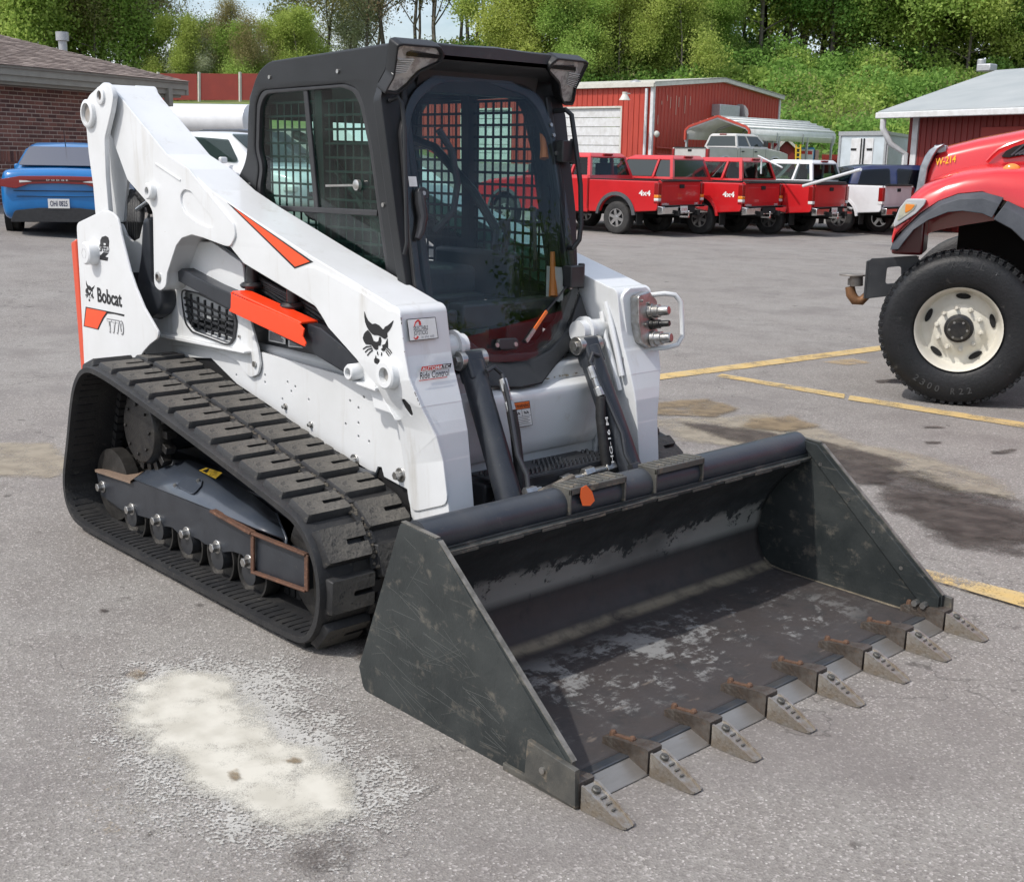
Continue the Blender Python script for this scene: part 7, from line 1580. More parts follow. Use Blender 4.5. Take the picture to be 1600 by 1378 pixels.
for (a, c) in cuts:
    DRg = obj('overhead_door', None, G)
    n_ = 9; z0 = zb_-.3; h_ = (zd-z0)/n_
    for i in range(n_): b = B(); fro.slab(b, a, c, z0+i*h_+.012, z0+(i+1)*h_-.012, -.10, -.06); b.build('door_panel', GUT, DRg, bevel=.01)
    b = B(); fro.slab(b, a-.09, a, z0, zd+.09, -.12, .04); fro.slab(b, c, c+.09, z0, zd+.09, -.12, .04); fro.slab(b, a, c, zd, zd+.09, -.12, .04); b.build('door_frame', OFFW, DRg)
    for f_ in (.22, .5, .78):
        b = B(); u0 = a+(c-a)*f_; fro.slab(b, u0-.22, u0+.22, z0+2*h_+.14, z0+2*h_+.26, -.065, -.05); b.build('door_window', UNDER, DRg)
b = B()
fro.slab(b, -.05, .10, zb_-.4, ze, .0, .06); gab.slab(b, -.05, .10, zb_-.4, ze, .0, .06); gab.slab(b, Lg-.12, Lg+.03, zb_-.4, ze, 0, .06); b.build('corner_trim', GUT, G)
b = B(); b.tube([fro.P(.28, ze-.1, .12), fro.P(.28, zb_-.3, .12)], .07, 8); b.build('downpipe', GUT, G)
b = B(); fro.slab(b, -.15, 21, ze-.03, ze+.15, .0, .22)
for s0, s1, z0, z1 in ((-.15, Lh, ze, zp), (Lh, Lg+.15, zp, ze)):
    b.hexa([gab.P(s0, z0-.02, 0), gab.P(s1, z1-.02, 0), gab.P(s1, z1-.02, .20), gab.P(s0, z0-.02, .20), gab.P(s0, z0+.20, 0), gab.P(s1, z1+.20, 0), gab.P(s1, z1+.20, .20), gab.P(s0, z0+.20, .20)])
b.build('roof_edge', OFFW, G)
b = B()
for s0, s1, z0, z1 in ((-.2, Lh, ze+.12, zp+.14), (Lh, Lg+.2, zp+.14, ze+.12)):
    b.hexa([gab.P(s0, z0, .2), gab.P(s1, z1, .2), gab.P(s1, z1, .2)+d2*21.2, gab.P(s0, z0, .2)+d2*21.2, gab.P(s0, z0+.06, .2), gab.P(s1, z1+.06, .2), gab.P(s1, z1+.06, .2)+d2*21.2, gab.P(s0, z0+.06, .2)+d2*21.2])
b.build('roof', OFFW, G)
q = Dp(993, 136, 59.5); b = B(); b.cyl(q-Vector((0, 0, .4)), q, .16, n=14); b.sph(q+Vector((0, 0, .05)), .34, 14, 8, (1, 1, .8)); RV = b.build('roof_ventilator', GALV, G)
q = Dp(976, 157, 57.3); b = B(); b.cyl(q, q+Vector((0, 0, .28)), .26, .10, 14); b.cyl(q+Vector((0, 0, .24)), q+Vector((0, 0, .36)), .12, n=10); b.tube([q+Vector((0, 0, .3)), q+fro.n*-.4+Vector((0, 0, .3))], .03, 6); b.build('yard_lamp', OFFW, G)
b = B(); u0, z0 = gab.px(1111, 182); u1, z1 = gab.px(1143, 166); gab.slab(b, u0, u1, z0, z1, 0, .5); b.build('wall_unit', GALV, G, bevel=.03); b = B(); q = gab.P(u1+.35, (z0+z1)/2-.1, .3); b.lathe(q, q+gab.u*.3, [(0, .5), (1, .3)], 14); b.build('wall_unit_hood', GALV, G)
u0, z0 = gab.px(1022, 210); b = B(); b.sph(gab.P(u0, z0, .12), .16, 10, 6); b.build('meter', OFFW, G)
b = B(); b.tube([gab.P(u0-.1, z0, .08), gab.P(u0-.1, z0-1.5, .08)], .05, 6); b.tube([gab.P(u0+.1, z0-.6, .08), gab.P(u0+3.2, z0-.7, .08)], .05, 6); b.tube([gab.P(u0+.2, z0-.9, .08), gab.P(u0+3.2, z0-1.0, .08), gab.P(u0+3.3, z0-1.8, .08)], .04, 6); b.build('conduit', BARN, G)
b = B()
for (px, y0, y1) in ((1042, 149, 158), (1047, 152, 170), (1056, 150, 180), (1060, 152, 168), (1070, 150, 178), (1078, 151, 165), (1022, 172, 205), (1027, 180, 195), (1021, 158, 164), (1033, 158, 164)):
    u, za = gab.px(px, y0); _, zc_ = gab.px(px, y1); gab.slab(b, u, u+.035, zc_, za, .031, .034)
b.build('rust_streaks', mat('bleached_streak', (.50, .38, .30), .7), G)
# ---- carport
CP = bthing('carport', 'open carport with white ribbed metal roof and red gable edge', 'carport')
d0 = 57.0; cA = Dp(1072, 200, d0); cB = Dp(1172, 200, d0-1.2); wdir = Vector((cB.x-cA.x, cB.y-cA.y, 0)); wc_ = wdir.length; wdir.normalize(); ldir = Vector((-wdir.y, wdir.x, 0))
if ldir.dot(FH) < 0: ldir = -ldir
zE = cB.z+.02; zG = Dp(1124, 182, d0).z+.0; Lc = 9.0
e2 = Dp(1305, 225, 61)
ldir = Vector((e2.x-cB.x, e2.y-cB.y, 0)); Lc = ldir.length; ldir.normalize(); zfar = e2.z
o_ = Vector((cA.x, cA.y, 0)); rise = zG-zE
prof = [(0, -.55), (.0, -.12), (.16, .04), (wc_/2, rise+.0), (wc_-.16, .04), (wc_, -.12), (wc_, -.55)]
def cpt(u, z, l): return o_+wdir*u+ldir*l+Vector((0, 0, zE+z))
b = B(); b.loft([[cpt(u, z, l) for u, z in prof] for l in (0, Lc)], close=False, caps=False); rf_ = b.build('roof', mat('white_roof_sheet', (.74, .75, .73), .45, col2=(.62, .63, .60), scale=3), CP, smooth=30); s_ = rf_.modifiers.new('t', 'SOLIDIFY'); s_.thickness = .05
b = B()
for (p1, p2) in zip(prof, prof[1:]):
    n_ = max(1, int(math.hypot(p2[0]-p1[0], p2[1]-p1[1])/.28))
    for k in range(n_): t = (k+.5)/n_; u = p1[0]+(p2[0]-p1[0])*t; z = p1[1]+(p2[1]-p1[1])*t; b.beam(cpt(u, z+.03, 0), cpt(u, z+.03, Lc), .04, .05)
rb = b.build('roof_rib', MC['white_roof_sheet'], CP, smooth=0); rb['kind'] = 'stuff'
b = B()
for p1, p2 in zip(prof[:], prof[1:]): b.beam(cpt(p1[0], p1[1]-.02, -.03), cpt(p2[0], p2[1]-.02, -.03), .09, .10)
b.build('gable_trim', BARN, CP)
for l in (0, Lc*.3, Lc*.6, Lc*.97):
    b = B()
    for p1, p2 in zip(prof, prof[1:]): b.beam(cpt(p1[0], p1[1]-.1, l), cpt(p2[0], p2[1]-.1, l), .07, .07)
    b.build('roof_frame', GALV, CP)
for l in (.05, Lc*.33, Lc*.66, Lc*.96):
    for u in (.03, wc_-.03):
        q = cpt(u, -.3, l); zt = T((q-CAM).dot(RH), (q-CAM).dot(FH)); b = B(); b.beam(q, Vector((q.x, q.y, zt-.1)), .09, .09, (1, 0, 0)); b.build('post', GALV, CP)
# bits behind the carport: small red shed gable, vending boxes, ladder, cone, red bin
SH = bthing('small_shed', 'small red shed with pale gable behind the carport', 'shed'); dS = 66
q0, q1, q2 = Dp(1205, 240, dS), Dp(1252, 240, dS), Dp(1228, 217, dS); b = B(); b.prism([Vector((q0.x, q0.y, q0.z-1.5)), Vector((q1.x, q1.y, q1.z-1.5)), q1, q2, q0], FH*3); b.build('wall', BARN2, SH)
b = B(); b.beam(q0, q2, .5, .12); b.beam(q2, q1, .5, .12); b.build('roof_edge', OFFW, SH)
VM = bthing('blue_dispenser', 'blue and white dispenser cabinet beside the carport', 'cabinet'); dV = 60
q0, q1 = Dp(1246, 262, dV), Dp(1278, 262, dV); zt = Dp(1260, 231, dV).z; zb3 = T((q0-CAM).dot(RH), dV)-.1; w3 = Wall(q0, q1, 0); fixn(w3)
b = B(); w3.slab(b, 0, w3.L*.78, zb3, zt, -.8, 0); b.build('cabinet', mat('cabinet_blue', (.05, .25, .50), .4), VM, bevel=.03); b = B(); w3.slab(b, .03, w3.L*.72, zt-.75, zt-.08, 0, .03); b.build('cabinet_sign', PAPER, VM)
b = B(); w3.slab(b, .12, w3.L*.35, zt-.30, zt-.16, .03, .04); w3.slab(b, w3.L*.42, w3.L*.66, zt-.32, zt-.16, .03, .04); b.build('sign_mark', RED_INK, VM)
b = B(); w3.slab(b, w3.L*.82, w3.L, zb3, zt-.1, -.7, 0); tag(b.build('drum_cabinet', mat('pale_pink', (.40, .25, .22), .6), None, bevel=.02), 'faded pink cabinet right of the blue dispenser', 'cabinet')
LDY = obj('ladder', None); b = B(); 
for px in (1244, 1251): a = Dp(px, 226, 57.5); c = Dp(px-1, 262, 57.5); b.tube([a+Vector((0, 0, -.1)), a, c], .04, 6)
for k in range(5): b.beam(Dp(1243.5, 232+k*7, 57.5), Dp(1251, 232+k*7, 57.5), .05, .05)
bpy.data.objects.remove(LDY); tag(b.build('step_ladder', mat('safety_yellow', (.70, .45, .03), .5)), 'yellow step ladder standing beside the carport', 'ladder')
def cone(px, py, d):
    q = Dp(px, py, d); z0 = T((q-CAM).dot(RH), d); q = Vector((q.x, q.y, z0)); t = thing('traffic_cone', 'orange traffic cone standing under the carport', 'traffic cone', q)
    b = B(); b.lathe((0, 0, .02), (0, 0, .75), [(0, .16), (1, .03)], 16); b.build('cone_body', mat('cone_orange', (.75, .14, .04), .5), t); b = B(); b.lathe((0, 0, .38), (0, 0, .56), [(0, .105), (1, .075)], 16); b.build('cone_band', PAPER, t); b = B(); b.box((0, 0, .02), (.40, .40, .04)); b.build('cone_base', UNDER, t)
cone(1202, 262, 50.0)
b = B(); q = Dp(1303, 262, 62); zt = Dp(1303, 242, 62).z; b.hexa([q+Vector((-.6, 0, -1.2)), q+Vector((.5, 0, -1.2)), q+Vector((.5, .8, -1.2)), q+Vector((-.6, .8, -1.2)), Vector((q.x-.75, q.y, zt)), Vector((q.x+.65, q.y, zt)), Vector((q.x+.65, q.y+.9, zt)), Vector((q.x-.75, q.y+.9, zt))]); tag(b.build('waste_skip', BARN2), 'dark red waste skip on the grass by the trailer', 'skip')
# ---- white box trailer
TRL = bthing('box_trailer', 'white box trailer with double rear doors by the red building', 'trailer'); dT = 44
a, c, e = Dp(1313, 205, dT), Dp(1388, 205, dT-2.0), Dp(1424, 206, dT+2.5); zt = Dp(1313, 207, dT).z; zb4 = zt-2.55
w1 = fixn(Wall(a, c, 0)); w2 = fixn(Wall(c, e, 0))
b = B(); dd_ = (e-c); dd_.z = 0
base = [Vector((a.x, a.y, 0)), Vector((c.x, c.y, 0)), Vector((c.x, c.y, 0))+dd_*2, Vector((a.x, a.y, 0))+dd_*2]
b.hexa([p+Vector((0, 0, zb4)) for p in base]+[p+Vector((0, 0, zt)) for p in base]); b.build('box', mat('trailer_white', (.50, .56, .60), .45, col2=(.40, .45, .47), scale=2), TRL)
b = B(); w1.slab(b, -.02, w1.L+.02, zt-.12, zt+.02, 0, .05); w1.slab(b, 0, .10, zb4, zt, 0, .04); w1.slab(b, w1.L-.10, w1.L, zb4, zt, 0, .04); w2.slab(b, 0, .12, zb4, zt, 0, .04); w2.slab(b, 0, w2.L*2, zt-.10, zt, 0, .04); b.build('frame', GALV, TRL)
for (s0, s1) in ((.27, .515), (.535, .73)):
    b = B(); w1.slab(b, w1.L*s0, w1.L*s1, zb4+.1, zt-.22, 0, .03); D_ = b.build('rear_door', GUT, TRL, bevel=.01)
    b = B(); u = w1.L*(s1-.02 if s0 < .4 else s0+.02); b.tube([w1.P(u, zb4+.1, .06), w1.P(u, zt-.22, .06)], .02, 6); w1.slab(b, w1.L*(s0+.01 if s0 < .4 else s1-.12), w1.L*(s0+.12 if s0 < .4 else s1-.01), zt-.62, zt-.55, .03, .05); b.build('door_hinge', UNDER, D_)
for s0 in (.04, .78):
    b = B()
    for k in range(7): w1.slab(b, w1.L*s0, w1.L*(s0+.16), zt-2.2+k*.12, zt-2.14+k*.12, .0, .03)
    b.build('vent_slats', OFFW, TRL)
for k in range(2): b = B(); q = base[0].lerp(base[1], .5)+dd_*(1.3+k*.5); b.cyl(q+Vector((0, 0, zb4-.35))-w2.n*0, q+w2.n*1.0+Vector((0, 0, zb4-.35)), .45, n=20); b.build('wheel', TYRE, TRL)
# ---- dark red building on the right
RB = bthing('red_shed_building', 'dark red sided building with pale grey roof at the right', 'building'); dR = 37
cA = Dp(1430, 182, dR); cE = Dp(1640, 170, dR-4.2); wr_ = fixn(Wall(cA, cE, 0)); zE = Dp(1395, 175, dR).z-.05
b = B(); wr_.slab(b, 0, wr_.L*2, -.6, zE+.1, -.2, 0); ws_ = fixn(Wall(cA, cA-wr_.n*8, 0)); ws_.slab(b, 0, 8, -.6, zE+.1, -.2, 0); b.build('wall', BARN2, RB)
b = B(); k = .25
while k < wr_.L*2: wr_.slab(b, k, k+.03, -.5, zE, 0, .02); k += .22
rb = b.build('siding_rib', BARN2, RB, smooth=0); rb['kind'] = 'stuff'
b = B(); wr_.slab(b, -.02, .20, -.5, zE+.05, .0, .05); b.build('corner_trim', GUT, RB)
u0, z0 = wr_.px(1536, 199); b = B(); wr_.slab(b, u0, u0+3.5, 0, z0, .02, .06); b.build('sliding_door', mat('door_red', (.30, .032, .024), .6), RB, bevel=.01)
ov = .75; rid = wr_.L*.95
e0 = wr_.P(-ov, zE, ov); e1 = wr_.P(wr_.L*2, zE, ov); rr0 = hit(1556, 113, W(0, dR+5), FH); rr1 = rr0+wr_.u*12
b = B(); b.hexa([e0, e1, rr1, rr0, e0+Vector((0, 0, .06)), e1+Vector((0, 0, .06)), rr1+Vector((0, 0, .06)), rr0+Vector((0, 0, .06))])
e2_ = e0-wr_.n*10; b.poly([e0+Vector((0, 0, .05)), rr0+Vector((0, 0, .05)), e2_+Vector((0, 0, .05))]); b.poly([e0, e1, e1-wr_.n*ov, e0-wr_.n*ov]); b.build('roof', mat('pale_grey_roof', (.29, .315, .32), .6, col2=(.35, .37, .37), scale=.8), RB)
b = B(); b.beam(e0+Vector((0, 0, -.06))+wr_.n*.04, e1+Vector((0, 0, -.06))+wr_.n*.04, .12, .17); b.build('gutter', GUT, RB, bevel=.02)
b = B(); g0_ = e0+Vector((0, 0, -.16))+wr_.u*.25; g1_ = wr_.P(-.16, zE-1.15, .1); b.tube([g0_, g0_+Vector((0, 0, -.25)), g0_.lerp(g1_, .35)+Vector((0, 0, -.35)), g1_, Vector((g1_.x, g1_.y, -.4))], .09, 10); b.build('downpipe', GUT, RB)
q = rr0+Vector((0, 0, .15))-wr_.u*.4; b = B(); b.box(q, (.5, .5, .25)); b.cyl(q-wr_.u*.25+Vector((0, 0, .1)), q-wr_.u*.25+Vector((0, 0, .3)), .14, n=12); b.build('roof_ventilator', GALV, RB, bevel=.04)
# ---- brick building on the left
BB = bthing('brick_building', 'brown brick building with shallow shingle roof at the left', 'building')
E1 = Dp(292, 141, 29.6); E0 = Dp(0, 113, 24.7); zE = (E1.z+E0.z)/2; wl_ = fixn(Wall(E1, E0, 0)); wl_.L += 8; inset = .55
LW = wl_.L
def brickmat():
    m_ = mat('brown_brick', (.150, .058, .045), .8, col2=(.085, .036, .030), scale=3, bump=.4, bscale=60); n = m_.node_tree; b = n.nodes['Principled BSDF']
    g_ = n.nodes.new('ShaderNodeNewGeometry'); mx = n.nodes.new('ShaderNodeMix'); mx.data_type = 'RGBA'; mx.inputs['A'].default_value = (.085, .034, .030, 1); mx.inputs['B'].default_value = (.24, .095, .07, 1); n.links.new(g_.outputs['Random Per Island'], mx.inputs['Factor']); n.links.new(mx.outputs['Result'], b.inputs['Base Color']); return m_
BRK = brickmat(); MORT = mat('mortar', (.50, .40, .34), .9, col2=(.40, .31, .26), scale=20)
b = B(); wl_.slab(b, .9, LW, -.3, zE, -inset-.25, -inset-.009); en = fixn(Wall(wl_.P(.9, 0, -inset-.02), wl_.P(.9, 0, -inset-6), 0)); en.slab(b, 0, 6, -.3, zE, -.2, 0); b.build('wall', MORT, BB)
b = B(); bh, bl, mj = .066, .202, .018; z = .0; row = 0; zs0, zs1 = zE-1.70, zE-1.70+.24
while z < zE-.12:
    if zs0-.03 < z < zs1-.05:
        u = .9
        while u < LW-.2: wl_.slab(b, u, u+bh, zs0, zs1-.02, -inset-.03, -inset+random.uniform(0, .006)); u += bh+mj
        z = zs1; continue
    u = .9-(bl/2 if row % 2 else 0)
    while u < min(LW, 12.5):
        u0 = max(u, .9); wl_.slab(b, u0, u+bl, z, z+bh, -inset-.03, -inset+random.uniform(-.006, .004)); u += bl+mj
    z += bh+mj; row += 1
br = b.build('brickwork', BRK, BB, smooth=0); br['kind'] = 'stuff'
zf = .30
b = B(); wl_.slab(b, -.02, LW, zE-.02, zE+.16, -.06, .02); wl_.slab(b, 0, LW, zE-.14, zE-.01, -.12, -.02); wl_.slab(b, .1, LW, zE-.20, zE-.14, -inset-.2, -.10); en2 = fixn(Wall(wl_.P(0, 0, 0), wl_.P(0, 0, -6), 0)); en2.slab(b, 0, 6, zE-.14, zE+.16, -.06, .02); b.build('fascia', mat('khaki_fascia', (.27, .25, .21), .6, col2=(.22, .2, .17), scale=4), BB)
b = B(); wl_.slab(b, .55, .68, zE-.42, zE-.02, -.1, .05); b.build('downpipe', MC['khaki_fascia'], BB)
u_ = wl_.u; v_ = -wl_.n; sl_ = .30
hipd = (u_+v_)
e0 = wl_.P(-.05, zE+.16, .05); e1 = wl_.P(LW, zE+.16, .05); s_ = 6.0; sl_ = .30; r0_ = e0+hipd*s_+Vector((0, 0, sl_*s_)); r1_ = e1+v_*s_+Vector((0, 0, sl_*s_))
b = B(); b.poly([e0, e1, r1_, r0_]); e3 = e0+v_*12; b.poly([e0, r0_, e3]); b.poly([e0+Vector((0, 0, -.05)), e1+Vector((0, 0, -.05)), r1_+Vector((0, 0, -.05)), r0_+Vector((0, 0, -.05))])
SHG = mat('shingle', (.20, .155, .13), .9, col2=(.27, .22, .19), scale=9, bump=.6, bscale=30); nn = SHG.node_tree; gg = nn.nodes.new('ShaderNodeNewGeometry'); mx = nn.nodes.new('ShaderNodeMix'); mx.data_type = 'RGBA'; mx.inputs['A'].default_value = (.14, .105, .09, 1); mx.inputs['B'].default_value = (.29, .235, .205, 1); nn.links.new(gg.outputs['Random Per Island'], mx.inputs['Factor']); nn.links.new(mx.outputs['Result'], nn.nodes['Principled BSDF'].inputs['Base Color'])
b.build('roof', SHG, BB)
b = B(); run = math.hypot(1, sl_); nrow = int(s_*run/.14)
nrm = (u_.cross(v_+Vector((0, 0, sl_)))).normalized(); nrm = nrm if nrm.z > 0 else -nrm
up2 = (v_+Vector((0, 0, sl_))).normalized()
for i in range(nrow):
    t0 = i*.14; hx_ = t0/run; u = hx_+random.uniform(-.2, 0)
    while u < min(LW, 13):
        w_ = random.uniform(.16, .34); h_ = random.uniform(.006, .016)
        if u+w_ > hx_+.02:
            a = e0+u_*max(u, hx_)+up2*t0; c = e0+u_*(u+w_-.008)+up2*t0
            b.poly([a+nrm*(h_+.006), c+nrm*(h_+.006), c+up2*.145+nrm*.004, a+up2*.145+nrm*.004]); b.poly([a, c, c+nrm*(h_+.006), a+nrm*(h_+.006)])
        u += w_
sg_ = b.build('shingles', SHG, BB, smooth=0); sg_['kind'] = 'stuff'
# vent pipes
def vpipe(px, py0, py1, r_, cap, d_=30.5):
    q0, q1 = Dp(px, py0, d_), Dp(px, py1, d_); b = B(); b.cyl(q0-Vector((0, 0, .3)), Vector((q0.x, q0.y, q1.z)), r_, n=14)
    if cap: b.lathe(Vector((q0.x, q0.y, q1.z-.18)), Vector((q0.x, q0.y, q1.z+.02)), [(0, r_*1.5), (1, r_*1.5)], 14)
    b.lathe(Vector((q0.x, q0.y, q0.z-.16)), Vector((q0.x, q0.y, q0.z+.02)), [(0, r_*2.4), (1, r_)], 14); b.build('vent_pipe', GALV, BB)
vpipe(99, 84, 52, .10, True); vpipe(77, 84, 74, .05, False)
b = B(); a, c = Dp(170, 127, 28.8), Dp(192, 118, 28.8); b.beam(a, c, .04, .05); b.box(c+Vector((0, 0, .05)), (.14, .14, .16)); b.box(a, (.12, .12, .08)); b.build('flood_lamp', mat('rusty_lamp', (.08, .045, .035), .7), BB, bevel=.01)
b = B()
hr = wl_.px(6, 207); q = wl_.P(hr[0], hr[1], -.40)
for k in range(5): b.tube([q+Vector((0, 0, .28))+wl_.u*(k*.05), q+wl_.u*(k*.05+.02), q+Vector((0, 0, -.22))+wl_.u*(k*.05)], .018, 6)
tag(b.build('garden_hose', mat('hose_green', (.02, .17, .10), .5)), 'green garden hose coiled on the brick wall', 'hose')
# ---- red panel fence on the grass bank
RF = bthing('panel_fence', 'dark red panel fence with pale posts on the bank', 'fence'); dF = 72
xs_ = [183, 247, 311, 375, 439, 503]
for i, px in enumerate(xs_):
    q0, q1 = Dp(px, 158, dF), Dp(px, 113, dF); b = B(); b.beam(q0-Vector((0, 0, .4)), q1, .12, .12, (1, 0, 0)); b.build('post', OFFW, RF)
    if i < len(xs_)-1: a, c = Dp(px+2, 157, dF), Dp(xs_[i+1]-2, 157, dF); zt = Dp(px, 115, dF).z; b = B(); b.hexa([a, c, c+FH*.05, a+FH*.05]+[Vector((p.x, p.y, zt)) for p in (a, c, c+FH*.05, a+FH*.05)]); b.build('fence_panel', mat('fence_red', (.24, .030, .020), .6, col2=(.20, .025, .018), scale=1.5) if 'fence_red' not in MC else MC['fence_red'], RF)
# ---- white tank trailer behind the lift arm
TK = bthing('tank_trailer', 'white cylindrical tank trailer behind the lift arm', 'tank trailer'); dK = 46
a, c = Dp(225, 186, dK), Dp(392, 189, dK-1.5); rK = 23*dK/FPX
b = B(); ax_ = (c-a).normalized(); b.lathe(a, c, [(-.02, rK*.6), (0, rK), (1, rK), (1.02, rK*.6)], 32); b.build('tank', CARWHT, TK)
b = B()
for t in (.2, .5, .8): q = a.lerp(c, t); b.box(q-Vector((0, 0, rK+.1)), (.3, .7, .4))
b.beam(a-Vector((0, 0, rK+.25)), c-Vector((0, 0, rK+.25)), .8, .2); b.build('frame', GALV, TK)
for t in (.15, .3, .85): q = a.lerp(c, t); zt = T((q-CAM).dot(RH), dK); b = B(); b.cyl(q+Vector((0, 0, zt-q.z+.5)), q+FH*.3+Vector((0, 0, zt-q.z+.5)), .5, n=20); b.build('wheel', TYRE, TK)
# ================================================================ WOODS AND SHRUBS
def leafmat(name, c1, c2, tr=.35):
    m_ = bpy.data.materials.new(name); m_.use_nodes = True; n = m_.node_tree; n.nodes.clear(); L = n.links
    o = n.nodes.new('ShaderNodeOutputMaterial'); df = n.nodes.new('ShaderNodeBsdfDiffuse'); ts = n.nodes.new('ShaderNodeBsdfTranslucent'); mx = n.nodes.new('ShaderNodeMixShader'); mx.inputs[0].default_value = .5
    g_ = n.nodes.new('ShaderNodeNewGeometry'); oi = n.nodes.new('ShaderNodeObjectInfo'); mc = n.nodes.new('ShaderNodeMix'); mc.data_type = 'RGBA'; mc.inputs['A'].default_value = (*c1, 1); mc.inputs['B'].default_value = (*c2, 1)
    tc = n.nodes.new('ShaderNodeTexCoord'); nz = n.nodes.new('ShaderNodeTexNoise'); nz.inputs['Scale'].default_value = .35; nz.inputs['Detail'].default_value = 3; L.new(g_.outputs['Position'], nz.inputs['Vector'])
    ad = n.nodes.new('ShaderNodeMath'); ad.operation = 'MULTIPLY_ADD'; ad.inputs[1].default_value = .55; L.new(g_.outputs['Random Per Island'], ad.inputs[0])
    mr = n.nodes.new('ShaderNodeMapRange'); mr.inputs[1].default_value = .35; mr.inputs[2].default_value = .65; mr.inputs[4].default_value = .5; L.new(nz.outputs[0], mr.inputs[0]); L.new(mr.outputs[0], ad.inputs[2]); L.new(ad.outputs[0], mc.inputs['Factor'])
    hs = n.nodes.new('ShaderNodeHueSaturation'); mh = n.nodes.new('ShaderNodeMapRange'); mh.inputs[3].default_value = .475; mh.inputs[4].default_value = .515; L.new(oi.outputs['Random'], mh.inputs[0]); L.new(mh.outputs[0], hs.inputs['Hue'])
    L.new(mc.outputs['Result'], hs.inputs['Color']); L.new(hs.outputs[0], df.inputs[0]); L.new(hs.outputs[0], ts.inputs[0]); L.new(df.outputs[0], mx.inputs[1]); L.new(ts.outputs[0], mx.inputs[2]); L.new(mx.outputs[0], o.inputs[0]); return m_
LF = [leafmat('spring_green_leaf', (.23, .35, .07), (.48, .58, .17)), leafmat('mid_green_leaf', (.14, .26, .05), (.32, .48, .13)), leafmat('olive_leaf', (.23, .23, .09), (.42, .41, .19)), leafmat('budding_twig', (.25, .19, .11), (.44, .38, .22)), leafmat('pale_blossom_leaf', (.32, .36, .18), (.55, .57, .40))]
BARK = mat('grey_brown_bark', (.12, .105, .085), .9, col2=(.19, .17, .14), scale=3, bump=.5, bscale=20)
def leaf_quads(C, size, spread_n):
    """C: (n,3) centres -> two-triangle leaf faces as verts/faces arrays"""
    n = len(C); a = rng.normal(size=(n, 3)); a /= np.linalg.norm(a, axis=1)[:, None]; b_ = rng.normal(size=(n, 3)); b_ -= (b_*a).sum(1)[:, None]*a; b_ /= np.linalg.norm(b_, axis=1)[:, None]
    s_ = size*rng.uniform(.6, 1.35, n)[:, None]; w = s_*.62
    V = np.stack([C-a*s_, C+b_*w, C+a*s_, C-b_*w], 1).reshape(-1, 3); return V
def quads_mesh(name, V, mt):
    n = len(V)//4; me = bpy.data.meshes.new(name); me.vertices.add(n*4); me.vertices.foreach_set('co', V.astype(np.float32).reshape(-1)); me.loops.add(n*4); me.loops.foreach_set('vertex_index', np.arange(n*4, dtype=np.int32)); me.polygons.add(n)
    me.polygons.foreach_set('loop_start', np.arange(0, n*4, 4, dtype=np.int32)); me.update(calc_edges=True); me.materials.append(mt); return me
def limbs(H, rad, seed, spread=.45, first=.25):
    rs = np.random.default_rng(seed); b = B(); tips = []
    def branch(p, d, L_, r_, lev):
        pts = [p]; rr = [r_]; q = p.copy(); dd_ = d.copy(); n_ = 5
        for i in range(n_):
            dd_ = (dd_+Vector(rs.normal(0, .13 if lev else .05, 3))+Vector((0, 0, .06 if lev else .03))).normalized(); q = q+dd_*(L_/n_); pts.append(q.copy()); rr.append(r_*(1-.75*(i+1)/n_))
            if lev: tips.append(tuple(q))
        b.tube(pts, rr, 6 if lev < 2 else 4)
        if lev < 3:
            m_ = (9, 5, 3)[lev]
            for k in range(m_):
                t = first+(1-first)*(k+rs.uniform(0, 1))/m_ if lev == 0 else rs.uniform(.3, 1)
                i = min(n_-1, int(t*n_)); s_ = pts[i].lerp(pts[i+1], t*n_-i); az = rs.uniform(0, 6.28); up_ = rs.uniform(.25, .9) if lev == 0 else rs.uniform(-.1, .8)
                nd = Vector((math.cos(az), math.sin(az), up_)).normalized() if lev == 0 else (dd_*.7+Vector(rs.normal(0, .6, 3))).normalized()
                branch(s_, nd, L_*(spread*(1.15-t*.55) if lev == 0 else .5), max(rr[i]*.42, .012), lev+1)
    branch(Vector((0, 0, -.3)), Vector((0, 0, 1)), H, rad, 0)
    return b, np.array(tips)
TREES = []
def make_tree(seed, H, rad, leaf, per, size, jit, spread=.45, first=.25, keep=1.0):
    b, tips = limbs(H, rad, seed, spread, first)
    tm = b.mesh(BARK, 60, 'trunk'); rs = np.random.default_rng(seed)
    if keep < 1: tips = tips[rs.random(len(tips)) < keep]
    C = np.repeat(tips, per, axis=0)+rs.normal(0, jit, (len(tips)*per, 3)); cm = quads_mesh('crown', leaf_quads(C, size, 1), LF[leaf]); TREES.append((tm, cm, leaf)); return len(TREES)-1
K0 = [make_tree(11, 13, .20, 0, 34, .150, .80, spread=.42, first=.12), make_tree(12, 15, .24, 1, 38, .155, .85, first=.10), make_tree(13, 16, .18, 2, 22, .12, .75, first=.25), make_tree(14, 15, .15, 3, 11, .085, .5, first=.15), make_tree(15, 12, .14, 0, 28, .135, .7, spread=.5, first=.08), make_tree(16, 9, .10, 4, 14, .095, .5, spread=.5, first=.15), make_tree(17, 17, .30, 1, 26, .150, .9, first=.35)]
KN = ['spring green leafy tree', 'mid green dense tree', 'thin olive-leaved tree', 'bare budding brown tree', 'bright green bushy tree', 'pale blossoming small tree', 'dark-trunked leafy tree']
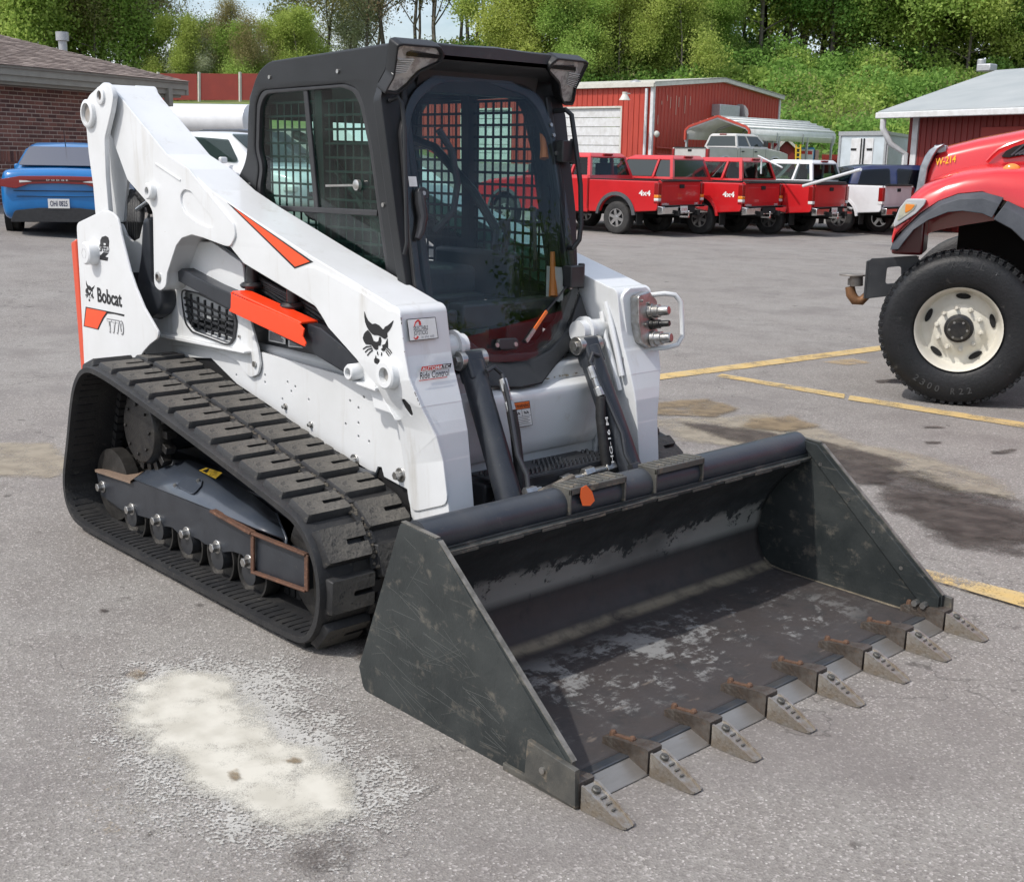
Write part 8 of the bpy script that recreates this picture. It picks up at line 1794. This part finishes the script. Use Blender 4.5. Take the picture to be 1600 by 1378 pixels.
def tree(kind, r, d, s_, where, zoff=0):
    tm, cm, lf = TREES[kind]; q = W(r, d, T(r, d)+zoff); t = thing('tree', ('tall ' if s_ > .95 else 'low ' if s_ < .5 else 'middling ')+KN[kind]+(' near the front ' if d < 86 else ' farther back ' if d > 98 else ' ')+where, 'tree', q, random.uniform(0, 6.28), 'trees of the wood behind the lot')
    t.scale = (s_, s_, s_*random.uniform(.9, 1.12)); obj('trunk', tm, t); obj('crown', cm, t); return t
def where(px):
    return ('above the brick building roof' if px < 230 else 'above the red panel fence' if px < 400 else 'behind the loader cab' if px < 640 else 'over the cab roof, right part' if px < 900 else 'above the red metal garage' if px < 1110 else 'above the carport' if px < 1300 else 'above the box trailer' if px < 1420 else 'above the pale grey roof')
def trow(d, px0, px1, n, kinds, s0, s1, jr=1.0, jd=3):
    for i in range(n):
        px = px0+(px1-px0)*(i+.5)/n+random.uniform(-1, 1)*(px1-px0)/n*.4; dd_ = d+random.uniform(-jd, jd)
        tree(random.choice(kinds), (px-800)/FPX*dd_, dd_, random.uniform(s0, s1), where(px))
# left mass up to x=350, low gap 350-480, budding wood 480-900, green wood on the right
trow(80, -80, 190, 7, [0, 4, 2, 3], .62, .80); trow(88, -90, 225, 10, [3, 2, 0, 3], .85, 1.05); trow(100, -100, 190, 9, [0, 2, 3, 2], 1.0, 1.2); trow(84, 190, 250, 3, [2, 3, 2], .5, .62)
trow(80, 260, 480, 7, [2, 4, 0, 5], .26, .36); trow(90, 350, 470, 4, [5, 5, 4], .30, .42); trow(78, 230, 400, 5, [0, 5, 4], .26, .36)
trow(94, 500, 570, 3, [5, 2, 2], .62, .78)
trow(92, 560, 900, 11, [3, 3, 2, 3], .8, 1.0); trow(104, 540, 960, 10, [3, 2, 3], .9, 1.1); trow(84, 740, 1010, 6, [4, 0, 2], .45, .62)
trow(92, 880, 1640, 15, [1, 0, 1, 4, 0], .70, .95); trow(96, 900, 1200, 7, [2, 6, 0, 1], .85, 1.1); trow(104, 950, 1320, 8, [6, 1, 6], .9, 1.15); trow(95, 1200, 1640, 9, [6, 1, 1, 0], .85, 1.05); trow(108, 1250, 1700, 9, [1, 6, 1], 1.0, 1.2); trow(88, 1400, 1720, 6, [0, 1, 4], .6, .85); trow(122, 1150, 1750, 10, [1, 0], 1.0, 1.3)
trow(84, 880, 1120, 5, [0, 4], .35, .5)
# trees the loader's glass can mirror, behind and to the right of the camera
for (r, d, k, s_) in ((60, 46, 1, 1.0), (66, 30, 0, 1.0), (72, 18, 1, 1.1), (64, 6, 1, 1.0), (70, -8, 0, 1.0), (60, -22, 2, 1.0), (46, -40, 1, 1.0), (20, -58, 0, 1.0), (-12, -60, 1, 1.0)):
    q = W(r, d, 0); t = thing('tree', 'leafy tree on the far side of the lot', 'tree', q, 0, 'trees on the near side of the lot'); t.scale = (s_,)*3; obj('trunk', TREES[k][0], t); obj('crown', TREES[k][1], t)
# ---- shrubs and creeper covering the bank: lumpy mass of leaf-sized faces
def shrubmass(name, label, rect, n, lf, size, hfun, dens=None):
    (r0, r1, d0, d1) = rect; lumps = []
    m_ = int((r1-r0)*(d1-d0)/9)
    for i in range(m_):
        r = random.uniform(r0, r1); d = random.uniform(d0, d1); h_ = hfun(r, d)*random.uniform(.4, 1.25)
        if h_ <= .05: continue
        lumps.append((r, d, h_, random.uniform(1.0, 2.3)))
    if not lumps: return
    per = max(1, n//len(lumps)); Cs = []
    for (r, d, h_, w) in lumps:
        u = rng.normal(size=(per, 3)); u /= np.linalg.norm(u, axis=1)[:, None]; u[:, 2] = np.abs(u[:, 2]); k = rng.uniform(.72, 1.08, (per, 1)); u = u*k
        c = W(r, d, T(r, d)); loc = u*np.array([w, w, h_])+np.array([c.x, c.y, c.z-.1]); loc += rng.normal(0, .10, loc.shape); Cs.append(loc)
    o = obj(name, quads_mesh(name, leaf_quads(np.concatenate(Cs), size, 1), LF[lf])); tag(o, label, kind='stuff'); return o
hf = lambda r, d: 1.9 if r > 6*(d/70)-2 or d > 76 else .9
shrubmass('shrubbery', 'dense dark creeper and shrubs covering the bank', (2, 44, 71, 96), 100000, 1, .13, hf)
shrubmass('shrubbery', 'bright spring shrubs growing over the bank', (0, 44, 72, 95), 70000, 0, .125, hf)
shrubmass('shrubbery', 'olive shrubs mixed into the bank', (-8, 44, 74, 98), 20000, 2, .10, lambda r, d: 2.0)
shrubmass('undergrowth', 'undergrowth along the top of the left bank', (-40, -10, 77, 92), 50000, 0, .11, lambda r, d: 1.7)
shrubmass('undergrowth', 'undergrowth below the far trees', (-14, 10, 80, 100), 36000, 1, .11, lambda r, d: 1.6)
# dark twiggy shrubs at the foot of the brick wall
def wallshrub(px, py, d, w, h_, label):
    q = Dp(px, py, d); z0 = 0; n = 1400; u = rng.normal(size=(n, 3)); u /= np.linalg.norm(u, axis=1)[:, None]; u *= rng.uniform(.5, 1.05, (n, 1)); t = thing('shrub', label, 'shrub', (q.x, q.y, 0))
    C = u*np.array([w, w, h_/2])+np.array([0, 0, h_/2]); obj('foliage', quads_mesh('foliage', leaf_quads(C, .045, 1), LFD), t); b = B(); b.cyl((0, 0, 0), (0, 0, h_*.5), .03, n=6); b.build('stem', BARK, t)
LFD = leafmat('dark_purple_leaf', (.022, .014, .014), (.06, .035, .03), .15)
wallshrub(83, 240, 26.3, .75, 1.62, 'dark purple shrub against the brick wall, left one'); wallshrub(122, 240, 27.2, .7, 1.75, 'dark purple shrub against the brick wall, right one')
print('TRIS approx', sum(len(m.polygons) for m in bpy.data.meshes), 'objs', len(bpy.data.objects))
